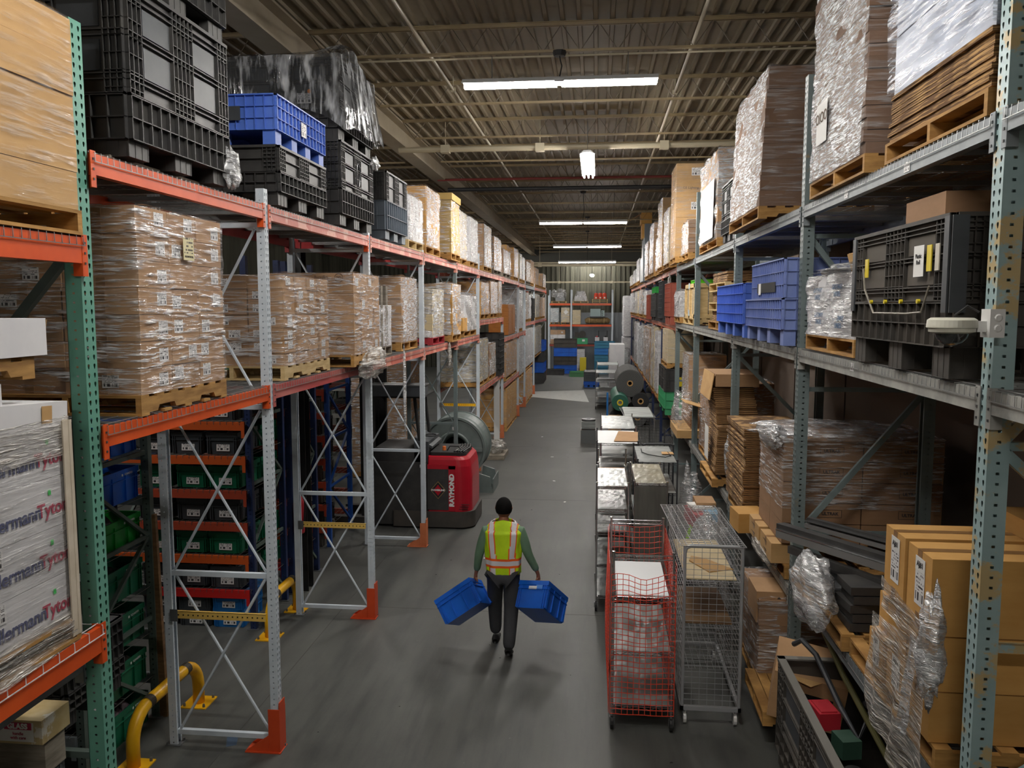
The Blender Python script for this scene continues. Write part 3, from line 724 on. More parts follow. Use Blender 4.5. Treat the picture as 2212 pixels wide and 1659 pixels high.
def pipe(label, pts, r, m, rings=()):
    t = thing('ceiling_pipe', label, 'pipe', pts[0]); q = [Vector(a) - Vector(pts[0]) for a in pts]
    part('pipe_run', MB().tube(q, r, 10), m, t, smooth=False)
    for (x, y, z, dz) in rings:
        c = Vector((x, y, z)) - Vector(pts[0]); part('pipe_hanger', MB().tube([c, c + Vector((0, 0, dz))], .008, 5).box(c.x - r * 1.5, c.x + r * 1.5, c.y - r * 1.4, c.y + r * 1.4, c.z - r * 1.3, c.z + r * 1.3), m, t)
pipe('thick cream pipe crossing the ceiling between the first two lamps', [(-3.8, 15.6, 6.93), (3.2, 15.6, 6.93)], .055, PIPE, [(-2.9, 15.6, 6.93, .5), (1.2, 15.6, 6.93, .5), (-1.1, 15.6, 6.93, .5)])
pipe('thin dark red pipe crossing the ceiling behind the lengthwise lamp', [(-3.9, 19.9, 7.02), (3.4, 19.9, 7.02)], .03, PIPER)
pipe('black pipe crossing the ceiling behind the thin red pipe', [(-3.9, 21.3, 6.98), (3.4, 21.3, 6.98)], .05, PIPED)
pipe('slim branch pipe running along the ceiling above the left rack', [(-2.2, -4, 7.22), (-2.2, 44, 7.22)], .024, PIPE, [(-2.2, y, 7.22, .2) for y in (8, 12.5, 16, 21)])
pipe('slim branch pipe running along the ceiling above the right rack', [(1.15, -4, 7.22), (1.15, 44, 7.22)], .024, PIPE, [(1.15, y, 7.22, .2) for y in (9, 13, 17)])
pipe('thin conduit fixed under the first visible roof joist', [(-3.7, 10.55, 7.09), (-.4, 10.55, 7.09), (2.6, 10.55, 7.09), (2.75, 10.62, 7.0)], .013, PIPE)
pipe('far cream double pipe crossing below the roof near the end wall', [(-3.6, 38.4, 5.86), (2.4, 38.4, 5.86)], .06, PIPE, [(-2.7, 38.4, 5.86, 1.5), (2.0, 38.4, 5.86, 1.5)])
pipe('upper far pipe just above the double pipe near the end wall', [(-3.6, 38.5, 5.98), (2.4, 38.5, 5.98)], .035, PIPE)
pipe('lowest far pipe in front of the end wall above the far rack', [(-3.6, 47.5, 5.33), (2.4, 47.5, 5.33)], .05, PIPE, [(-2.2, 47.5, 5.33, 2), (.8, 47.5, 5.33, 2)])

# walls
def flutes(m, c2): return mat(m, c2[0], col2=c2[1], nscale=1.2, stretch=(6, 1, .15), rough=.9)
WB = flutes('stained concrete wall', ('5c5b4e', '403f36'))
wb = struct('wall_back', MB().box(-18, 3.75, 52.2, 52.4, 0, 7.5), WB)
b = MB()
for i in range(60):
    x = -14 + i * .3; b.box(x, x + .12, 52.14, 52.2, 0, 7.45)
part('wall_rib', b, WB, wb)['kind'] = 'stuff'
part('sheeting', MB().box(-2.9, 2.6, 51.9, 51.96, 0, 3.55), mat('grey sheet lining', '8b9095', col2='7c8186', nscale=.8, stretch=(3, 1, .4), rough=.6), wb)
WR = mat('brown wall panel', '75695f', col2='6d6259', nscale=1, rough=.8)
wr = struct('wall_right', MB().box(3.62, 3.75, -5, 62, 0, 7.5), WR)
for i in range(14): part('panel_seam', MB().box(3.605, 3.62, -3 + i * 3.05, -2.985 + i * 3.05, 0, 7.4), mat('seam', '4b433c', rough=.9), wr)
struct('wall_left', MB().box(-18.1, -18, -5, 62, 0, 7.5), WB)
struct('wall_front', MB().box(-18, 3.75, -5.1, -5, 0, 7.5), mat('pale bounce paint', 'b9b6ae', rough=.8))  # unseen wall, added in a pale colour to bounce light into the aisle

# lamps
TUBE = emit('fluorescent tube', 'fdf8f1', LAMP); TUBED = emit('dim fluorescent tube', 'f2f5ff', LAMP * .02)
FIX = mat('lamp housing', 'd6d8da', rough=.35)
def lamp(label, x, y, z, along, L=2.44, cord=True, half=False, tubes=2):
    t = thing('ceiling_lamp', label, 'lamp', (x, y, z), (0, 0, 0 if along == 'x' else PI / 2))
    part('housing', MB().prism([(-.13, .03), (-.06, .09), (.06, .09), (.13, .03), (.125, .025), (.05, .055), (-.05, .055), (-.125, .025)], 'x', -L / 2, L / 2).box(-.06, .06, -.1, .1, .02, .06), FIX, t)
    for k in (-1, 1):
        for j in range(tubes):
            yy = (j - (tubes - 1) / 2) * (.085 if along == 'y' else .05)
            part('lamp_tube', MB().tube([(k * .03, yy, 0), (k * (L / 2 - .02), yy, 0)], .019, 8), TUBED if half and k < 0 else TUBE, t)
    top = 7.1 if along == 'x' else 7.2
    for sx in (-.85, .85):
        part('hanging_chain', MB().tube([(sx, 0, .09), (sx, 0, max(.15, top - z))], .006, 4), STEELD, t)
    if cord:
        zz = max(.2, top - z); part('power_cord', MB().tube([(0, 0, .09), (.03, 0, .12 + zz * .3), (.01, 0, zz * .8), (0, 0, zz)], .009, 6).lathe([(0, zz - .03), (.07, zz - .03), (.09, zz + .03), (0, zz + .03)], 10), BLK, t)
lamp('lit lamp across the aisle nearest the camera', -.5, 10.5, 6.72, 'x')
lamp('lit lamp hanging lengthwise along the aisle', -.2, 15.6, 6.55, 'y', cord=False, tubes=3)
lamp('lit crosswise lamp behind the lengthwise lamp', -.42, 23, 6.25, 'x')
lamp('half lit crosswise lamp, third of the crosswise lamps', -.38, 29.5, 6.06, 'x', half=True)
lamp('lit crosswise lamp above the pipes at the far end of the aisle', -.45, 35, 5.8, 'x')
lamp('small far lamp hanging before the end wall', -.3, 45.2, 5.6, 'y', cord=False)
lamp('lamp above the camera position', -.5, 4.2, 6.8, 'x'); lamp('lamp farthest behind the camera position', -.5, -3.6, 6.8, 'x')
for i, yy in enumerate((39.5, 46.0)): lamp('added unseen lamp brightening the far aisle from behind the left rack, %s one' % ('near', 'far')[i], -5.6, yy, 6.6, 'y')  # two unseen lamps added to brighten the far end of the aisle
lamp('added unseen lamp brightening the end wall from behind the dark girder', -.4, 51.2, 6.9, 'x', cord=False)  # unseen lamp added to brighten the end wall
lamp('added unseen lamp in the left neighbour aisle beyond the green bay', -7.2, 6.8, 6.8, 'y', tubes=2); lamp('added unseen lamp in the left neighbour aisle beyond the truck', -7.2, 17.0, 6.8, 'y', tubes=2)  # unseen lamps added to lift the dim area behind the left racks
lamp('added unseen lamp in the left neighbour aisle at its far end', -7.2, 29.0, 6.8, 'y', tubes=2)  # added like the two before it, also out of sight
# ------------------------------------------------------------------ left rack row (aisle side faces +x)
XL, DL = -2.79, 1.03
Y1 = 6.72; LY = [Y1 + 3.13 * k for k in range(5)]       # 6.72 .. 19.24
LF = [LY[0], LY[1], LY[2], LY[3], LY[4], 24.2, 29.1, 31.8, 36.5]
lv = (.12, 1.6, 3.1, 4.62)
frame('green upright frame at the left, nearest the camera', XL - .02, 4.27, 1, 5.50, P_GRN, guard=None, style='Z', m2=P_GRD, levels=(.3, 1.35, 2.3, 3.3, 4.3), h2=4.9, ps=1.35)
frame('grey white upright with orange foot guard, first behind the green frame', XL, LY[0], 1, 4.95, P_WHT, guard=GUARD)
frame('scuffed white upright with orange foot guard, second behind the green frame', XL, LY[1], 1, 4.86, P_WHT, guard=GUARD)
frame('white upright in front of the red truck, third behind the green frame', XL, LY[2], 1, 4.86, P_WHT, guard=GUARD2)
frame('tall greenish upright that rises above the top level beside the fan', XL, LY[3], 1, 6.1, P_GRY, style='X')
frame('grey upright with orange guard at the far side of the fan', XL, LY[4], 1, 5.2, P_WHT, guard=GUARD2)
frame('low grey upright past the fan with orange guard', XL, 24.2, 1, 3.6, P_WHT, guard=GUARD2, levels=(.12, 1.6, 3.1))
frame('grey upright with orange guard beside the brown cartons past the fan', XL, 29.1, 1, 4.95, P_WHT, guard=GUARD2)
frame('narrow grey upright with orange guard in the far left row', XL, 31.8, 1, 4.95, P_WHT, guard=GUARD2)
frame('last grey upright with orange guard before the pale floor patch', XL, 36.5, 1, 4.95, P_WHT, guard=GUARD2)
frame('white painted end upright with orange guard at the far end of the left row', XL, 44.8, 1, 4.95, mat('bright white post paint', 'd2d6d8', rough=.4), guard=GUARD2)
frame('grey upright out of view beside the camera', XL, 1.55, 1, 5.4, P_GRN, style='Z', levels=(.3, 1.35, 2.3, 3.3, 4.3))
O_, S_, Rr_ = (RAIL_O, 'orange'), (RAIL_P, 'faded salmon'), (RAIL_R, 'dusty red')
rail_row(1, XL, [4.27] + LY, 4.81, [O_, S_, S_, S_, S_], 'top', dm=WIRE, clips=[RAIL_O, RAIL_O, RAIL_P, RAIL_P, RAIL_P])
rail_row(1, XL, [4.27] + LY, 3.28, [O_, Rr_, S_, S_, S_], 'middle', dm=WIRE)
rail_row(1, XL, [19.24, 24.2, 29.1], 4.81, [S_, S_], 'top', cnt=5, dm=WIRE)
rail_row(1, XL, [19.24, 24.2], 3.62, [S_], 'upper middle', cnt=5, dm=WIRE); rail_row(1, XL, [19.24, 24.2], 1.98, [S_], 'lower middle', cnt=5, dm=WIRE)
rail_row(1, XL, [24.2, 29.1, 31.8], 3.0, [S_, S_], 'middle', cnt=6, dm=WIRE); rail_row(1, XL, [29.1, 31.8, 36.5], 4.78, [S_, (RAIL_G, 'grey')], 'top', cnt=7, dm=WIRE)
rail_row(1, XL, [31.8, 36.5], 3.3, [S_], 'middle', cnt=8, dm=WIRE); rail_row(1, XL, [36.5, 44.8], 4.79, [(RAIL_O, 'orange')], 'top', cnt=9, dm=WIRE); rail_row(1, XL, [36.5, 44.8], 3.3, [(RAIL_R, 'dusty red')], 'middle', cnt=9, dm=WIRE)
rail_row(1, XL, [24.2, 29.1], 1.6, [S_], 'lower', cnt=6, dm=WIRE)
# bay beside the camera (green)
beam('orange beam at eye height on the green frame, far left', XL, 1.59, 4.235, 4.34, 1, RAIL_O, .14)
beam('scratched orange beam low on the green frame, bottom left', XL, 1.59, 4.235, 2.16, 1, RAIL_O, .15)
beam('rear beam behind the eye height beam at far left', XL - DL, 1.59, 4.235, 4.34, -1, RAIL_O, .12); beam('rear beam behind the scratched low beam', XL - DL, 1.59, 4.235, 2.16, -1, RAIL_G, .12)
for j, yy in enumerate((1.62, 2.93)):
    deck('wire deck on the eye height green bay level, %s half' % ('near', 'far')[j], XL, yy, yy + 1.28, 4.34, 1, m=STEEL); deck('wire deck on the low green bay level, %s half' % ('near', 'far')[j], XL, yy, yy + 1.28, 2.16, 1, m=WHTM, pitch=.12)
beam('grey beam under the low level of the green bay', XL - .12, 1.59, 4.235, 1.98, 1, RAIL_G, .09)
# yellow tie bars across the feet
def tie(label, y, m, z):
    t = thing('tie_bar', label, 'bar', (XL - .93, y, z)); part('bar', MB().box(0, .84, -.05, -.046, -.032, .032).box(0, .84, -.05, -.02, .028, .032), m, t)
    b = MB()
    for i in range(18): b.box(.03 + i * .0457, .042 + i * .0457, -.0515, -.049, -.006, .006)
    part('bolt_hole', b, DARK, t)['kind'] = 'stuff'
    part('end_bracket', MB().box(-.04, .03, -.056, -.052, -.06, .05), STEEL, t)
tie('cream yellow punched tie bar across the first white frame', LY[0], YELP, 1.23); tie('cream yellow tie bar across the second white frame', LY[1], YELP, 1.2); tie('bright yellow tie bar across the fan frame', LY[4], YEL, 1.6)

# --- loads, near green bay
T0 = 4.35
load('tan cartons in clear wrap filling the top left corner of the picture', -3.80, -2.77, 2.62, 4.17, T0, 5.47, 5, 2, 2, K_TAN, fm=FILMT, stick=0, amp=.01, pal='x', det=True, tape=None)
# cable-tie maker's cartons with printed name
T2 = 2.17
def named_load():
    pallet('pallet under the white printed cartons at lower left', -3.82, -2.78, 2.60, 4.02, T2, 'x', PINE)
    t = thing('wrapped_pallet_load', 'grey film-wrapped stack of white cartons with red and navy lettering, lower left', 'wrapped load', (-3.80, 2.62, T2 + .131))
    W, L, H = 1.0, 1.38, 1.05; n = 4; lm = LBL[1]
    for i in range(n):
        for a in range(2):
            for c in range(2):
                dx, dy, dz = W / 2, L / 2, H / n
                o = obj('carton', carton_me(dx, dy, dz, K_WHT, None), t, (a * dx, c * dy, i * dz))
                if a:
                    k = dx + .001
                    text('Hellermann', .098, INKB, o, (k, .010, dz * .38), ON_PX, bold=.0018, align='LEFT'); text('Tyton', .098, INKR, o, (k, .680, dz * .38), ON_PX, bold=.0018, align='RIGHT')
                    sticker(o, .14, dz * .34, lm, (k, .12, dz * .77), ON_PX)
                    part('green_dot', MB().box(k, k + .001, .53, .55, dz * .66, dz * .76), mat('green sticker', '35c85a', rough=.6), o)
    part('corner_board', MB().box(W - .04, W + .024, L - .004, L + .02, -.10, H + .02).box(W + .014, W + .022, L - .05, L + .02, -.10, H + .02), mat('corner board', 'cfc4b2', col2='c2b6a2', rough=.8), t)
    fw = film('grey pallet wrap', .16, 'a9a7a3', rot=.06, rough=.3, scale=6, base=.12)
    obj('stretch_film', wrap_mesh(W, L, H + .02, fw, .008, skirt=.015, seed=4, res=.05, top=True), t)
    obj('lower_wrap', wrap_mesh(W, L, .05, FILMD, .02, skirt=.01, off=.02, seed=9, res=.04, top=False, z0=-.14), t)
    obj('upper_wrap', wrap_mesh(W, L, H + .04, FILMD, .012, off=.02, seed=19, res=.04, top=False, z0=H - .16), t)
named_load()
LID = T2 + .131 + 1.09
t = carton('torn white carton lying askew on the printed stack', -3.7, -2.79, 3.30, 4.02, LID - .03, LID + .12, K_WHT, (-.06, .0, .03), None); part('torn_opening', MB().box(.911, .913, .50, .58, .04, .13), K_TAN, t)
t = carton('upright white carton with red lettering at the left edge', -3.5, -2.83, 2.95, 3.60, LID + .0, LID + .21, K_WHT, tape=None)
text('Tyton', .10, INKR, t, (.672, .50, .10), ON_PX, bold=.002)
pallet('yellow pallet between white cartons at the left edge', -3.7, -2.82, 2.75, 3.82, LID + .215, 'y', PINE, h=.11)
t = carton('big blank white carton on the yellow pallet at the left edge', -3.55, -2.80, 2.7, 3.90, LID + .33, LID + .52, K_WHT, tape=None); part('torn_end', MB().prism([(.60, .18), (.75, .18), (.72, .02)], 'y', 1.2, 1.205), K_TAN, t)
# lowest: glass carton, grey profiles, dark bin
t = carton('worn yellowed carton marked GLASS at the bottom left', -3.42, -3.0, 3.96, 4.2, 1.57, 1.71, mat('worn yellowed carton', 'b79f6b', col2='c9b78c', nscale=5, rough=.8, col3='e0dccf', n3=4), tape=None)
sticker(t, .20, .11, PAPER, (.27, -.001, .07), ON_MY); part('red_band', MB().box(.20, .36, -.004, -.0025, .085, .125), INKR, t); text('GLASS', .042, INKW, t, (.28, -.006, .105), ON_MY, bold=.002); text('handle\nwith care', .024, INKR, t, (.28, -.004, .05), ON_MY)
beam('grey beam carrying the carton marked GLASS', XL - .3, 1.59, 4.235, 1.35, 1, RAIL_G, .1)
part('shelf_board', MB().box(0, .95, 0, 1.25, -.02, .0), STEELD, thing('steel_shelf', 'dark steel shelf under the carton marked GLASS', 'shelf', (-4.0, 2.95, 1.36)))
for i in range(5):
    t = thing('metal_profile', 'grey slotted steel profile at the bottom left, %s of the bundle' % ('nearest', 'second', 'third', 'fourth', 'farthest')[i], 'steel profile', (-3.72, 3.15 + i * .15, 1.375 + .02 * (i % 2)), (0, 0, .08))
    part('profile', MB().box(0, .92, 0, .07, 0, .03).box(0, .92, .0, .006, 0, .05).box(0, .92, .064, .07, 0, .05), mat('dusty profile paint', '6e6b63', rough=.7), t)
crumple('dusty grey plastic sheet over the steel profiles at the bottom left', (-3.25, 3.35, 1.47), (.3, .35, .06), FILMD, seed=3)
bulk('black lidded bin behind the green frame at the bottom left', -3.72, -3.25, 4.5, 5.1, 1.35, 1.85, BLKP, doors=False, dens=.06)

# --- bay 0 (behind the green frame)
load('tall stack of brown labelled cartons in torn silvery wrap behind the green frame', -3.78, -2.78, 4.72, 5.84, 3.29, 4.58, 7, 2, 3, K_BRN, fm=FILMM, stick=.95, amp=.012, pal='y', det=True, tape='y')
t = SC.objects['wrapped_pallet_load.002'] if 'wrapped_pallet_load.002' in SC.objects else None
if t: sticker(t, .14, .15, LBLC, (1.03, .58, .93), ON_PX, 'cream_label'); part('label_foot', MB().box(1.03, 1.032, .51, .65, .855, .90), mat('cream label paper', 'd8cfa4'), t); text('FRONTFRYSK', .019, INK, t, (1.033, .58, .878), ON_PX)
TOPL = 4.825
def stk2(o): pass
bulk('lower dusty black ribbed container on the top level above the first orange beam', -3.80, -2.74, 4.62, 5.90, TOPL + .02, 5.86, BLKP, dens=.105, base=.12)
bulk('upper black ribbed container stacked at the top left', -3.80, -2.74, 4.62, 5.90, 5.865, 6.85, BLKP, dens=.105, base=.14)
part('plank', MB().box(0, .1, 0, 1.3, 0, .028), PINEG, thing('wooden_plank', 'grey plank under the stacked black containers', 'plank', (-2.95, 4.6, TOPL)))
t = crumple('knotted wad of clear wrap hanging off the black container corner', (-2.74, 5.95, 4.98), (.05, .12, .13), FILMW, seed=5, amp=.5)
t = thing('handle_plate', 'cream latch plate on the black container beside the green post', 'latch', (-3.4, 4.58, 5.42)); part('plate', MB().box(0, .09, -.012, 0, 0, .14), K_CRM, t)
# second pair: blue over black
bulk('low black container under the blue crate on the top level', -3.86, -2.80, 7.02, 8.24, TOPL + .03, 5.37, BLKP, dens=.1, base=.14, low=.42, det=False)
t = crate('blue ribbed pallet crate on the low black container', -3.84, -2.80, 7.0, 8.26, 5.375, 5.80, BLUP, nu=14, nv=3, feet=.12)
part('cover_plate', MB().box(.36, .74, -.038, -.03, .20, .32), DKGP, t); sticker(t, .13, .13, LBL[2], (1.071, .62, .24), ON_PX)
t = bulk('tall black container under the bagged one on the top level', -3.92, -2.80, 8.76, 10.02, TOPL + .03, 5.76, BLKP, dens=.1, base=.15, low=.34)
sticker(t, .1, .15, LBL[0], (1.125, .85, .62), ON_PX)
part('cable_coil', MB().tube([(1.15 + .004 * math.sin(a * 3), .62 + .07 * math.cos(a), .62 + .13 * math.sin(a)) for a in [i * .35 for i in range(40)]], .006, 5), STEEL, t)
t = bulk('bagged black container topmost beside the roof girder', -4.02, -2.80, 8.76, 10.02, 5.765, 6.62, BLKP, dens=.1, base=.15)
sticker(t, .16, .11, PAPER, (.32, -.034, .42), ON_MY); part('red_tag', MB().box(.30, .38, -.038, -.036, .38, .46), REDX, t); sticker(t, .16, .11, LBL[1], (.86, -.034, .43), ON_MY)
part('orange_dot', MB().lathe([(.0, -.04), (.022, -.04), (.022, -.036)], 12, 'y', (.92, 0, .50)), mat('orange sticker', 'e88a2a'), t)
def bag():
    b = MB(); x0, x1, y0, y1, zt = -4.06, -2.76, 8.70, 10.06, 6.64; W, L = x1 - x0, y1 - y0
    cs = [(x0, y0), (x1, y0), (x1, y1), (x0, y1)]; per = 2 * (W + L)
    def base(u):
        s = (u % 1.0) * per
        for (ax, ay), (bx, by) in zip(cs, cs[1:] + cs[:1]):
            d = abs(bx - ax) + abs(by - ay)
            if s <= d: f = s / d; return ax + (bx - ax) * f, ay + (by - ay) * f
            s -= d
        return cs[0]
    def fn(u, v):
        x, y = base(u); dx, dy = x - (x0 + x1) / 2, y - (y0 + y1) / 2; l = math.hypot(dx, dy)
        right = max(0, min(1, (x - (x1 - .35)) / .35)); dr = .62 + .30 * noise.noise(Vector((x * 2, y * 2, 0))) + .10 * right
        z = zt - dr * v; q = noise.noise(Vector((x * 5, y * 5, v * 1.2))) * .06 + .12 * v * right
        pk = .18 * right * max(0, 1 - v * 4) * max(0, 1 - abs(y - 9.2) * 2.2)
        return (x + dx / l * (q + .02), y + dy / l * (q * .8 + .02), z + pk)
    b.grid(90, 14, fn)
    b.grid(12, 12, lambda u, v: (x0 + W * u, y0 + L * v, zt + .02 + .06 * max(0, noise.noise(Vector((u * 4, v * 4, 2)))) + .22 * math.exp(-((u - .9) ** 2 + (v - .35) ** 2) * 22)))
    thing('plastic_bag', 'clear plastic bag draped over the topmost black container', 'plastic bag', me=b.mesh('plastic_bag', BAGF, True))
bag()
crumple('twisted end of the clear bag beside the black container', (-2.76, 10.05, 5.72), (.05, .11, .07), FILMW, seed=8, amp=.5)
bulk('smaller black container with grey tray, last of the black ones on the top level', -3.74, -2.80, 10.68, 11.82, TOPL + .03, 5.74, BLKP, dens=.11, base=.15, basem=mat('blue grey plastic', '5c6670', rough=.5), low=.5, det=False)
# top level cartons and wraps: (y0, y1, ztop, rows, mat, film, label, xfront, width)
for (y0, y1, zt, n, m, fm, lb, xf, st, pm) in (
    (12.02, 13.02, 5.62, 6, K_WHT, FILMS, 'low silvery wrapped stack beside the last black container', -2.80, 0, PINEP),
    (13.26, 14.44, 5.92, 4, K_ORG, FILMS, 'tall honey brown stack with wrap painted bright on its aisle side', -2.80, .9, PINE),
    (15.06, 15.98, 5.92, [1, 1.2, 1.4, 1.0], K_GLD, FILMM, 'ochre cartons with a loose lid beside the tall upright', -2.70, .3, PINE),
    (16.3, 17.6, 5.92, 5, K_CRM, FILMS, 'cream wrapped stack just past the tall upright', -2.82, 0, PINE),
    (17.9, 19.1, 5.92, 5, K_WHT, FILMS, 'silver wrapped stack before the fifth upright', -2.80, 0, PINE),
    (19.95, 21.4, 5.97, 4, K_BRN, FILMS, 'brown cartons with very shiny wrap past the fifth upright', -2.78, .6, PINE),
    (21.95, 23.6, 5.84, 5, K_BRN, FILMW, 'wrapped stack with a pale blue grey sheet inside', -2.78, 0, PINEG),
    (24.3, 26.3, 5.66, 4, K_DRK, FILMS, 'dark sagging wrapped bundle on a blue base', -2.80, 0, PINEG),
    (26.5, 27.2, 5.95, 3, K_ORG, FILMT, 'plain orange brown cartons behind the dark bundle', -2.95, 0, PINE),
    (27.4, 28.9, 5.92, 5, K_ORG, FILMS, 'orange brown cartons half covered in silver film', -2.8, 0, PINE),
    (29.4, 30.4, 5.85, 5, K_CRM, FILMS, 'slim silver wrapped stack in the far left row', -2.8, 0, PINE),
    (30.6, 31.6, 5.78, 4, K_WHT, FILMS, 'white bagged bundle in the far left row', -2.8, 0, PINE),
    (32.2, 34.2, 5.72, 4, K_DRK, FILMD, 'dark bagged containers in the far left row', -2.8, 0, PINEG),
    (34.4, 36.2, 5.9, 3, K_BRN, FILMM, 'tall brown stack with planks in the far left row', -2.8, 0, PINE),
    (37.0, 39.2, 5.7, 3, K_BRN, FILMM, 'wrapped brown stack above the orange far beam', -2.8, 0, PINE),
    (39.6, 41.6, 5.45, 2, K_ORG, FILMT, 'low orange brown cartons above the orange far beam', -2.8, 0, PINE),
    (42.0, 44.4, 5.62, 3, K_BRN, FILMS, 'last wrapped stack on top of the left row', -2.8, 0, PINE)):
    load(lb, xf - 1.0, xf, y0, y1, TOPL, zt, n, 2, 2 if y0 < 22 else 1, m, fm=fm, stick=st, amp=.03, pm=pm, det=y0 < 17)
carton('ochre lid carton sitting askew on the ochre stack', -3.72, -2.68, 15.04, 16.02, 5.925, 6.05, K_GLD, tape=None)
# --- middle level
ML = 3.295
load('shrink-wrapped cartons with rows of white labels leaning behind the first white upright', -3.80, -2.80, 7.08, 8.30, ML, 4.24, [1] * 7, 3, 2, K_BRN, fm=FILMM, stick=1, amp=.018, pal='y', det=True, lean=(.0, -.02), pm=PINEP)
load('brown lighting cartons with round emblem beside the second upright', -3.68, -2.66, 8.74, 9.78, ML, 4.33, 4, 1, 2, K_BRN, fm=FILMM, stick=.6, amp=.016, pal='y', det=True)
t = [o for o in SC.objects if o.get('label') == 'brown lighting cartons with round emblem beside the second upright'][0]
def roundlogo(parent, loc, rot, r=.05, flip=False):
    text('GE', r * 1.0, INKS, parent, loc, rot, bold=.001)
    b = MB()
    b.lathe([(r * .86, 0), (r, 0), (r, .001), (r * .86, .001), (r * .86, 0)], 24, 'z'); o = part('emblem_ring', b, INKS, parent, loc, rot)
for zz in (.10, .80):
    roundlogo(t, (.86, -.006, zz + .05), (PI / 2, PI, 0)); text('Lighting', .05, INKS, t, (.66, -.006, zz + .05), (PI / 2, PI, 0))
crumple('torn dusty wrap bulging below the lighting cartons', (-2.66, 9.45, 3.3), (.1, .42, .17), FILMD, seed=12, amp=.4)
load('small silvery bundle with two upright planks on a grey pallet', -3.4, -2.86, 10.5, 11.15, ML, 3.98, 5, 1, 1, K_WHT, fm=FILMS, stick=.3, pm=PINEG, det=True)
for i in (0, 1): thing('wooden_plank', 'grey upright plank on the silvery bundle, %s one' % ('left', 'right')[i], 'plank', (-2.90, 10.58 + i * .26, ML + .14), me=boxme(.05, .1, .80, PINEG, 'plank'))
load('tall brown flat carton stack with crinkled film beside the third upright', -3.90, -2.89, 11.88, 12.93, ML, 4.40, 9, 1, 1, K_BRN, fm=FILMS, stick=.5, amp=.03, det=True, pm=PINE, tape=None)
load('whitish wrapped stack on a red pallet past the third upright', -3.75, -2.80, 13.75, 14.8, ML, 4.26, 7, 2, 1, K_CRM, fm=FILMW, stick=.2, amp=.03, det=True, pm=mat('red pallet paint', '9c2832', rough=.5))
load('tall brown stack with a big upper carton left of the greenish upright', -3.7, -2.69, 15.06, 16.0, ML, 4.38, [2, 2, 2, 2, 1.4], 1, 2, K_ORG, fm=FILMW, stick=.2, amp=.03, det=True)
load('bulging silver bundle before the fifth upright on the middle level', -3.7, -2.82, 17.2, 18.9, ML, 4.2, 3, 1, 1, K_WHT, fm=FILMS, stick=0, amp=.09, det=True)
carton('small honey brown carton in front of the bulging silver bundle', -3.1, -2.8, 16.95, 17.5, ML + .14, ML + .42, K_ORG)
for (y0, y1, z0, zt, n, m, fm, lb) in (
    (19.7, 21.2, 3.635, 4.55, 4, K_ORG, FILMS, 'shiny wrapped cartons on the upper middle level past the fan'),
    (21.5, 23.0, 3.635, 4.62, 4, K_BRN, FILMS, 'second shiny wrapped stack on the upper middle level past the fan'),
    (23.3, 24.1, 3.635, 4.7, 5, K_BRN, FILMS, 'third slim wrapped stack on the upper middle level past the fan'),
    (29.5, 30.8, 3.02, 4.55, 6, K_WHT, FILMW, 'pale wrapped block beside the grey upright past the fan'),
    (32.2, 33.6, 3.31, 4.5, 4, K_BRN, FILMW, 'tall pale wrapped brown stack in the far left row'),
    (34.0, 34.85, 3.31, 4.4, 4, K_WHT, FILMS, 'far white wrapped stack next to the last grey upright'),
    (37.5, 40.0, 3.31, 4.5, 4, K_CRM, FILMW, 'cream far stack behind the last grey upright'),
    (40.6, 44.0, 3.31, 4.4, 3, K_BRN, FILMM, 'brown far stack beside the white end upright'),
    (19.4, 21.0, 1.995, 3.12, 7, K_CRM, FILMW, 'cream wrapped stack on the lower middle level past the fan'),
    (21.2, 22.6, 1.995, 2.95, 4, K_DRK, FILMS, 'silver bundle beside the black crates past the fan'),
    (25.2, 28.6, 1.615, 2.8, 3, K_BRN, FILMM, 'large brown boxes with labels behind the low grey upright'),
    (29.5, 31.4, 1.3, 2.85, 2, K_WHT, FILMW, 'tall pale panels wrapped in film beside the grey upright'),
    (32.2, 35.8, 1.4, 3.0, 4, K_WHT, FILMS, 'shiny white bundle on the far left lower level'),
    (37.2, 41.3, 1.6, 3.0, 4, K_CRM, FILMW, 'pale yellow wrapped drums at the far left'),
    (32.4, 35.6, .0, 1.3, 4, K_ORG, FILMM, 'brown cartons with torn film standing on the floor at the far left'),
    (25.4, 28.6, .0, 1.35, 2, K_ORG, FILMT, 'two honey brown cartons on the floor behind the low grey upright')):
    load(lb, -3.8, -2.82, y0, y1, z0, zt, n, 2, 1, m, fm=fm, stick=.25, amp=.035, det=False)
for i in range(7):
    crate('black stacked crate past the fan, %s from below' % ORD[i], -3.5, -2.76, 22.8, 24.0, 2.0 + i * .17, 2.165 + i * .17, BLKP, nu=6, nv=1)
for i in range(4):
    crate('%s crate in the tall far left stack, %s from below' % (('black', 'blue')[i % 2], ORD[i]), -3.6, -2.72, 41.5, 43.6, .0 + i * .55, .53 + i * .55, (BLKP, BLUT)[i % 2], nu=5, nv=2)
bulk('small black crate above a blue one in the far left row', -3.5, -2.78, 35.0, 36.2, 3.32, 4.3, BLKP, dens=.15, det=False)
t = carton('honey coloured wooden cabinet on the middle level past the fan', -3.5, -2.86, 26.2, 28.4, 3.03, 4.02, mat('varnished wood', 'a8692a', col2='93591f', nscale=4, stretch=(1, 1, 6), rough=.4), tape=None, name='wooden_cabinet', cat='cabinet')
part('door_panel', MB().box(.64, .65, .1, 1.0, .1, .88).box(.64, .65, 1.2, 2.1, .1, .88), mat('varnished wood', 'a8692a'), t)
t = carton('white upright flat carton in the far left row', -3.4, -2.84, 31.9, 32.15, 2.9, 4.6, WHT, tape=None, name='sheet_carton', cat='carton')
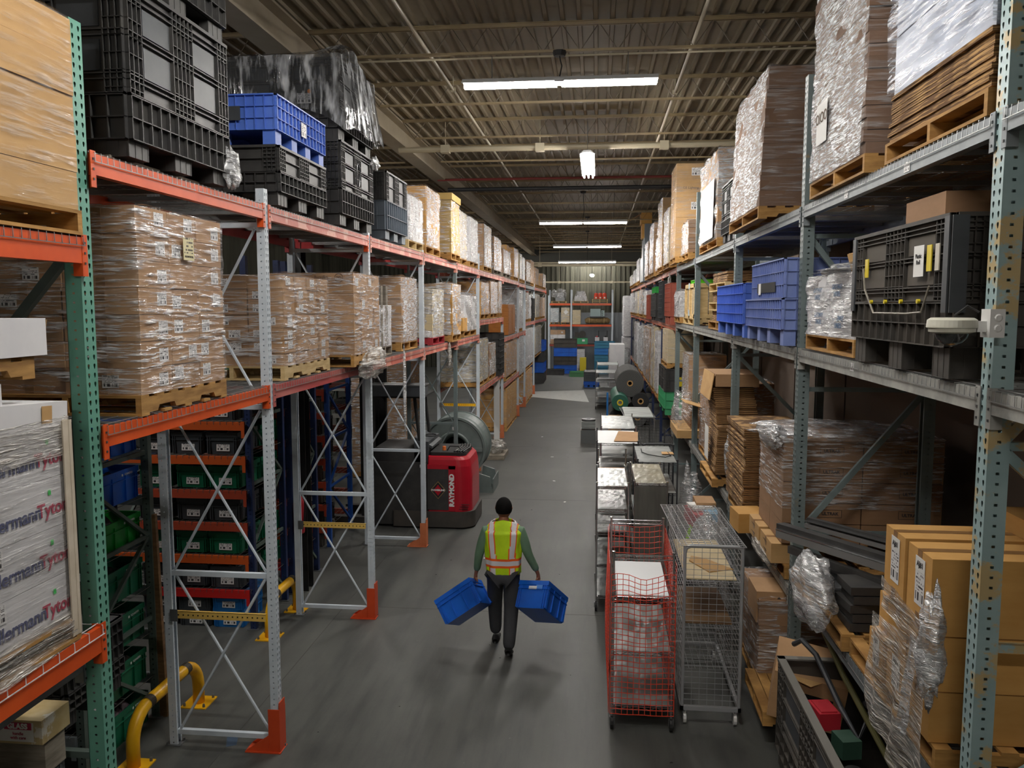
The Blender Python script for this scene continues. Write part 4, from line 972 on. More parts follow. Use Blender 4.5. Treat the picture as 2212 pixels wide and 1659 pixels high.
# behind the left rack, seen between the frames: carton load under the bays and dark profile box
load('shadowed labelled cartons behind the fan frame', -5.6, -4.3, 18.1, 19.4, .02, 2.9, 10, 3, 1, K_BRN, fm=FILMM, stick=1, det=False)
t = thing('metal_case', 'long dark grey metal case sticking out beside the truck', 'case', (-3.9, 13.6, 2.42)); part('case_body', MB().box(0, .95, 0, .42, 0, .18), DKGP, t); part('case_lid', MB().box(-.01, .97, -.01, .43, .18, .20).box(-.01, .97, .18, .2, .2, .206), STEEL, t)
crumple('frayed strip of wrap hanging off the middle beam by the third upright', (-2.74, 11.4, 2.75), (.02, .05, .6), FILMW, seed=21, amp=.3)
crumple('short strip of wrap hanging below the whitish stack', (-2.74, 15.0, 3.05), (.03, .08, .22), FILMD, seed=22, amp=.3)

thing('timber_block', 'pale timber blocking under the carton marked GLASS', 'timber', (-3.40, 4.0, 1.44), me=MB().box(0, .38, 0, .17, -.065, .125).mesh('timber_block', PINEG))
# ------------------------------------------------------------------ cross racks with storage totes behind the left row
def cross_rack(label, x0, x1, y0, dep, zs, pm, bm, wm=WIRED, rear=True):
    t = thing('shelf_rack', label, 'shelving', (x0, y0, 0)); W = x1 - x0; H = max(zs) + .7
    for px in (0, W):
        for py in (0, dep):
            b = MB(); perf(b, (px - .035, py, 0), (1, 0, 0), .07, 0, H, .0508, 'sq')
            b.box(px - .035, px + .035, py + .06, py + .064, 0, H); b.box(px - .037, px - .033, py, py + .064, 0, H); b.box(px + .033, px + .037, py, py + .064, 0, H)
            part('post', b, pm, t); part('base_plate', MB().box(px - .07, px + .07, py - .03, py + .1, 0, .008), STEEL, t)
        for i, (a, c) in enumerate(((.2, 1.0), (1.0, 1.8), (1.8, 2.6))):
            p, q = ((.03, dep) if i % 2 else (dep, .03)); part('side_brace', MB().bar((px, p, a), (px, q, c), .035, .03), pm if pm is not P_NVY else P_GRD, t)
            part('side_strut', MB().box(px - .012, px + .012, .06, dep, c - .02, c + .02), pm if pm is not P_NVY else P_GRD, t)
    for i, z in enumerate(zs):
        m = bm[i % len(bm)]
        for py in (-.02, dep + .066):
            b = MB().box(.03, W - .03, py - .02, py + .02, z - .10, z); b.box(W - .06, W - .02, py - .026, py - .02, z - .19, z + .01).box(.02, .06, py - .026, py - .02, z - .19, z + .01)
            part('shelf_beam', b, m, t)
        b = MB(); n = int(W / .08)
        for k in range(n + 1): b.tube([(k * W / n, dep + .05, z + .004), (k * W / n, -.042, z + .004), (k * W / n, -.042, z - .03)], .003, 4, False)
        for k in range(8): b.tube([(0, k * dep / 7, z + .008), (W, k * dep / 7, z + .008)], .003, 4, False)
        part('wire_shelf', b, wm, t)
    return t
OB = mat('orange shelf beam', 'c8571f', rough=.5); OR = mat('rust orange shelf beam', 'a8432a', rough=.5); RB = mat('red shelf beam', 'bd2220', rough=.4)
ZA = (.50, .93, 1.34, 1.74, 2.16, 2.58, 3.02, 3.44, 3.86)
cross_rack('navy post shelving of grey and green totes behind the first white frame', -5.95, -4.17, 9.30, 1.0, ZA, P_NVY, [RB, OB, OR, OR, OB, OB])
rown = ['floor', 'lowest shelf', 'second shelf', 'third shelf', 'fourth shelf', 'fifth shelf', 'sixth shelf', 'seventh shelf', 'eighth shelf', 'ninth shelf']
TM = [(GRYP, 'slate grey'), (GRYP, 'slate grey'), (GRNP, 'green'), (GRYP, 'slate grey'), (GRNP, 'green'), (GRYP, 'slate grey'), (GRYP, 'slate grey'), (GRNP, 'green'), (GRYP, 'slate grey'), (GRNP, 'green')]
RAG = mat('pinkish packing film', '7b6a72', col2='57494f', nscale=9, rough=.4); JUNK = mat('dark mixed parts', '2c2b2b', col2='4a4744', nscale=14, rough=.6)
for i in range(10):
    z = 0.0 if i == 0 else ZA[i - 1] + .012
    for j, xx in enumerate((-4.50, -4.94, -5.40)):
        m, nm = TM[i]
        if i == 0 and j == 0: m, nm = BLUL, 'light blue'
        tote('%s tote on the %s of the navy shelving, %s from right' % (nm, rown[i], ('first', 'second', 'third')[j]), (xx + RN.uniform(-.02, .02), 9.31 + RN.uniform(0, .04), z), m, .4, .6, .27 if i else .24, RN.uniform(-.03, .03), fill=RAG if (i + j) % 3 == 2 else (JUNK if (i + j) % 2 else None), lab=LBL[(i + j) % 3])
        if i == 0: tote('%s tote stacked second on the floor of the navy shelving, %s column' % (nm, ('first', 'second', 'third')[j]), (xx, 9.31, .225), m, .4, .6, .24, 0, lab=LBL[(i + j) % 3])
        else: tote('%s tote at the rear of the navy shelving, %s' % (nm, rown[i]), (xx, 9.98, z), (GRNP if (i * 2 + j) % 3 else GRYP) if j == 0 else m, .4, .6, .27, 0, lab=False) if j == 0 else None
cross_rack('second navy shelving standing back to back with the tote shelving', -5.95, -4.17, 10.55, 1.0, ZA, P_NVY, [OR, OB])
for i in range(9):
    for j, yy in enumerate((10.62, 11.06)):
        t = tote('%s tote seen side on in the back-to-back shelving, %s, %s one' % (('green', 'slate grey')[(i + j) % 2], rown[i + 1], ('near', 'far')[j]), (-4.17 - .02, yy + .2, ZA[i] + .012), (GRNP, GRYP)[(i + j) % 2], .4, .6, .3, PI / 2, fill=JUNK if j else None)
ZB = (.35, .72, 1.10, 1.48, 1.86, 2.24, 2.62)
cross_rack('blue post shelving of grey totes behind the second white frame', -5.75, -4.36, 12.72, 1.15, ZB, P_CBL, [OR])
for i in range(8):
    z = 0.0 if i == 0 else ZB[i - 1] + .012
    for j, xx in enumerate((-4.66, -5.10)):
        m = (GRYW, BLKP, GRYW, GRYW, BLKP, BLKP, GRYW, BLKP)[i]
        tote('%s tote in the blue post shelving, %s level, %s column' % ({'warm grey plastic': 'warm grey'}.get(m.name, 'black'), ORD[i], ('right', 'left')[j]), (xx, 12.74, z), m, .4, .6, .25 if i else .30, 0, lab=LBL[(i + j) % 3], fill=JUNK if i % 2 else None)
t = thing('shelf_sign', 'white label strip on an orange beam of the blue post shelving', 'sign', (-4.95, 12.685, 1.80)); sticker(t, .55, .08, PAPER, (.1, 0, 0), ON_MY); text('08 10 1200   08 23 100', .035, INK, t, (.1, -.002, 0), ON_MY)
cross_rack('grey post shelving of blue and green totes right behind the green frame', -5.85, -4.22, 6.02, 1.12, (.42, .86, 1.30, 1.74, 2.18, 2.62), P_GRD, [RAIL_G])
for i in range(7):
    z = 0.0 if i == 0 else (.42, .86, 1.30, 1.74, 2.18, 2.62)[i - 1] + .012
    m, nm = ((GRNP, 'green'), (GRNP, 'green'), (GRNP, 'green'), (GRNP, 'green'), (GRNV, 'bright green'), (BLUT, 'blue'), (BLUT, 'deep blue'))[i]
    t = tote('%s long tote shelved behind the green frame, %s level from the floor' % (nm, ORD[i]), (-4.25, 6.78, z), m, .62, .42, .30, PI / 2, lab=False, fill=(RAG, JUNK)[i % 2])
    text('SCHAEFER', .028, INKW, t, (.14, -.003, .255), ON_MY); part('print_mark', MB().box(.035, .055, -.003, -.001, .245, .265), INKW, t)
    tote('black tote next to the long tote, %s level from the floor' % ORD[i], (-4.25, 6.27, z), BLKP, .32, .42, .28, PI / 2, lab=LBL[i % 3])
    tote('dark tote deep inside the grey shelving, %s level from the floor' % ORD[i], (-4.8, 6.4, z), GRYP, .55, .5, .28, PI / 2, lab=False)
thing('timber_post', 'leaning brown timber behind the first white frame', 'timber', (-4.20, 7.16, 0), (0, .0, 0), me=MB().prism([(0, 0), (.09, 0), (.05, 2.0), (-.02, 2.0)], 'y', 0, .04).mesh('timber', mat('brown timber', '7a5c3c', col2='5e452b', nscale=5, stretch=(1, 1, 6))))
for i, (xa, ya) in enumerate(((-7.6, 14.6), (-7.6, 16.2), (-7.0, 20.2))):
    cross_rack('pale post shelving in the gloom behind the left row, %s one' % ORD[i], xa, xa + 1.75, ya, 1.1, (.5, 1.2, 1.9, 2.6), P_GRD, [RAIL_D])
    for k in range(4):
        for j in range(3):
            bulk_z = (.5, 1.2, 1.9, 2.6)[k] + .015
            tote('dark bin in the gloomy %s shelving, shelf %s, %s from its right post' % (ORD[i], ORD[k], ORD[j]), (xa + 1.45 - j * .48, ya + .03, bulk_z), BLKP, .42, .6, .36, 0, lab=LBL[k % 3] if j == 0 else False, group='dark bins in the gloomy shelving %d' % i)
# upper storage in the rear row (seen above the wrapped cartons)
# fire extinguisher
t = thing('fire_extinguisher', 'red fire extinguisher on a black column behind the second white frame', 'extinguisher', (-4.06, 10.62, .85))
part('cylinder', MB().lathe([(.0, 0), (.07, 0), (.075, .02), (.075, .42), (.05, .5), (.02, .53), (0, .53)], 16), REDX, t, smooth=True); part('valve', MB().box(-.03, .03, -.015, .015, .53, .57).box(-.08, .04, -.01, .01, .57, .59), CHROME, t); part('hose', MB().tube([(.03, 0, .55), (.1, -.02, .5), (.09, -.03, .25), (.08, -.03, .1)], .012, 6), BLK, t); sticker(t, .09, .14, LBL[1], (0, -.0765, .28), ON_MY)
t = thing('steel_column', 'black steel column beside the first white frame', 'column', (-4.06, 10.78, 0)); part('flange', MB().box(-.09, .09, -.1, -.09, 0, 7.1).box(-.09, .09, .09, .1, 0, 7.1), mat('black column paint', '17181a', rough=.6), t); part('web', MB().box(-.006, .006, -.09, .09, 0, 7.1), BLK, t)

# ------------------------------------------------------------------ yellow guard rails
def guard(label, x, ya, yb, h=.46, r=.056):
    t = thing('guard_rail', label, 'guard rail', (x, ya, 0)); L = yb - ya; pts = [(0, 0, .01), (0, 0, h - .26)]
    for a in range(1, 9): q = a / 8 * PI / 2; pts.append((0, .26 - .26 * math.cos(q), h - .26 + .26 * math.sin(q)))
    for a in range(8, -1, -1): q = a / 8 * PI / 2; pts.append((0, L - .26 + .26 * math.cos(q), h - .26 + .26 * math.sin(q)))
    pts.append((0, L, .01)); part('rail_tube', MB().tube(pts, r, 18), YEL, t, smooth=True)
    for yy in (0, L):
        b = MB().box(-.13, .13, yy - .13, yy + .13, 0, .012); part('floor_plate', b, YEL, t)
        b = MB()
        for sx in (-.1, .1):
            for sy in (-.1, .1): b.lathe([(.014, .012), (.014, .03), (.008, .045), (0, .045)], 6, c=(sx, yy + sy, 0))
        part('anchor_bolt', b, STEEL, t)
    for f in (.22, .78):
        part('black_stripe', MB().lathe([(r + .0015, L * f - .03), (r + .0015, L * f + .05)], 18, 'y', (0, 0, h)), mat('torn black tape', '3a3226', rough=.7), t)
guard('yellow tubular guard rail behind the first white frame', -3.94, 6.30, 7.46)
guard('yellow guard rail farther back behind the first white frame', -3.88, 9.1, 10.0)

# ------------------------------------------------------------------ truck and fan
def rrect(x0, x1, y0, y1, r, n=6):
    pts = []
    for cx, cy, a0, rr in ((x1 - r, y0 + r, -90, r), (x1 - r, y1 - r, 0, r), (x0 + .03, y1 - .03, 90, .03), (x0 + .03, y0 + .03, 180, .03)):
        for i in range(n + 1): a = math.radians(a0 + 90 * i / n); pts.append((cx + rr * math.cos(a), cy + rr * math.sin(a)))
    return pts
def truck():
    t = thing('reach_truck', 'red and black reach truck parked between the racks with its red rear in the aisle', 'truck', (-2.62, 14.05, 0))
    b = MB(); n = None
    for z, g in ((.30, 0), (.9, .0), (1.12, -.02), (1.24, -.05), (1.29, -.10), (1.30, -.2)):
        pl = rrect(-.36, .42 + g, 0 - g * .4, 1.22 + g * .4, .22); n = len(pl); b.v += [(x, y, z) for x, y in pl]
    for k in range(5):
        for j in range(n): b.f.append((k * n + j, k * n + (j + 1) % n, k * n + (j + 1) % n + n, k * n + j + n)); b.mi.append(0)
    b.f.append(tuple(5 * n + j for j in range(n))); b.mi.append(0)
    part('rear_hood', b, RED, t, smooth=False)
    part('black_side_panel', MB().box(-.36, .02, -.012, .01, .34, 1.08), BLKP, t)
    part('red_side_strip', MB().box(.02, .14, -.016, .01, .32, 1.14).box(-.36, .14, -.016, .01, 1.08, 1.16), RED, t)
    c = MB(); pl = rrect(-1.0, .47, -.03, 1.26, .26); c.prism(pl, 'z', .03, .31); part('black_bumper', c, BLKD, t)
    part('seat_pad', MB().prism(rrect(-.34, .30, .12, 1.05, .14), 'z', 1.29, 1.36), BLK, t)
    b = MB()
    for i in range(4): b.tube([(.1 + i * .05, .16, 1.365), (.16 + i * .05, .6, 1.375), (.1 + i * .05, 1.0, 1.365)], .02, 6)
    part('pad_ribs', b, mat('shiny black vinyl', '1b1c1e', rough=.15), t)
    part('beacon', MB().lathe([(0, 1.36), (.035, 1.36), (.032, 1.43), (0, 1.44)], 12, c=(-.12, .35, 0)), mat('orange knob', 'cf6a2a'), t)
    part('handle', MB().tube([(-.05, .25, 1.37), (.0, .25, 1.45), (.16, .25, 1.45), (.2, .25, 1.37)], .012, 6), BLK, t)
    part('chassis', MB().box(-1.35, -.37, .02, 1.2, .05, 1.18).box(-1.35, -.45, .1, 1.1, 1.18, 1.42), BLKP, t)
    part('console', MB().box(-.62, -.36, .1, 1.1, 1.18, 1.55).prism([(-.62, 1.55), (-.3, 1.42), (-.3, 1.46), (-.62, 1.62)], 'y', .15, 1.05), DKGP, t)
    part('steering_wheel', MB().tube([(-.42 + .12 * math.cos(a), .55 + .12 * math.sin(a), 1.6) for a in [i * PI / 8 for i in range(17)]], .013, 6), BLK, t)
    for yy in (.12, .98):
        part('mast_column', MB().box(-1.5, -1.36, yy, yy + .1, .05, 3.05).box(-1.62, -1.52, yy + .02, yy + .1, .1, 2.9), BLK, t)
        part('overhead_guard_post', MB().tube([(-.5, yy + .05, 1.2), (-.62, yy + .05, 2.35)], .03, 8), BLK, t)
        part('fork', MB().box(-2.2, -1.6, yy + .05, yy + .17, .09, .14), STEELD, t)
        part('straddle_leg', MB().box(-2.1, -1.4, yy - .08, yy + .04, .03, .16), BLKD, t)
    part('overhead_guard', MB().box(-1.5, -.45, .1, 1.12, 2.33, 2.36), BLK, t)
    part('mast_crossbar', MB().box(-1.5, -1.36, .22, .98, 2.9, 3.0).box(-1.5, -1.36, .22, .98, 1.2, 1.3), BLK, t)
    text('RAYMOND', .118, INKW, t, (.08, -.018, .70), (PI / 2, -PI / 2, 0), bold=.006, sx=1.0)
    part('emblem', MB().prism([(-.31, .70), (-.17, .86), (-.03, .70), (-.17, .54)], 'y', -.016, -.012), mat('emblem outline', '8a7448'), t)
    part('emblem_field', MB().prism([(-.295, .70), (-.17, .845), (-.045, .70), (-.17, .555)], 'y', -.018, -.015), mat('emblem black', '17171a'), t)
    part('emblem_red', MB().prism([(-.25, .70), (-.17, .80), (-.09, .70), (-.17, .60)], 'y', -.02, -.017), RED, t)
    text('POWERLINE', .044, INKW, t, (-.17, -.022, .70), ON_MY, bold=.002)
    sticker(t, .09, .055, LBL[0], (-.46, .018, 1.12), ON_MY)
    part('louvre', MB().box(.2, .36, -.006, .02, .36, .366).box(.22, .38, -.006, .02, .40, .406).box(.24, .39, -.004, .02, .44, .446), BLK, t)
truck()
def fan():
    G = mat('grey green machine paint', '6a7573', col2='5c6664', nscale=3, rough=.45)
    t = thing('blower_housing', 'large round grey fan housing lying beside the truck on the floor', 'fan housing', (-3.02, 16.9, 0)); r = .66; zc_ = .93
    part('scroll_drum', MB().lathe([(r * .56, 0), (r * .93, .0), (r, .03), (r, .3)], 48, 'y', (0, 0, zc_)).lathe([(r, .3), (r + .02, .34), (r + .02, .9), (r, .92), (r * .5, .95)], 48, 'y', (0, 0, zc_)), G, t, smooth=False)
    part('inlet_cone', MB().lathe([(r * .56, 0), (r * .52, -.03), (r * .44, .02), (r * .36, .18), (r * .34, .4)], 48, 'y', (0, 0, zc_)), G, t, smooth=True)
    part('rim_ring', MB().lathe([(r * .98, -.02), (r * 1.05, -.02), (r * 1.05, .03), (r * .98, .03), (r * .98, -.02)], 48, 'y', (0, 0, zc_)).lathe([(r * .98, .9), (r * 1.06, .9), (r * 1.06, .95), (r * .98, .95)], 48, 'y', (0, 0, zc_)), G, t)
    part('impeller_backplate', MB().lathe([(0, .42), (r * .6, .42)], 32, 'y', (0, 0, zc_)), STEELD, t)
    for i in range(12):
        a = i * PI / 6; part('fan_blade', MB().bar((r * .2 * math.cos(a), .3, zc_ + r * .2 * math.sin(a)), (r * .5 * math.cos(a + .5), .3, zc_ + r * .5 * math.sin(a + .5)), .2, .012, (0, 1, 0)), STEELD, t)
    part('bearing_bar', MB().box(-r * .95, r * .95, -.05, -.02, zc_ - .04, zc_ + .04), G, t)
    for sx in (-1, 1):
        part('foot_bracket', MB().prism([(sx * .45, 0), (sx * .85, 0), (sx * .78, .34), (sx * .52, .42)], 'y', .0, .05).prism([(sx * .45, 0), (sx * .85, 0), (sx * .78, .34), (sx * .52, .42)], 'y', .86, .9).box(min(sx * .84, sx * .86), max(sx * .84, sx * .86), 0, .9, 0, .3), G, t)
    sticker(t, .12, .07, LBL[0], (.05, -.052, zc_ + .45), ON_MY)
fan()
carton('small pallet top with strapped scraps on the floor by the fan', -2.85, -2.35, 20.6, 21.6, .0, .12, PINEG, tape=None, name='skid', cat='skid')
crumple('crumpled rags and tape on the small skid by the fan', (-2.6, 21.1, .28), (.2, .3, .16), FILMD, seed=31, amp=.5)
t = thing('white_tube', 'white wrapped upright panel behind the low grey upright', 'panel', (-2.95, 23.2, 0), me=MB().box(0, .16, 0, .1, .1, 1.9).mesh('white_tube', WHT))

# ------------------------------------------------------------------ walking person
def person():
    t = thing('person', 'person seen from behind in yellow safety vest walking with a blue tote in each hand', 'person', (-1.03, 8.93, 0), (0, 0, .02)); t.scale = (1.03, 1.03, 1.03)
    SKIN = mat('skin', '8a5a42', rough=.5); PANT = mat('charcoal trousers', '3c3d40', col2='333438', nscale=6, rough=.85); SHIRT = mat('dull green shirt', '68866d', col2='5c7a62', nscale=5, rough=.8); HAIR = mat('black hair', '0e0d0d', rough=.95, spec=.1)
    def skin(name, V, E, m, sub=2, root=0):
        me = bpy.data.meshes.new(name); me.from_pydata([v[:3] for v in V], E, []); me.materials.append(m)
        o = obj(name, me, t); md = o.modifiers.new('skin', 'SKIN'); md.use_smooth_shade = True
        for i, v in enumerate(V):
            sv = me.skin_vertices[0].data[i]; rx = v[3]; ry = v[4] if len(v) > 4 else v[3]; sv.radius = (rx, ry); sv.use_root = (i == root)
        o.modifiers.new('sub', 'SUBSURF').levels = sub; o.modifiers['sub'].render_levels = sub; return o
    # joints: right leg trails (near the camera), left leg is forward
    hipL, kneeL, ankL = (-.09, .0, .90), (-.115, .20, .50), (-.12, .33, .12)
    hipR, kneeR, ankR = (.09, .0, .90), (.085, .03, .50), (.07, -.17, .13)
    shL, elL, wrL = (-.19, .0, 1.39), (-.27, -.01, 1.13), (-.31, .06, .90)
    shR, elR, wrR = (.19, .0, 1.39), (.275, -.01, 1.14), (.375, .05, .92)
    V = [(0, 0, .96, .13, .10), (0, .01, 1.15, .12, .09), (0, .02, 1.33, .14, .09), (0, .02, 1.45, .08, .07), (0, .035, 1.53, .05, .05), (0, .05, 1.60, .06, .07)]
    E = [(0, 1), (1, 2), (2, 3), (3, 4), (4, 5)]
    def chain(par, pts):
        p = par
        for q in pts: V.append(q); E.append((p, len(V) - 1)); p = len(V) - 1
        return p
    for hip, kn, an in ((hipL, kneeL, ankL), (hipR, kneeR, ankR)): chain(0, [hip + (.075,), kn + (.052,), an + (.036,)])
    hands = []
    for sh, el, wr in ((shL, elL, wrL), (shR, elR, wrR)): hands.append(chain(2, [sh + (.05,), el + (.038,), wr + (.026, .022)]))
    for k, (h, wr) in enumerate(zip(hands, (wrL, wrR))):
        s = -1 if k == 0 else 1; P = Vector(wr) + Vector((s * .012, .01, -.055)); pal = chain(h, [(P.x, P.y, P.z, .026, .018)])
        for f in range(4):
            dy = -.03 + f * .02; L = (.062, .072, .068, .054)[f]
            chain(pal, [(P.x + s * .004, P.y + dy, P.z - .035, .0095), (P.x - s * .004, P.y + dy, P.z - .035 - L * .45, .0088), (P.x - s * .028, P.y + dy, P.z - .035 - L * .62, .008)])
        chain(pal, [(P.x - s * .022, P.y - .036, P.z - .012, .011), (P.x - s * .032, P.y - .040, P.z - .042, .0095)])
    skin('body', V, E, SKIN, 2)
    # head
    b = MB(); hc = Vector((0, .05, 1.635))
    def hd(u, v):
        th = 2 * PI * u; ph = PI * v; x, y, z = math.sin(ph) * math.cos(th), math.sin(ph) * math.sin(th), math.cos(ph)
        rx, ry, rz = .086, .102, .114; k = 1 - .18 * max(0, -z) * (1 if y < 0 else .5)
        nose_ = .020 * math.exp(-((x / .18) ** 2 + ((z + .12) / .22) ** 2)) if y > 0 else 0; eye = -.006 * math.exp(-(((abs(x) - .36) / .16) ** 2 + ((z - .08) / .12) ** 2)) if y > 0 else 0
        return hc + Vector((x * rx * k, y * (ry) * k + nose_ + eye, z * rz))
    b.grid(40, 28, hd); part('head', b, SKIN, t, smooth=True)
    b = MB()
    for s in (-1, 1): b.lathe([(0, -.010), (.014, -.008), (.02, 0), (.014, .008), (0, .010)], 10, 'x', (s * .088, .045, 1.645))
    part('ear', b, SKIN, t, smooth=True)
    part('face_features', MB().box(-.022, .022, .148, .152, 1.605, 1.612).box(-.042, -.018, .140, .144, 1.672, 1.682).box(.018, .042, .140, .144, 1.672, 1.682), mat('lips and eyes', '4a2b25'), t)
    b = MB()
    def hr(u, v):
        p = Vector(hd(u, v * .60)) - hc; th = 2 * PI * u; back = math.sin(th) < .15
        lim = 1.0 if back else max(.45, 1 - (math.sin(th) - .15) * .75); p = Vector(hd(u, v * .62 * lim)) - hc
        return hc + p * 1.09 + Vector((0, -.004, .004))
    b.grid(36, 16, hr); part('hair', b, HAIR, t, smooth=True)
    # clothes
    def q(p, r, r2=None): return p + ((r, r2) if r2 else (r,))
    Vt = [(0, 0, .97, .150, .115), q(hipL, .108), q(kneeL, .088), (ankL[0], ankL[1], ankL[2] - .02, .07), q(hipR, .108), q(kneeR, .088), (ankR[0], ankR[1] + .01, ankR[2] - .03, .07)]
    skin('trousers', Vt, [(0, 1), (1, 2), (2, 3), (0, 4), (4, 5), (5, 6)], PANT)
    Vs = [(0, 0, 1.02, .145, .11), (0, .01, 1.2, .145, .105), (0, .02, 1.36, .155, .10), (0, .03, 1.47, .075, .06), q(shL, .078), q(elL, .052), (wrL[0] + .006, wrL[1], wrL[2] + .02, .04), q(shR, .078), q(elR, .052), (wrR[0] - .006, wrR[1], wrR[2] + .02, .04)]
    skin('shirt', Vs, [(0, 1), (1, 2), (2, 3), (2, 4), (4, 5), (5, 6), (2, 7), (7, 8), (8, 9)], SHIRT)
    HV = mat('high visibility yellow cloth', 'c6e812', col2='b4da08', nscale=7, rough=.7); SV = mat('silver reflective tape', 'd8d4d8', rough=.35); OG = mat('orange vest edging', 'f0641c', rough=.6)
    b = MB(); nu, nv = 96, 44
    def vs(u, v):
        th = 2 * PI * u; z = .925 + .565 * v; c, s = math.cos(th), math.sin(th)
        rx = .190 - .010 * math.sin(PI * v) + (.048 * v if v < .84 else .040 - (v - .84) * .62); ry = .142 - .01 * v - max(0, v - .82) * .35
        fold = .004 * math.sin(th * 9 + v * 5) + .004 * math.sin(th * 5 - v * 9)
        e = .72; x = math.copysign(abs(c) ** e, c) * (rx + fold); y = math.copysign(abs(s) ** e, s) * (ry + fold) + .012
        if v > .9: z = .925 + .565 * .9 + (v - .9) * .565 + .045 * (1 - min(1, abs(x) / .19))
        return (x, y, z)
    b.grid(nu, nv, vs)
    for fi, f in enumerate(b.f):
        cx = sum(b.v[i][0] for i in f) / 4; cy = sum(b.v[i][1] for i in f) / 4; cz_ = sum(b.v[i][2] for i in f) / 4
        k = 0; ax = abs(abs(cx) - .105 - max(0, cz_ - 1.15) * .06)
        if 1.035 < cz_ < 1.095: k = 1
        elif 1.017 < cz_ <= 1.035 or 1.095 <= cz_ < 1.115: k = 2
        elif ax < .026: k = 1
        elif ax < .038: k = 2
        b.mi[fi] = k
    o = part('vest', b, [HV, SV, OG], t, smooth=True)
    md = o.modifiers.new('solid', 'SOLIDIFY'); md.thickness = .006
    SH = mat('black work shoe', '121212', rough=.6)
    def shoe(ank, pitch):
        b = MB()
        for i, (yy, w_, h) in enumerate(((-.07, .03, .05), (-.05, .042, .09), (.02, .044, .085), (.1, .048, .055), (.17, .044, .04), (.2, .02, .025))):
            for j in range(10):
                a = 2 * PI * j / 10; b.v.append((w_ * math.cos(a), yy, max(0, h * .5 + h * .6 * math.sin(a))))
        for i in range(5):
            for j in range(10): b.f.append((i * 10 + j, i * 10 + (j + 1) % 10, i * 10 + 10 + (j + 1) % 10, i * 10 + 10 + j)); b.mi.append(0)
        b.f.append(tuple(range(10))); b.mi.append(0); b.f.append(tuple(range(50, 60))); b.mi.append(0)
        return part('shoe', b, SH, t, ank, (pitch, 0, 0), smooth=True)
    shoe((ankL[0], ankL[1] + .0, .0), 0.0); shoe((ankR[0], ankR[1] + .01, .055), -.30)
    return t
person()
t = tote('glossy blue tote hanging from the left hand of the person', (0, 0, 0), BLUT, .36, .50, .31, lab=False)
R0 = Matrix(((0, -.81, -.58, 0), (1, 0, 0, 0), (0, -.58, .81, 0), (0, 0, 0, 1)))
M = Matrix.Translation((-1.36, 9.0, .84)) @ R0 @ Matrix.Rotation(math.radians(28), 4, 'Y') @ Matrix.Translation((0, .0, -.30))
t.matrix_world = M
t = tote('glossy blue tote hanging from the right hand of the person', (0, 0, 0), BLUT, .38, .52, .31, lab=False, hole=True)
sticker(t, .08, .05, mat('pale blue sticker', '4f83d0'), (.08, -.003, .235), ON_MY)
t.matrix_world = Matrix.Translation((-.79, 8.92, .85)) @ Matrix.Rotation(-.40, 4, 'Z') @ Matrix.Rotation(math.radians(-8), 4, 'Y') @ Matrix.Rotation(math.radians(-38), 4, 'X') @ Matrix.Translation((.15, -.05, -.30))

# ------------------------------------------------------------------ wire carts on the right side of the aisle
def cart(label, x0, x1, y0, y1, h, shelves, lm, net=None, posts=None, cov=None, pm=CHROME):
    t = thing('wire_cart', label, 'cart', (x0, y0, 0)); W, L = x1 - x0, y1 - y0; pm = pm
    for x in (.02, W - .02):
        for y in (.02, L - .02):
            part('post', MB().tube([(x, y, .13), (x, y, h)], .0125, 8).lathe([(.017, h), (.017, h + .012), (0, h + .014)], 8, c=(x, y, 0)), pm, t)
            b = MB(); caster(b, x, y); part('caster', b, [STEEL, BLK], t)
    for i, z in enumerate(shelves):
        b = MB()
        for x in (.02, W - .02):
            for dz in (0, -.03): b.tube([(x, .02, z + dz), (x, L - .02, z + dz)], .004, 5, False)
            n = int(L / .1); b.tube([(x, .02 + (L - .04) * k / n, z - (k % 2) * .03) for k in range(n + 1)], .003, 4, False)
        for y in (.02, L - .02):
            for dz in (0, -.03): b.tube([(.02, y, z + dz), (W - .02, y, z + dz)], .005, 5, False)
            n = max(4, int(W / .07)); b.tube([(.02 + (W - .04) * k / n, y, z - (k % 2) * .03) for k in range(n + 1)], .003, 4, False)
        for k in range(int(W / .03)): b.tube([(.03 + k * .03, .02, z), (.03 + k * .03, L - .02, z)], .002, 3, False)
        part('wire_shelf', b, pm, t)
        m = lm[i % len(lm)]
        if m:
            c = MB(); c.grid(10, 14, lambda u, v: (.03 + (W - .06) * u, .03 + (L - .06) * v, z + .008 + .006 * noise.noise(Vector((u * 6, v * 9, i))))); part('shelf_liner', c, m, t)
    return t
LN3 = [LINER, LINER, LINER]
cart('tall wire cart in the left column with bright film on top, nearest of its column', .0, .44, 10.35, 11.55, 1.70, (.2, .62, 1.05, 1.35, 1.66), [LINER, LINER, LINER, LINER, LINERW])
t = cart('grey curtained wire cart in the right column, nearest of its column', .49, .95, 10.55, 11.9, 1.68, (.2, .7, 1.2, 1.66), [LINER, LINER, LINER, LINERY])
part('front_curtain', MB().grid(12, 18, lambda u, v: (.02 + .41 * u, -.01 + .01 * noise.noise(Vector((u * 6, v * 5, 0))), .16 + 1.47 * v)), mat('grey curtain film', '6c6c66', col2='5b5b56', nscale=2, stretch=(5, 1, .6), rough=.35, bump=.4), t, smooth=True)
cart('dark wire cart in the left column behind the bright topped one', .02, .50, 11.9, 13.1, 1.66, (.2, .9, 1.36), [LINER, LINER, K_BRN], pm=CHROME)
cart('wire cart in the left column with a white sheet and cardboard on top', -.0, .72, 13.5, 14.95, 1.72, (.2, .7, 1.2, 1.68), [LINER, LINER, LINER, WHTM], pm=STEELD)
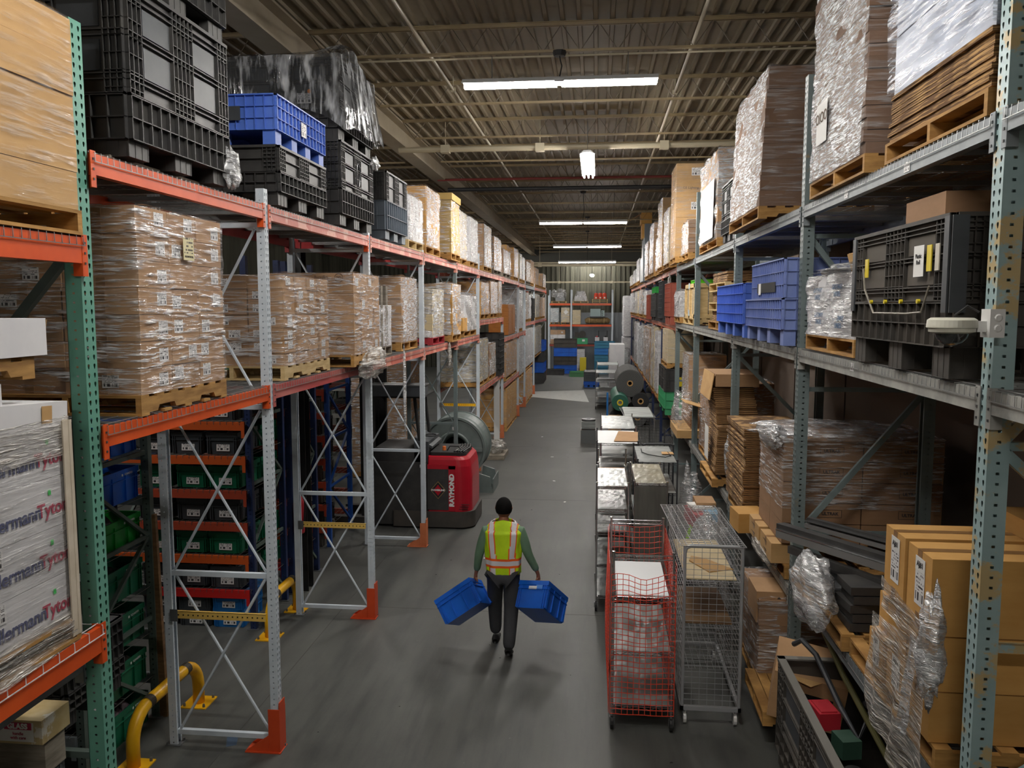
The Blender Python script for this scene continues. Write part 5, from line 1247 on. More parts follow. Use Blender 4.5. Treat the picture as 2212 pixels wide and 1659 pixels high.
thing('cardboard_sheet', 'cardboard sheet lying on the white topped cart', 'cardboard', (.30, 13.65, 1.70), (0, 0, -.05), me=MB().prism([(0, 0), (.40, .02), (.40, 1.05), (.05, 1.1)], 'z', 0, .006).mesh('cardboard_sheet', K_BRN))
cart('wire cart in the left column with greyish liner behind the white topped one', .08, .76, 15.15, 17.0, 1.72, (.2, .7, 1.2, 1.68), [LINER, LINER, LINER, LINER])
cart('wide grey lined cart in the right column with a black strap on it', .60, 1.22, 12.0, 13.45, 1.70, (.2, .7, 1.2, 1.66), [LINER], pm=STEELD)
thing('black_strap', 'black strap lying in a loop on the grey lined cart', 'strap', (.72, 12.35, 1.685), me=MB().tube([(.0, .7, 0), (.0, .4, 0), (.08, .2, 0), (.25, .05, 0), (.33, .0, 0), (.42, .12, 0), (.40, .45, 0)], .008, 6).mesh('strap', BLK))
thing('brown_tag', 'small tan card on the grey lined cart', 'card', (1.02, 12.6, 1.685), me=MB().box(0, .18, 0, .2, 0, .004).mesh('card', K_TAN))
def cage(label, x0, x1, y0, y1, h, m, top=True, shelves=(), cb=None, sides='fblr', gap=.055, half=None):
    t = thing('wire_cage_cart', label, 'cart', (x0, y0, 0)); W, L = x1 - x0, y1 - y0
    for x in (.018, W - .018):
        part('end_frame', MB().tube([(x, .018, .17), (x, .018, h)], .016, 8).tube([(x, L - .018, .17), (x, L - .018, h)], .016, 8), m, t)
        for y in (.04, L - .04):
            b = MB(); caster(b, x + (.03 if x < W / 2 else -.03), y + (.02 if y < L / 2 else -.02), .06); part('caster', b, [STEEL, WHT], t)
    part('top_tube', MB().tube([(.018, .018, h - .06), (.03, .018, h - .02), (.07, .018, h), (W - .07, .018, h), (W - .03, .018, h - .02), (W - .018, .018, h - .06)], .017, 8), m, t)
    part('base_frame', MB().box(0, W, 0, .035, .15, .19).box(0, W, L - .035, L, .15, .19).box(0, .03, 0, L, .15, .19).box(W - .03, W, 0, L, .15, .19), m, t)
    def mesh_panel(nm, f, A, B, rows, cols, r=.0026):
        b = MB()
        for i in range(rows + 1): b.tube([f(0, i / rows), f(1, i / rows)], r, 4, False)
        for j in range(cols + 1): b.tube([f(j / cols, 0), f(j / cols, 1)], r, 4, False)
        return part(nm, b, m if not isinstance(m, list) else m[0], t)
    hh = h - .20
    mesh_panel('front_mesh', lambda u, v: (.03 + (W - .06) * u, .01, .2 + hh * v), 0, 0, int(hh / gap), int(W / .075))
    mesh_panel('rear_mesh', lambda u, v: (.03 + (W - .06) * u, L - .01, .2 + hh * v), 0, 0, int(hh / gap), int(W / .075))
    mesh_panel('side_mesh', lambda u, v: (.005, .03 + (L - .06) * u, .2 + hh * v), 0, 0, int(hh / .06), int(L / .16))
    mesh_panel('side_mesh', lambda u, v: (W - .005, .03 + (L - .06) * u, .2 + hh * v), 0, 0, int(hh / .06), int(L / .16))
    if top: mesh_panel('top_mesh', lambda u, v: (-.02 - .07 * v + (W + .03) * u, .0 + (L + .05) * v, h + .006), 0, 0, int(L / .06), int(W / .055), .0042)
    for z in shelves: mesh_panel('shelf_mesh', lambda u, v: (.02 + (W - .04) * u, .03 + (L - .06) * v, z), 0, 0, int(L / .08), int(W / .06))
    return t
GALV = mat('galvanised cage wire', 'a8aaad', rough=.4, metal=.4)
cage('tall galvanised wire cage cart beside the red netted cart', .82, 1.385, 7.52, 9.05, 1.74, GALV, shelves=(.55, .95, 1.38))
thing('cardboard_sheet', 'large cardboard lying on the upper shelf of the wire cage cart', 'cardboard', (.86, 7.62, 1.395), me=MB().box(0, .47, 0, 1.3, 0, .012).mesh('cardboard_sheet', K_CRM))
thing('cardboard_sheet', 'torn folded cardboard on top of the large one in the wire cage cart', 'cardboard', (.98, 7.78, 1.41), (0, .03, .1), me=MB().prism([(0, .35), (.12, .0), (.38, .10), (.18, .42), (.05, .50)], 'z', 0, .012).mesh('cardboard_sheet', K_TAN))
thing('plywood_sheet', 'worn plywood on the middle shelf of the wire cage cart', 'plywood', (.86, 7.62, .965), me=MB().box(0, .44, 0, 1.0, 0, .016).mesh('plywood', mat('worn plywood', '86694a', col2='6b5238', nscale=4, rough=.8)))
cage('open wire cage cart behind the grey lined cart', .82, 1.40, 14.6, 16.6, 1.50, STEELD, top=False, shelves=(.5,))
t = cage('wire cage cart with a white lined lid, farthest of the right column', .62, 1.24, 17.2, 18.8, 1.62, STEEL, top=True, shelves=(.9,))
part('lid_liner', MB().box(-.02, .58, 0, 1.6, 1.63, 1.65), LINERW, t)
def netcart():
    x0, x1, y0, y1, h = .155, .745, 7.38, 8.66, 1.70; W, L = x1 - x0, y1 - y0
    t = cart('wire cart wrapped in red plastic netting, nearest on the aisle floor', x0, x1, y0, y1, h, (.22, .75, 1.28), [LINER, LINER, None], pm=CHROME)
    for y in (.02, L - .02):
        b = MB().tube([(.02, y, h - .02), (W - .02, y, h - .02)], .005, 6).tube([(.02, y, h - .06), (W - .02, y, h - .06)], .005, 6)
        n = 12; b.tube([(.02 + (W - .04) * k / n, y, h - .02 - (k % 2) * .04) for k in range(n + 1)], .003, 4, False); part('top_truss', b, CHROME, t)
    NET = mat('red netting', 'd8452c', rough=.5)
    def net(nm, f, nu, nv, sag, r=.0036):
        b = MB()
        for i in range(nv + 1):
            b.tube([f(j / nu, i / nv) for j in range(nu + 1)], r, 4, False)
        for j in range(nu + 1):
            b.tube([f(j / nu, i / nv) for i in range(nv + 1)], r, 4, False)
        part(nm, b, NET, t)
    def fz(u, v, top): return .16 + (top - .16) * v - (.02 * math.sin(PI * u) + .015 * noise.noise(Vector((u * 5, v * 3, 1)))) * (1 if v > .5 else .3)
    net('front_netting', lambda u, v: (W * u, -.012 - .012 * math.sin(PI * u) * noise.noise(Vector((u * 3, v * 6, 0))), fz(u, v, 1.50 + .02 * math.sin(u * 9))), 11, 26, 0)
    net('rear_netting', lambda u, v: (W * u, L + .012, fz(u, v, 1.62)), 11, 24, 0)
    net('side_netting', lambda u, v: (-.014 - .03 * math.sin(PI * v) * math.sin(PI * u), L * u, fz(u, v, 1.6)), 16, 24, 0, .0026)
    net('side_netting', lambda u, v: (W + .004, L * u, fz(u, v, 1.6)), 16, 24, 0, .0022)
    part('white_panel', MB().box(.05, W - .06, .03, L - .25, 1.285, 1.30), WHTM, t)
    return t
netcart()
t = cart('far chrome cart before the white tables on the right', -.05, .95, 31.3, 32.9, 1.45, (.3, .7, 1.05, 1.4), [LINER, LINER, WHTM], pm=CHROME)
cart('far chrome cart with a pale shelf beyond the rolls', .0, .9, 33.4, 35.0, 1.6, (.3, .9, 1.56), [LINERW], pm=CHROME)
carton('white table block among the far carts', .55, 1.2, 35.6, 37.2, 0, 2.3, K_WHT, tape=None, name='cabinet', cat='cabinet')
# carpet rolls
def roll(label, x, y0, y1, z, r, m, cm=K_TAN):
    t = thing('carpet_roll', label, 'roll', (x, y0, z)); L = y1 - y0
    b = MB().lathe([(.10, 0), (r * .97, 0), (r, .02), (r, L), (.1, L)], 36, 'y')
    part('rolled_sheet', b, m, t); part('core', MB().lathe([(.06, -.01), (.10, -.01), (.10, .05), (.06, .05), (.06, -.01)], 20, 'y'), cm, t)
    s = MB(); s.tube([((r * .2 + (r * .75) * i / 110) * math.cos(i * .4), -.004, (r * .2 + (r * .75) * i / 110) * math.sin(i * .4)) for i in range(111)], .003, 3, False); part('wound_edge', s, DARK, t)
    return t
CAR = mat('grey felt', '5c5d5c', rough=.95); CAR2 = mat('dark felt', '3a3b3c', rough=.95)
roll('huge grey felt roll lying on the other rolls', 1.10, 27.0, 29.6, 1.42, .46, CAR); roll('dark felt roll at the lower right under the huge one', 1.45, 26.9, 29.4, .84, .28, CAR2); roll('bottom left roll hidden under the green one', .72, 26.9, 29.0, .30, .30, CAR2); roll('bottom right roll under the dark one', 1.36, 26.9, 29.0, .30, .30, CAR); roll('green roll in clear film at the lower left under the huge one', .76, 26.2, 29.0, .87, .27, mat('green sheet roll', '2f6d5b', rough=.5), YELX)
t = [o for o in SC.objects if o.get('label', '').startswith('green roll in clear')][0]; crumple('', (0, 1.3, 0), (.29, 1.25, .29), FILMT, seed=41, amp=.06, parent=t, name='film_wrapping')
thing('blue_post', 'blue steel post standing left of the rolls', 'post', (.33, 26.6, 0), me=MB().box(0, .06, 0, .06, 0, 1.15).mesh('blue_post', BLUL))
carton('brown carton under the green roll on the floor', .38, .8, 25.9, 26.4, 0, .45, K_BRN)
t = thing('wire_reel_stand', 'stack of grey pans and film beside the carts on the left', 'pan stack', (-.22, 23.4, 0), (0, 0, 0))
part('lower_pan', MB().box(-.22, .22, 0, .6, .0, .38), mat('smoky plastic', '6b6f70', rough=.3), t); part('upper_pan', MB().box(-.2, .2, .05, .55, .42, .62), LINER, t); part('round_top', MB().lathe([(.06, .62), (.2, .62), (.2, .68), (.06, .68)], 20, c=(0, .3, 0)), STEEL, t)
crumple('clear film bundle on the floor behind the carts', (1.46, 12.6, .9), (.16, .3, .5), FILMM, seed=44, amp=.4)
t = carton('red carton with white sheets among the junk behind the carts', 1.36, 1.58, 11.1, 11.7, .9, 1.12, REDX, (0, 0, .15), None, name='red_box', cat='box')
thing('paper_stack', 'white paper stack on the red carton', 'paper', (1.36, 11.3, 1.13), (0, .0, .15), me=MB().box(0, .3, 0, .4, 0, .03).mesh('paper', PAPER))
carton('small open brown carton behind the carts by the gray rack', 1.42, 1.7, 11.5, 11.95, .95, 1.2, K_BRN, tape=None); carton('light blue carton beside the small brown one', 1.5, 1.68, 11.1, 11.45, 1.0, 1.15, mat('sky blue carton', '7fb4d6'), tape=None)
crumple('grey plastic bags heaped behind the wire cage cart', (1.42, 10.2, .75), (.22, .7, .5), FILMW, seed=46, amp=.4)
thing('lime_tag', 'lime green tag hanging in the heap behind the carts', 'tag', (1.2, 10.9, .8), (0, .2, 0), me=MB().prism([(0, 0), (.05, .02), (.06, .22), (.02, .25)], 'y', 0, .01).mesh('tag', mat('lime', 'a4e62a')))
thing('rubber_wheel', 'black rubber wheel in the heap behind the carts', 'wheel', (1.2, 11.1, .31), me=MB().lathe([(.1, -.05), (.26, -.06), (.30, 0), (.26, .06), (.1, .05)], 24, 'y').mesh('tyre', BLK))
# ------------------------------------------------------------------ right rack row (aisle side faces -x)
XR, DR = 1.85, 1.22
RY = [4.08, 7.75, 11.4, 15.9, 19.55]
zlv = (.2, 1.2, 2.2, 3.3, 4.6)
frame('pale blue worn upright with rust patches at the right edge', XR, RY[0], -1, 5.9, P_BLU, DR, ps=1.38, style='N', hole='sq', levels=(.5, 1.5, 2.3, 3.3, 4.6))
frame('grey upright with square holes rising above the right top level', XR, RY[1], -1, 6.02, P_GRY, DR, ps=1.38, style='N', hole='sq', levels=(.5, 1.85, 3.2, 4.6))
frame('grey upright, third on the right side', XR, RY[2], -1, 5.0, P_GRY, DR, ps=1.38, style='N', hole='sq', levels=zlv)
frame('grey upright standing up between the wrapped loads, fourth on the right side', XR, RY[3], -1, 6.1, P_GRY, DR, ps=1.38, style='Z', hole='sq', levels=zlv)
frame('grey upright, fifth on the right side where the orange beams begin', XR, RY[4], -1, 5.0, P_GRY, DR, ps=1.38, style='N', hole='sq', levels=zlv)
RFY = [23.9, 27.4, 32.1, 35.9, 40.0, 45.0]
for i, y in enumerate(RFY):
    frame('navy upright, %s of the navy ones along the right row' % ORD[i], XR, y, -1, 4.9 if i else 4.95, P_NVY, DR, style='Z', levels=zlv)
frame('upright out of view on the right beside the camera', XR, .42, -1, 5.9, P_BLU, DR, style='N', levels=zlv)
G_, D_, N_ = (RAIL_G, 'grey green'), (RAIL_D, 'dusty light grey'), (mat('orange far beam', 'b9583a', col2='c77a5e', nscale=2, rough=.5), 'orange')
rail_row(-1, XR, [.42] + RY, 4.86, [G_], 'top', depth=DR, hgt=.10); rail_row(-1, XR, [.42] + RY, 3.57, [D_], 'middle', depth=DR, hgt=.11)
rail_row(-1, XR, [.42] + RY[:2], 1.44, [(RAIL_G, 'grey')], 'lower', depth=DR, hgt=.11); rail_row(-1, XR, RY[1:], 1.30, [(RAIL_D, 'dusty grey')], 'lower', depth=DR, hgt=.11, cnt=2)
rail_row(-1, XR, [.42] + RY[:1], .34, [(RAIL_G, 'grey')], 'lowest', depth=DR, hgt=.10)
rail_row(-1, XR, [19.55] + RFY, 4.86, [N_], 'top', depth=DR, cnt=5); rail_row(-1, XR, [19.55] + RFY, 3.5, [N_], 'middle', depth=DR, cnt=5); rail_row(-1, XR, [19.55] + RFY, 1.25, [N_], 'lower', depth=DR, cnt=5)
RT = 4.875
# top level
flatstack('thick layer of flattened brown cartons under the pale wrapped load, top right', 1.86, 2.95, 4.22, 5.58, RT + .14, RT + .42, FLUTE, .028)
pallet('yellow pallet under the flattened cartons at the top right', 1.84, 2.98, 4.2, 5.6, RT, 'x', PINE)
t = thing('wrapped_bale', 'pale blue white bale in shiny wrap on flattened cartons, top right corner', 'wrapped load', (1.84, 4.18, RT + .425)); BW = mat('pale blue white sacks', 'c3cbda', col2='9aa5ba', nscale=1.5, stretch=(1, 1, 3), rough=.5)
for k in range(4):
    part('sack_layer', MB().grid(14, 10, lambda u, v: (.03 + .0 * u, .04 + 1.34 * u, k * .36 + .35 * v)).grid(10, 10, lambda u, v: (.03 + 1.04 * u, .04, k * .36 + .35 * v)).box(.035, 1.05, .05, 1.37, k * .36, k * .36 + .35), BW, t)
obj('stretch_film', wrap_mesh(1.1, 1.4, 1.45, film('blue white stretch film', .62, 'dfe5f2', rot=.7, rough=.25, scale=8), .02, off=.014, seed=77, res=.05), t)
sticker(t, .30, .5, PAPER, (.44, -.03, .45), ON_MY); 
load('very tall brown carton stack in glittering wrap beside the bale, top right', 1.80, 2.95, 5.9, 7.3, RT, 6.95, 24, 1, 1, K_MOC, side=-1, fm=FILMS, stick=0, amp=.02, pal='x', det=True, tape=None, jit=.012)
t = [o for o in SC.objects if o.get('label', '').startswith('very tall brown carton stack')][0]; sticker(t, .3, .32, PAPER, (-.03, 1.0, .42), ON_MX); text('OIOO', .12, INKS, t, (-.034, 1.0, .46), ON_MX)
load('leaning brown carton stack with torn shiny wrap past the second upright, top right', 1.66, 2.82, 8.85, 10.7, RT, 6.42, [1, 1, 1, 1, 1, 1.2, 1.2, 1.4], 1, 1, K_MOC, side=-1, fm=FILMS, stick=0, amp=.03, det=True, pal='x', lean=(.07, 0), tape=None)
bulk('black bulk container behind the leaning stack on the right top level', 1.86, 2.8, 11.5, 12.6, RT + .02, 5.72, BLKP, dens=.1)
load('brown load with a white sheet and loose wrap beside the black container', 1.8, 2.9, 12.8, 14.9, RT, 6.35, 4, 2, 1, K_BRN, side=-1, fm=FILMW, stick=0, amp=.05, pm=PINE, det=True)
part('white_sheet', MB().grid(6, 6, lambda u, v: (.0 + .01 * v, 1.5 * u, .9 * v)), WHTM, thing('white_sheet', 'white sheet hanging down the side of the brown load', 'sheet', (1.76, 13.0, RT + .15)))
t = load('tall stack of lighting cartons with printed emblem rising near the ceiling, right side', 1.62, 2.4, 17.6, 18.8, RT, 6.93, [1.5, 1, 1, 1.4, 1], 1, 1, K_TAN, side=-1, fm=FILMT, stick=0, amp=.02, det=True, pm=PINE)
for zz in (.35, 1.05, 1.75): sticker(t, .22, .16, LBL[0], (.42, -.004, zz), ON_MY)
text('GE Lighting', .07, INKS, t, (.3, -.004, 1.42), ON_MY)
load('brown flattened carton bundle in billowing film below the lighting cartons', 1.74, 2.8, 16.2, 17.4, RT, 5.62, 9, 1, 1, K_DRK, side=-1, fm=FILMS, stick=0, amp=.05, det=True, pm=PINE, tape=None)
for (y0, y1, z1, n, m, fm, x0, lb) in (
    (19.8, 21.4, 6.3, 4, K_CRM, FILMS, 1.68, 'cream stack in bright film above the first orange beam, right side'),
    (21.6, 23.2, 6.75, 5, K_TAN, FILMS, 1.66, 'tall tan stack in bright film, second above the orange beams'),
    (23.5, 25.0, 5.95, 6, K_DRK, FILMW, 1.74, 'brown bundle half wrapped, third above the orange beams'),
    (25.4, 27.4, 6.5, 6, K_BRN, FILMS, 1.70, 'brown and silver stack, fourth above the orange beams'),
    (28.0, 30.0, 6.15, 7, K_DRK, FILMS, 1.70, 'dark brown carton column in film behind the ceiling high box'),
    (34.0, 36.0, 5.9, 3, K_WHT, FILMS, 1.7, 'white wrapped bundle past the grey ducts, right side'),
    (37.0, 39.5, 5.6, 3, K_WHT, FILMS, 1.7, 'lower white bundle farther along the right row'),
    (40.5, 44.0, 5.5, 3, K_CRM, FILMW, 1.72, 'last pale bundle on top of the right row')):
    load(lb, x0, 2.9, y0, y1, RT, z1, n, 1, 1, m, side=-1, fm=fm, stick=.2, amp=.05, det=False)
for i in (0, 1):
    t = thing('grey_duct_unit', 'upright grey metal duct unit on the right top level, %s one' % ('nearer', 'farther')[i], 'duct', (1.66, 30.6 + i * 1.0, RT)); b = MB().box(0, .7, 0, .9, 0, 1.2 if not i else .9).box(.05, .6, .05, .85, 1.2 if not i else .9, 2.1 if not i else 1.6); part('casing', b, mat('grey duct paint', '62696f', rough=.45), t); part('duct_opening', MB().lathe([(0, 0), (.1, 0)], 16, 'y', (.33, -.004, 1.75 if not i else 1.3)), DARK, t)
t = carton('open honey brown carton with a flap sticking out near the ceiling, right side', 1.58, 1.98, 30.8, 31.8, 7.0, 7.4, K_ORG, tape=None); part('open_flap', MB().bar((0, .15, .36), (-.40, .15, .12), .01, .3, (0, 1, 0)), K_TAN, t)
carton('second honey carton under the open one near the ceiling, right side', 1.62, 2.0, 30.9, 31.7, 6.98 - .5, 6.99, K_ORG)
# middle level
RM = 3.585
t = bulk('dusty black bulk container holding cartons on the right middle level', 1.80, 2.92, 4.38, 5.92, RM + .01, 4.44, BLKD, dens=.13, base=.20, low=.34, open_top=True, stk=mat('dusty door panel', '4c463e', rough=.8))
part('yellow_latch', MB().box(-.036, -.03, .20, .26, .56, .70).box(-.036, -.03, 1.22, 1.28, .56, .68), YELX, t); part('cream_latch', MB().box(-.036, -.03, .10, .15, .56, .70), mat('cream latch', 'c9c3b4'), t)
sticker(t, .14, .17, PAPER, (-.04, .36, .62), ON_MX, 'handwritten_note'); text('Plastic\nRoll', .034, INK, t, (-.042, .36, .63), ON_MX)
for k in range(4): part('wheel_clip', MB().lathe([(0, -.008), (.013, -.008), (.013, .008), (0, .008)], 10, 'x', (-.036, .35 + k * .26, .40)), YELX, t)
for yy in (-.01, 1.49): part('corner_guard', MB().box(-.036, -.026, yy, yy + .06, .34, .83), DKGP, t)
part('corner_guard', MB().box(-.03, .05, -.04, -.03, .34, .83), DKGP, t)
part('rope', MB().tube([(-.04, .2, .48), (-.045, .28, .34), (-.045, .5, .33), (-.045, 1.05, .33), (-.04, 1.25, .48), (-.04, 1.3, .62)], .006, 5), mat('grey rope', '8a8478'), t)
carton('brown open carton standing inside the dusty black container', 1.95, 2.5, 4.9, 5.5, 4.05, 4.62, K_DRK, tape=None); carton('tilted brown carton behind the white wrapped sacks', 2.1, 2.6, 6.0, 6.5, 3.95, 4.38, K_TAN, (.0, -.3, .2)); carton('white carton with a blue emblem behind the black container', 2.1, 2.5, 5.98, 6.3, 3.9, 4.28, K_WHT, tape=None)
t = load('white printed sacks in crumpled wrap on a pallet, right middle level', 1.84, 2.75, 6.1, 7.42, RM + .01, 4.22, 5, 1, 2, K_WHT, side=-1, fm=FILMW, stick=0, amp=.04, det=True, tape=None)
for a, z in ((.3, .12), (.85, .14), (.35, .36), (.9, .34)): text('GATEWAY\nLINERS', .055, mat('blue print', '4c6a8c'), t, (-.028, a, z), ON_MX)
crumple('thick roll of gathered film on top of the white sacks', (2.2, 6.5, 4.26), (.4, .5, .07), FILMW, seed=51, amp=.5)
t = crate('lower pale blue ribbed pallet crate beside the second upright, right middle level', 1.74, 2.8, 7.88, 9.72, RM + .01, 4.04, BLUF, nu=18, nv=3, feet=.15)
t = crate('upper pale blue crate stacked on the lower one, right middle level', 1.76, 2.8, 7.92, 9.5, 4.045, 4.42, BLUF, nu=16, nv=3, feet=.0)
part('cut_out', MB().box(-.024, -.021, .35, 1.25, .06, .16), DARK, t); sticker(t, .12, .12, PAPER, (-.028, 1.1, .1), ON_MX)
crate('brighter blue ribbed pallet crate past the pale pair, right middle level', 1.72, 2.8, 9.82, 11.9, RM + .01, 4.24, BLUP, nu=16, nv=4, feet=.16)
for k in range(3):
    pallet('pale wooden pallet in the stack past the blue crates, %s from below' % ORD[k], 1.85, 2.9, 12.2, 13.9, RM + .01 + k * .3, 'x', PINEP if k else PINE, True)
    flatstack('flattened cartons layered between pallets past the blue crates, %s layer' % ORD[k], 1.9, 2.8, 12.3, 13.8, RM + .15 + k * .3, RM + .30 + k * .3, FLUTE, .03)
pallet('pallet under the wooden crate, right middle level', 1.85, 2.9, 16.1, 17.9, RM + .01, 'x', PINEP)
t = thing('wooden_crate', 'pale wooden crate with blue paper labels, right middle level', 'crate', (1.86, 16.1, RM + .142)); b = MB(); c2 = MB()
part('frame', MB().box(0, 1, 0, 1.7, .60, .68).box(0, 1, 0, 1.7, 0, .08).box(0, .05, 0, .1, 0, .68).box(0, .05, 1.6, 1.7, 0, .68).box(0, .05, .75, .95, 0, .68).box(.95, 1, 0, .1, 0, .68), PINEP, t)
for i in range(7): part('plank', MB().box(.03, .05, .1 + i * .215, .30 + i * .215, .08, .60), PINEG if i % 2 else PINEP, t)
for i in range(4): part('plank', MB().box(.06 + i * .23, .27 + i * .23, .02, .04, .08, .60), PINEP, t)
sticker(t, .22, .12, mat('pale blue paper', 'a9bcc9'), (-.003, .85, .64), ON_MX); sticker(t, .22, .12, mat('pale blue paper', 'a9bcc9'), (-.003, .85, .1), ON_MX)
crate('lime green tray on top of the wooden crate', 1.95, 2.6, 16.4, 17.3, RM + .83, RM + .90, GRNL, nu=6, nv=1)
load('white bagged goods on a pallet before the red crate, right middle level', 1.8, 2.7, 18.2, 19.4, RM + .01, 4.3, 3, 1, 1, K_WHT, side=-1, fm=FILMW, stick=0, amp=.06, det=True)
crate('brick red ribbed crate, tall one on the right middle level', 1.74, 2.7, 19.8, 21.3, 3.515, 4.52, REDP, nu=9, nv=7, feet=.2)
bulk('tall dark grey lidded bin past the red crate', 1.76, 2.7, 22.4, 23.6, 3.515, 4.65, DKGP, doors=False, dens=.2, det=False)
bulk('black bin with a green tray past the grey bin', 1.76, 2.7, 25.0, 26.9, 3.515, 4.35, BLKP, doors=False, dens=.15, det=False); crate('bright green tray lying on the black bin, right row', 1.76, 2.6, 25.1, 26.6, 4.36, 4.55, GRNV, nu=8, nv=2)
crate('smaller brick red crate farther along the right row', 1.76, 2.7, 28.0, 29.4, 3.515, 4.35, REDP, nu=7, nv=6)
for (y0, y1, z0, z1, n, m, fm, lb) in (
    (29.8, 31.6, 3.51, 4.5, 3, K_WHT, FILMS, 'silver bag bundle past the smaller red crate'), (32.6, 35.4, 3.51, 4.6, 3, K_BRN, FILMW, 'brown wrapped column, right middle level far along'),
    (36.4, 39.4, 3.51, 4.6, 3, K_CRM, FILMS, 'cream wrapped column, right middle level farther along'), (40.6, 44.2, 3.51, 4.6, 3, K_WHT, FILMW, 'last white column on the right middle level'),
    (24.2, 25.4, 1.26, 3.2, 3, K_WHT, FILMS, 'tall silver wrapped roll stack on the right lower level'), (25.8, 27.2, 1.26, 3.3, 2, K_CRM, FILMS, 'second tall silver roll stack on the right lower level'),
    (27.8, 31.6, 1.26, 3.2, 5, K_BRN, FILMS, 'brown layered load behind the tall silver rolls'), (32.6, 35.4, 1.26, 3.1, 4, K_WHT, FILMW, 'far pale load on the right lower level'), (36.6, 39.6, 1.26, 3.2, 4, K_WHT, FILMS, 'farthest shiny load on the right lower level')):
    load(lb, 1.78, 2.8, y0, y1, z0, z1, n, 1, 1, m, side=-1, fm=fm, stick=.2, amp=.06, det=False)
# lower level, first bay
SL = 1.455
def aj(i, where, x0, x1, y0, y1, z0, z1, lab=True, rz=0):
    t = carton('honey coloured carton, %s' % where, x0, x1, y0, y1, z0, z1, K_ORG, (0, 0, rz), tape='x')
    if lab:
        w_ = min(.13, (y1 - y0) * .42); h = min(.2, (z1 - z0) * .5); sticker(t, w_, h, LBL[i % 3], (-.0005, (y1 - y0) * .45, (z1 - z0) * .5), ON_MX); text('AJ#1', w_ * .34, INK, t, (-.0028, (y1 - y0) * .45, (z1 - z0) * .5 + h * .66), ON_MX, bold=.001)
        part('label_head', MB().box(-.002, 0, (y1 - y0) * .45 - w_ / 2, (y1 - y0) * .45 + w_ / 2, (z1 - z0) * .5 + h * .46, (z1 - z0) * .5 + h * .86), PAPER, t)
    return t
pallet('pallet under the honey coloured labelled cartons at lower right', 1.84, 2.95, 4.4, 5.9, SL, 'x', PINE)
aj(0, 'front one of the two on top', 1.80, 2.46, 4.46, 4.80, 2.19, 2.62); aj(1, 'rear one of the two on top', 1.79, 2.46, 4.82, 5.14, 2.21, 2.63)
aj(2, 'right front one supporting the top pair', 1.82, 2.46, 4.46, 4.80, 1.88, 2.185, False); aj(2, 'rear one supporting the top pair', 1.82, 2.46, 4.82, 5.12, 1.88, 2.19, False)
aj(0, 'bottom front corner of the stack', 1.82, 2.46, 4.46, 4.80, 1.59, 1.875, False); aj(1, 'bottom layer behind the front corner', 1.82, 2.46, 4.82, 5.12, 1.59, 1.875)
aj(2, 'standing apart at the left end of the pallet', 1.81, 2.4, 5.16, 5.42, 1.59, 1.87); aj(1, 'in the middle behind the hanging film', 1.86, 2.4, 5.14, 5.40, 1.88, 2.12, False)
t = carton('large tan carton behind the pale blue upright with punched holes', 2.5, 2.98, 4.5, 5.3, 2.1, 2.72, K_ORG, tape=None)
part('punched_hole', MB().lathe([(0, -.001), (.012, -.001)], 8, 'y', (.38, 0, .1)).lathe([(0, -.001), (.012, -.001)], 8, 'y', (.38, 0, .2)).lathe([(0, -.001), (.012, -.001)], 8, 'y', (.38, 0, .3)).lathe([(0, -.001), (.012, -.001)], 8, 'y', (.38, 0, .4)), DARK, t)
t = load('tan wrapped cartons with curved blue print seen behind the pale blue upright', 2.5, 2.98, 4.42, 5.3, 1.46, 2.08, 2, 1, 1, K_TAN, side=-1, fm=FILMW, stick=0, amp=.02, pal=None, tape=None)
text('HyPacker', .09, mat('blue print', '4c6a8c'), t, (.16, -.03, .35), (PI / 2, -.9, 0))
load('wrapped white cartons under the blue printed ones behind the pale blue upright', 2.5, 2.98, 4.42, 5.3, .36, 1.30, 3, 1, 1, K_WHT, side=-1, fm=FILMW, stick=0, amp=.02, pal=None)
def drape(label, pts, m, nu=18, nv=14, wob=.035, seed=0):
    """hanging sheet through the 4 corner points a,b (top) c,d (bottom)"""
    a, b_, c, d = [Vector(p) for p in pts]; b = MB()
    def fn(u, v):
        p = (a.lerp(b_, u)).lerp(c.lerp(d, u), v); s = math.sin(u * 17 + seed) * .35 + noise.noise(Vector((u * 7 + seed, v * 2, 0)))
        return p + Vector((-wob * s * (.4 + v), wob * .3 * s, wob * .4 * noise.noise(Vector((u * 4, v * 4, seed)))))
    b.grid(nu, nv, fn); return thing('loose_film', label, 'plastic film', me=b.mesh('loose_film', m, True))
drape('torn dusty film hanging from the honey coloured cartons over the shelf edge', [(1.80, 4.50, 2.10), (1.80, 5.35, 2.0), (1.74, 4.30, 1.15), (1.76, 5.35, 1.42)], FILMD, seed=1)
drape('twisted rope of film hanging below the torn film at lower right', [(1.77, 4.52, 2.14), (1.77, 4.62, 2.14), (1.76, 4.60, 1.55), (1.76, 4.72, 1.55)], FILMW, 5, 12, seed=3)
crumple('bunched shiny film at the corner of the labelled cartons', (1.80, 4.42, 2.14), (.06, .09, .26), FILMW, seed=55, amp=.5)
drape('band of dusty film pulled across the labelled cartons below the top pair', [(1.785, 4.46, 2.24), (1.785, 5.16, 2.30), (1.785, 4.46, 2.02), (1.785, 5.16, 2.12)], FILMD, seed=6, wob=.015)
crumple('bag of shiny film hanging over the corner of the shelf beside the black bars', (1.71, 6.42, 1.74), (.13, .36, .26), FILMW, seed=57, amp=.3)
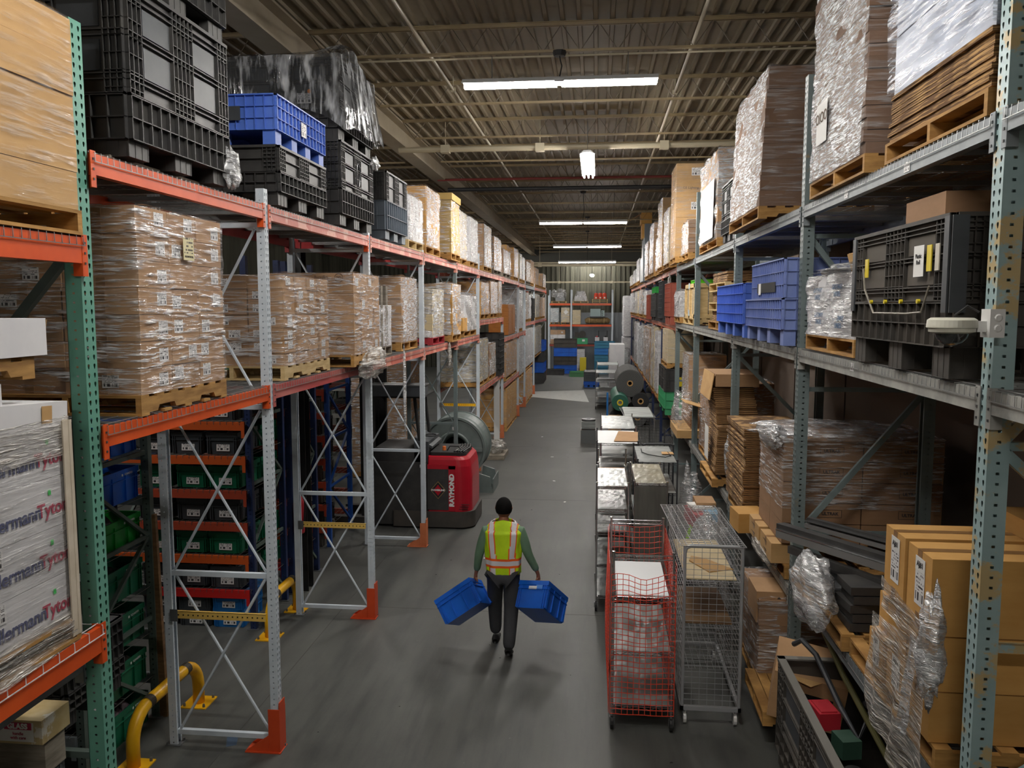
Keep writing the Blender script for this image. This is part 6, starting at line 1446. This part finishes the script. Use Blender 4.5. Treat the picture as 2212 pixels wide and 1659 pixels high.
for i, (a, c, s) in enumerate((((1.62, 7.2, 2.02), (2.6, 5.2, 2.14), .085), ((1.86, 7.2, 2.1), (2.7, 5.6, 2.2), .05), ((1.66, 7.0, 1.9), (2.5, 5.3, 1.96), .05), ((1.75, 6.9, 1.80), (2.5, 5.5, 1.80), .08), ((1.80, 6.9, 1.68), (2.5, 5.6, 1.68), .08))):
    t = thing('extrusion', '%s extrusion lying across the pallet at lower right, %s from the top' % (('black and silver', 'silver edged black', 'black', 'grey', 'dark grey')[i], ORD[i]), 'metal bar'); part('bar', MB().bar(a, c, s, s * 1.25), (BLKP, BLKP, BLKP, STEELD, STEELD)[i], t)
    if i < 2: part('silver_edge', MB().bar((a[0] - .03, a[1] - .04, a[2] + .01), (c[0] - .03, c[1] - .04, c[2] + .01), .05, s * .14), CHROME, t); part('grey_face', MB().bar((a[0] - .03, a[1] - .04, a[2] - .03), (c[0] - .03, c[1] - .04, c[2] - .03), .045, s * .7), mat('grey aluminium', '6d6c6b', rough=.45), t)
pallet('yellow pallet under the black brackets at lower right', 1.80, 2.85, 5.95, 7.5, SL, 'x', PINE)
for i in range(5): thing('bracket', 'stacked black plastic bracket at lower right, %s from the bottom' % ORD[i], 'bracket', (1.86 + .02 * (i % 2), 5.98, SL + .14 + i * .068), (0, 0, .05 * (i % 3)), me=cached('brk', lambda: MB().box(0, .5, 0, .30, 0, .06).box(.42, .5, -.06, 0, 0, .055).mesh('bracket', BLKP)))
for i in range(3): thing('grey_bracket', 'pale edged bracket beside the black ones, %s from the bottom' % ORD[i], 'bracket', (1.84, 6.34, SL + .14 + i * .07), me=cached('brg', lambda: MB().box(0, .3, 0, .22, 0, .02).box(0, .3, 0, .22, .04, .06).box(.1, .3, 0, .22, .02, .04).mesh('grey_bracket', STEEL)))
# under the shelf: open black container with tools, torn carton
t = bulk('open dusty black container of tools at the bottom right', 1.60, 2.85, 5.0, 6.92, .02, .96, BLKD, dens=.16, base=.2, low=.3, open_top=True, doors=True)
part('rim', MB().box(-.034, .03, -.03, 1.95, .938, .952).box(1.22, 1.28, -.03, 1.95, .938, .952).box(-.03, 1.28, -.034, .03, .938, .952).box(-.03, 1.28, 1.89, 1.954, .938, .952), mat('dusty grey rim', '686660', rough=.7), t)
thing('red_tool_case', 'red plastic tool case in the open black container', 'tool case', (1.78, 6.36, .62), (0, .0, .15), me=MB().box(0, .17, 0, .24, 0, .14).box(.02, .15, .02, .22, .14, .15).mesh('red_tool_case', REDX))
thing('green_box', 'dark green box in the open black container', 'box', (1.86, 6.02, .58), (0, 0, .2), me=MB().box(0, .15, 0, .18, 0, .14).mesh('green_box', mat('dark green box paint', '2d4a3c', rough=.5)))
t = thing('label_can', 'dark can with a printed label below the green box', 'can', (1.90, 5.86, .42), (0, 0, 0)); part('can_body', MB().lathe([(0, 0), (.07, 0), (.07, .18), (0, .18)], 16), BLK, t); sticker(t, .1, .12, LBL[1], (0, -.071, .09), ON_MY)
t = thing('long_handle_tool', 'long olive handled tool with a yellow grip leaning in the black container', 'tool'); part('handle', MB().tube([(1.95, 7.3, 1.28), (2.02, 6.6, .98), (2.14, 5.3, .62)], .024, 10), mat('olive paint', '5c5a32', rough=.5), t); part('grip', MB().tube([(1.90, 7.62, 1.34), (1.945, 7.28, 1.27)], .036, 12), YELX, t)
thing('cable_coil', 'grey cable coil at the bottom of the black container', 'cable', (2.0, 5.3, .50), me=MB().tube([(.22 * math.cos(a * .5) , .15 * math.sin(a * .5), .012 * (a % 5)) for a in range(75)], .012, 6).mesh('coil', STEELD))
thing('hose', 'grey hose looping in the black container', 'hose', me=MB().tube([(1.72, 7.0, 1.06), (1.76, 6.9, 1.14), (1.84, 6.75, 1.08), (1.95, 6.4, .8), (2.0, 6.1, .7), (2.15, 6.3, .85), (2.2, 6.6, .75)], .024, 8).mesh('hose', STEELD))
t = carton('torn brown carton with a white label leaning out under the right rack', 1.50, 2.1, 6.98, 7.62, .42, .86, K_BRN, (.10, .14, -.25), tape=None)
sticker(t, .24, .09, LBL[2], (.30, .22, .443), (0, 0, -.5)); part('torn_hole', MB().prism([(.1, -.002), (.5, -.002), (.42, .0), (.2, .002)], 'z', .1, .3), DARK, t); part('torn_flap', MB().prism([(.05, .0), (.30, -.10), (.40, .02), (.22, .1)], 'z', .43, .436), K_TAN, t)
pallet('small pallet stub under the torn brown carton', 1.52, 2.2, 7.2, 8.1, .2, 'x', PINE)
load('wrapped brown load on a floor pallet behind the wire cage cart', 1.62, 2.4, 8.0, 9.0, .16, 1.08, 3, 1, 1, K_DRK, side=-1, fm=FILMM, stick=0, amp=.04, det=True)
t = carton('brown carton with a black diamond mark on the wrapped floor load', 1.60, 2.05, 8.05, 8.5, .83, 1.15, K_BRN, (0, 0, 0), tape=None); part('diamond_mark', MB().prism([(.12, .15), (.22, .27), (.33, .15), (.22, .03)], 'y', -.004, -.002), BLK, t); part('diamond_centre', MB().prism([(.13, .155), (.19, .215), (.27, .205), (.32, .15), (.25, .09), (.18, .10)], 'y', -.006, -.004), PAPER, t)
# second bay lower level
def ultrak():
    t = thing('wrapped_pallet_load', 'wide wrapped brown cartons with a boxed brand print behind the second right upright', 'wrapped load', (1.81, 8.0, 1.66)); n = 5
    for i in range(n):
        for a in range(2):
            for c in range(2):
                o = obj('carton', carton_me(.74, .56, .2, K_DRK, None), t, (a * .745, c * .565, i * .205))
                if c == 0:
                    text('ULTRAK', .042, INK, o, (.45, -.002, .10), ON_MY, bold=.001); b = MB()
                    for q in ((.34, .56, .062, .065), (.34, .56, .137, .14), (.34, .343, .062, .14), (.557, .56, .062, .14)): b.box(q[0], q[1], -.0015, -.0005, q[2], q[3])
                    part('print_frame', b, INK, o)
    b = wrap_mesh(1.485, 1.13, 1.04, FILMM, .012, seed=63, res=.05, z0=.35); obj('stretch_film', b, t)
ultrak()
for i in range(2):
    t = carton('small brown carton jutting out below the wide wrapped stack, %s one' % ('near', 'far')[i], 1.72, 2.1, 8.02 + i * .62, 8.56 + i * .62, 1.45, 1.65, K_TAN, tape='x'); part('print_frame', MB().box(-.002, -.001, .2, .38, .06, .065).box(-.002, -.001, .2, .38, .15, .155), INK, t)
crumple('loose folds of film lying on top of the wide wrapped cartons', (2.4, 8.4, 2.72), (.7, .5, .07), FILMM, seed=66, amp=.5); crumple('sagging film corner over the aisle edge of the wide wrapped cartons', (1.80, 8.5, 2.66), (.1, .45, .1), FILMW, seed=67, amp=.45)
crumple('gathered film under the small jutting cartons', (1.78, 8.6, 1.42), (.08, .5, .09), FILMD, seed=68, amp=.35)
pallet('pallet under the wide wrapped stack', 1.84, 3.0, 7.95, 9.3, 1.315, 'x', PINE)
flatstack('tall stack of flattened tan cartons on the right lower level', 1.80, 2.60, 10.0, 11.3, 1.45, 2.48, FLUTE, .026, jit=.02)
pallet('pallet under the tall flattened tan cartons', 1.82, 2.6, 10.0, 11.25, 1.315, 'x', PINE)
carton('brown carton with bent flaps below the flattened stack', 1.66, 2.0, 9.5, 9.9, 1.33, 1.56, K_ORG, (0, 0, .1), tape=None)
flatstack('leaning bundles of folded cartons between the third and fourth right uprights', 1.74, 2.3, 12.0, 12.9, 1.5, 2.2, FLUTE, .03, lean=(.05, .1)); flatstack('upper leaning bundle of folded cartons past the third right upright', 1.80, 2.4, 12.3, 13.1, 2.21, 2.75, FLUTE, .03, lean=(-.06, .1))
t = carton('brown cardboard sheet bent over the folded bundles', 1.76, 2.4, 12.3, 13.4, 2.77, 2.96, K_BRN, tape=None); part('bent_side', MB().bar((-.02, .55, .19), (-.08, .55, -.20), .012, 1.1, (0, 1, 0)), K_TAN, t)
sticker(thing('white_sheet_label', 'white printed sheet on the folded bundles', 'paper', (1.70, 12.4, 1.9)), .4, .5, PAPER, (-.012, .2, 0), ON_MX)
load('wrapped dark bundle behind the folded cartons', 1.9, 2.9, 13.6, 15.2, 1.32, 2.7, 6, 1, 1, K_DRK, side=-1, fm=FILMM, stick=0, amp=.05, det=True); crumple('silver film bunched beside the folded cartons', (1.92, 11.72, 1.85), (.09, .18, .3), FILMW, seed=71, amp=.3)
pallet('pallet end under the folded bundles', 1.7, 2.7, 12.0, 13.4, 1.315, 'x', PINE)
thing('cardboard_sheet', 'large tilted cardboard sheet past the fourth right upright', 'cardboard', (1.62, 15.0, 2.2), (-.02, .28, 0), me=MB().box(0, .55, 0, .85, 0, .012).mesh('cardboard_sheet', K_TAN)); crumple('glassy film over books and boards past the fourth right upright', (1.84, 17.3, 1.75), (.22, .9, .42), FILMM, seed=73, amp=.35)
carton('long dusty cardboard tray hanging over the beam past the fourth right upright', 1.6, 2.3, 16.3, 17.8, 1.34, 1.5, K_TAN, tape=None); flatstack('brown boards under the glassy film', 1.9, 2.7, 16.6, 18.2, 1.5, 2.0, K_DRK, .05); load('tall brown film wrapped bundle behind the tilted cardboard', 2.0, 2.8, 18.0, 19.3, 1.32, 2.9, 5, 1, 1, K_BRN, side=-1, fm=FILMS, stick=0, amp=.03, det=True)
t = bulk('black and green container under the tan wrapped box on the right', 1.70, 2.6, 20.3, 22.2, 1.27, 2.42, BLKP, dens=.2, base=.2, basem=GRNJ, low=.42, det=False); part('yellow_tag', MB().box(.3, .5, -.04, -.035, .72, .95), YELX, t)
pallet('pallet on the black and green container', 1.72, 2.6, 20.3, 22.1, 2.43, 'x', PINE); load('tan wrapped box on the pallet over the green container', 1.74, 2.6, 20.3, 22.0, 2.565, 3.38, 1, 1, 1, K_CRM, side=-1, fm=FILMT, stick=0, amp=.01, pal=None)
t = SC.objects[-1] if False else None
carton('yellow carton under the brown layered load, right lower level', 1.76, 2.3, 22.6, 23.6, 1.27, 1.6, K_ORG)
crumple('frayed grey film hanging from the first orange beam on the right', (1.80, 20.9, 4.45), (.04, .07, .28), FILMD, seed=75, amp=.4)
crumple('rope of grey film hanging off the right lower beam past the fifth upright', (1.80, 19.3, 1.25), (.05, .1, .35), FILMD, seed=76, amp=.3)
# stickers on the beams
for i, (y, z) in enumerate(((6.1, 3.53), (5.2, 4.80), (6.4, 4.80), (9.3, 3.52), (10.4, 4.8), (13.0, 3.53), (13.6, 4.82))):
    sticker(thing('bar_code_sticker', 'bar code sticker on the right %s beam, %s from the camera' % ('middle' if z < 4 else 'top', ORD[i]), 'sticker', (XR - .010, y, z)), .09, .06, LBL[i % 3], (-.002, 0, 0), ON_MX)

# security camera on the near upright
t = thing('security_camera', 'white dome security camera on a square box fixed to the pale blue upright', 'security camera', (1.79, 3.98, 3.88))
part('junction_box', MB().box(-.01, .055, -.06, .03, -.055, .075), WHT, t)
part('cable_gland', MB().lathe([(0, -.066), (.013, -.066), (.02, -.06)], 14, 'y', (.025, 0, .035)).lathe([(0, -.066), (.013, -.066), (.02, -.06)], 14, 'y', (.025, 0, -.012)), WHT, t)
part('arm', MB().box(-.05, 0, -.03, .02, -.03, .02), WHT, t)
part('camera_body', MB().lathe([(0, .035), (.09, .035), (.105, .025), (.108, -.005), (.108, -.01), (.10, -.014), (.098, -.03), (.07, -.038), (0, -.038)], 36, 'z', (-.15, 0, .0)), mat('cream camera plastic', 'd5d4c6', rough=.35), t, smooth=False)
dm = NT('smoked dome'); g = dm.n('ShaderNodeBsdfGlossy', Roughness=.03); tr = dm.n('ShaderNodeBsdfTransparent'); tr.inputs[0].default_value = (.25, .25, .27, 1); mx = dm.n('ShaderNodeMixShader', Fac=.25); dm.l(tr.outputs[0], mx.inputs[1]); dm.l(g.outputs[0], mx.inputs[2]); dm.l(mx.outputs[0], dm.out.inputs[0])
part('dome', MB().lathe([(.072, -.036), (.068, -.055), (.052, -.078), (.028, -.092), (0, -.096)], 28, 'z', (-.15, 0, 0)), dm.m, t, smooth=True)
part('lens', MB().lathe([(0, -.08), (.02, -.08), (.03, -.05), (.03, -.036)], 16, 'z', (-.15, 0, 0)), BLK, t); part('cable', MB().tube([(-.02, .03, .06), (-.06, .06, .09), (-.12, .05, .045)], .006, 6), BLK, t)

# ------------------------------------------------------------------ end wall rack
BY = 50.0; ends = [(-2.95, 'left'), (-1.58, 'middle'), (.92, 'right')]
for x, nm in ends:
    t = thing('upright_frame', 'grey upright of the rack on the end wall, %s one' % nm, 'rack frame', (x, BY, 0)); part('post', MB().box(-.05, .05, 0, .08, 0, 4.95 if nm != 'left' else 4.6), P_WHT, t); part('post', MB().box(-.05, .05, 1.0, 1.08, 0, 4.95), P_WHT, t); part('cross_brace', MB().box(-.02, .02, .08, 1.0, 4.2, 4.25).box(-.02, .02, .08, 1.0, 2.0, 2.05), P_WHT, t)
for lvl, z, nm in ((0, 4.12, 'top'), (1, 2.83, 'middle'), (2, 1.62, 'lower')):
    for a, b2, side_ in ((-2.9, -1.63, 'left'), (-1.53, .87, 'right')):
        t = thing('rack_beam', 'orange beam of the end wall rack, %s level, %s bay' % (nm, side_), 'rack beam', (a, BY - .03, z)); part('beam_rail', MB().box(0, b2 - a, 0, .05, -.12, 0), RAIL_O if lvl < 2 else mat('dull red beam', '8a3a2a'), t)
        thing('wire_deck', 'deck of the end wall rack, %s level, %s bay' % (nm, side_), 'wire deck', (a, BY, z), me=MB().box(0, b2 - a, 0, 1.05, 0, .012).mesh('deck', STEELD))
def bp(label, x0, x1, z, m=PINEP): return pallet(label, x0, x1, BY + .02, BY + .9, z, 'y', m, False, h=.12)
bp('pallet under the machine in plastic, end wall top level', -2.8, -1.9, 4.135); bp('pallet under the shiny wrapped heap, end wall top level', -1.5, -.55, 4.135); bp('upper pallet under the red canisters', -.32, .62, 4.26); bp('lower pallet under the red canisters', -.32, .62, 4.135)
t = thing('machine', 'small grey machine with a bagged tube on the end wall top level', 'machine', (-2.45, BY + .1, 4.26)); part('machine_base', MB().box(-.1, .45, 0, .6, 0, .2).box(-.0, .4, .05, .5, .2, .5), STEEL, t); crumple('', (-.2, .3, .45), (.18, .2, .22), FILMM, parent=t, name='bagged_tube', seed=2); crumple('', (.2, .3, .35), (.34, .35, .36), FILMM, parent=t, name='plastic_cover', seed=3)
t = thing('wrapped_heap', 'white heap in shiny film on the end wall top level', 'wrapped load', (-1.02, BY + .45, 4.26)); b = MB(); b.grid(20, 8, lambda u, v: ((.44 - .22 * v + .03 * math.sin(u * 40)) * math.cos(2 * PI * u), .4 * math.sin(2 * PI * u) * (1 - .4 * v), .62 * v)); part('film_cover', b, FILMS, t); part('goods', MB().box(-.35, .35, -.3, .3, 0, .3).box(-.2, .2, -.2, .2, .3, .56), K_WHT, t)
for i in range(3): t = thing('canister', 'red canister on the pallets at the end wall, %s of three' % ('left', 'middle', 'right')[i], 'canister', (-.08 + i * .26, BY + .3, 4.385)); part('canister_body', MB().lathe([(0, 0), (.12, 0), (.12, .3), (.09, .36), (0, .37)], 14), mat('coral red', 'd8472e'), t); part('cap', MB().lathe([(0, .37), (.05, .37), (.05, .43), (0, .43)], 8), STEEL, t); sticker(t, .1, .08, PAPER, (0, -.124, .08), ON_MY)
bp('left pallet on the end wall middle level', -2.85, -2.3, 2.845, PINE); bp('second pallet on the end wall middle level', -2.2, -1.65, 2.845, PINE)
t = load('pale blue wrapped block on the end wall middle level', -2.85, -2.33, BY + .02, BY + .8, 2.97, 3.84, 1, 1, 1, mat('pale blue carton', 'a9bdc4'), fm=FILMW, pal=None, stick=0); t = load('brown wrapped load with a tilted paper on the end wall middle level', -2.2, -1.68, BY + .02, BY + .8, 2.97, 3.86, 3, 1, 1, K_CRM, fm=FILMM, pal=None, stick=0)
part('tilted_paper', MB().obox(Matrix.Translation((.3, -.04, .62)) @ Matrix.Rotation(.8, 4, 'Y'), .22, .004, .22), PAPER, t)
load('cream cartons beside the middle upright of the end wall rack', -1.5, -1.0, BY + .02, BY + .8, 2.85, 3.72, 3, 1, 1, K_CRM, fm=FILMT, pal=None, stick=.5)
t = thing('burlap_bale', 'long brown burlap bale on the end wall middle level', 'bale', (.02, BY + .4, 3.06)); part('bale_body', MB().tube([(-.75, 0, -.05), (-.6, 0, .0), (0, 0, .0), (.6, 0, 0), (.75, 0, -.05)], [.14, .2, .2, .2, .14], 12), mat('burlap', '8d7550', col2='6f5b3c', nscale=9, rough=.9), t); part('strap', MB().lathe([(.205, -.02), (.205, .02)], 12, 'x', (-.5, 0, 0)).lathe([(.205, -.02), (.205, .02)], 12, 'x', (.4, 0, 0)), PINEP, t)
t = thing('control_cabinet', 'pale grey green cabinet lying on the burlap bale', 'cabinet', (-.42, BY + .1, 3.33)); part('cabinet_body', MB().box(0, .62, 0, .6, 0, .46), mat('pale grey green paint', '93a8a8', rough=.4), t); part('side_unit', MB().box(.66, .86, .05, .5, 0, .36), mat('pale grey green paint', '93a8a8'), t); part('socket', MB().box(.70, .75, .04, .05, .05, .1).box(.70, .75, .04, .05, .15, .2).box(.70, .75, .04, .05, .25, .3), BLK, t); part('skid', MB().box(-.04, .9, 0, .5, -.06, 0), STEELD, t)
load('brown cartons and white packs on the end wall lower level', -2.85, -1.95, BY + .02, BY + .9, 1.64, 2.5, 3, 2, 1, (K_BRN, K_WHT), fm=FILMT, pal=None, stick=.4)
t = thing('green_machine_box', 'jade green box with dark machinery on it, end wall lower level', 'box', (-1.42, BY, 1.64)); part('green_body', MB().box(0, .86, 0, .6, 0, .36), GRNJ, t); part('machinery', MB().box(.05, .3, .1, .5, .36, .72).lathe([(0, 0), (.22, 0), (.22, .3), (0, .3)], 14, 'y', (.52, .1, .58)), BLKD, t); sticker(t, .16, .12, PAPER, (.6, -.004, .22), ON_MY)
for i in range(2): t = thing('scale_machine', 'white and black bench machine above the teal bins, %s one' % ('left', 'right')[i], 'machine', (-.12 + i * .52, BY, 1.64)); part('machine_body', MB().box(0, .26, 0, .3, 0, .42), K_WHT, t); part('arm', MB().box(.2, .24, .1, .14, .4, .82), BLK, t); part('knob', MB().lathe([(0, .42), (.07, .42), (.05, .5), (0, .5)], 10, c=(.12, .1, 0)), REDX if not i else BLK, t)
for i in range(4):
    m, nm = ((BLUT, 'blue'), (BLKD, 'dark grey'), (BLUT, 'blue'), (BLKD, 'dark grey'))[i]
    crate('%s bulk bin of the stack left of the end wall, %s from the floor' % (nm, ORD[i]), -2.5, -1.2, 47.8, 48.9, .0 + i * .51, .50 + i * .51, m, nu=6, nv=2)
crate('low black pallet with junk left of the end wall', -2.9, -1.9, 46.6, 47.6, 0, .3, BLKP, nu=6, nv=1)
for i in range(5): crate('teal bulk bin at the right end of the end wall, %s from the floor' % ORD[i], -.12, 1.02, 47.6, 48.7, .0 + i * .38, .37 + i * .38, (TEAL, BLUL)[i % 2 if i > 2 else 0], nu=5, nv=2)
crate('green slatted pallet on the floor before the end wall', -1.5, -.5, 45.6, 46.6, 0, .26, mat('pale green pallet', '5f9a6c'), nu=6, nv=1); carton('yellow carton standing before the end wall', -1.0, -.62, 48.2, 48.7, .0, .92, YELX); load('stack of white folded cartons before the end wall', -1.2, -.72, 49.0, 49.7, .0, 1.35, 12, 1, 1, K_WHT, pal=None, fm=FILMT, stick=0, tape=None)
bulk('small dark container on blue feet near the far carts', -.6, .1, 39.8, 41.2, 0, .75, DKGP, basem=BLUT, doors=False, dens=.2, det=False)
t = thing('bagged_machine', 'large pale machine under clear plastic near the end wall on the right', 'machine', (.62, 40.5, 0)); part('machine_body', MB().box(0, .95, 0, 1.2, 0, 1.45).prism([(0, 1.45), (.95, 1.45), (.8, 1.8), (.2, 1.8)], 'y', 0, 1.2), mat('pale grey cabinet', 'a6b3b6', rough=.4), t); obj('plastic_cover', wrap_mesh(.95, 1.2, 1.85, FILMW, .05, off=.05, seed=91, res=.12), t)
for i in range(6):
    t = thing('white_column', 'tall pale wrapped column at the far right before the end wall, %s' % ORD[i], 'wrapped load', (1.45 + .03 * (i % 2), 45.8 + i * .0 + (i // 2) * 1.4, (i % 2) * 2.3)) if i < 4 else None
    if t: obj('stretch_film', wrap_mesh(.5, .9, 2.2, FILMS, .05, off=.03, seed=95 + i, res=.15), t); part('goods', MB().box(0, .5, 0, .9, 0, 2.2), K_WHT, t)
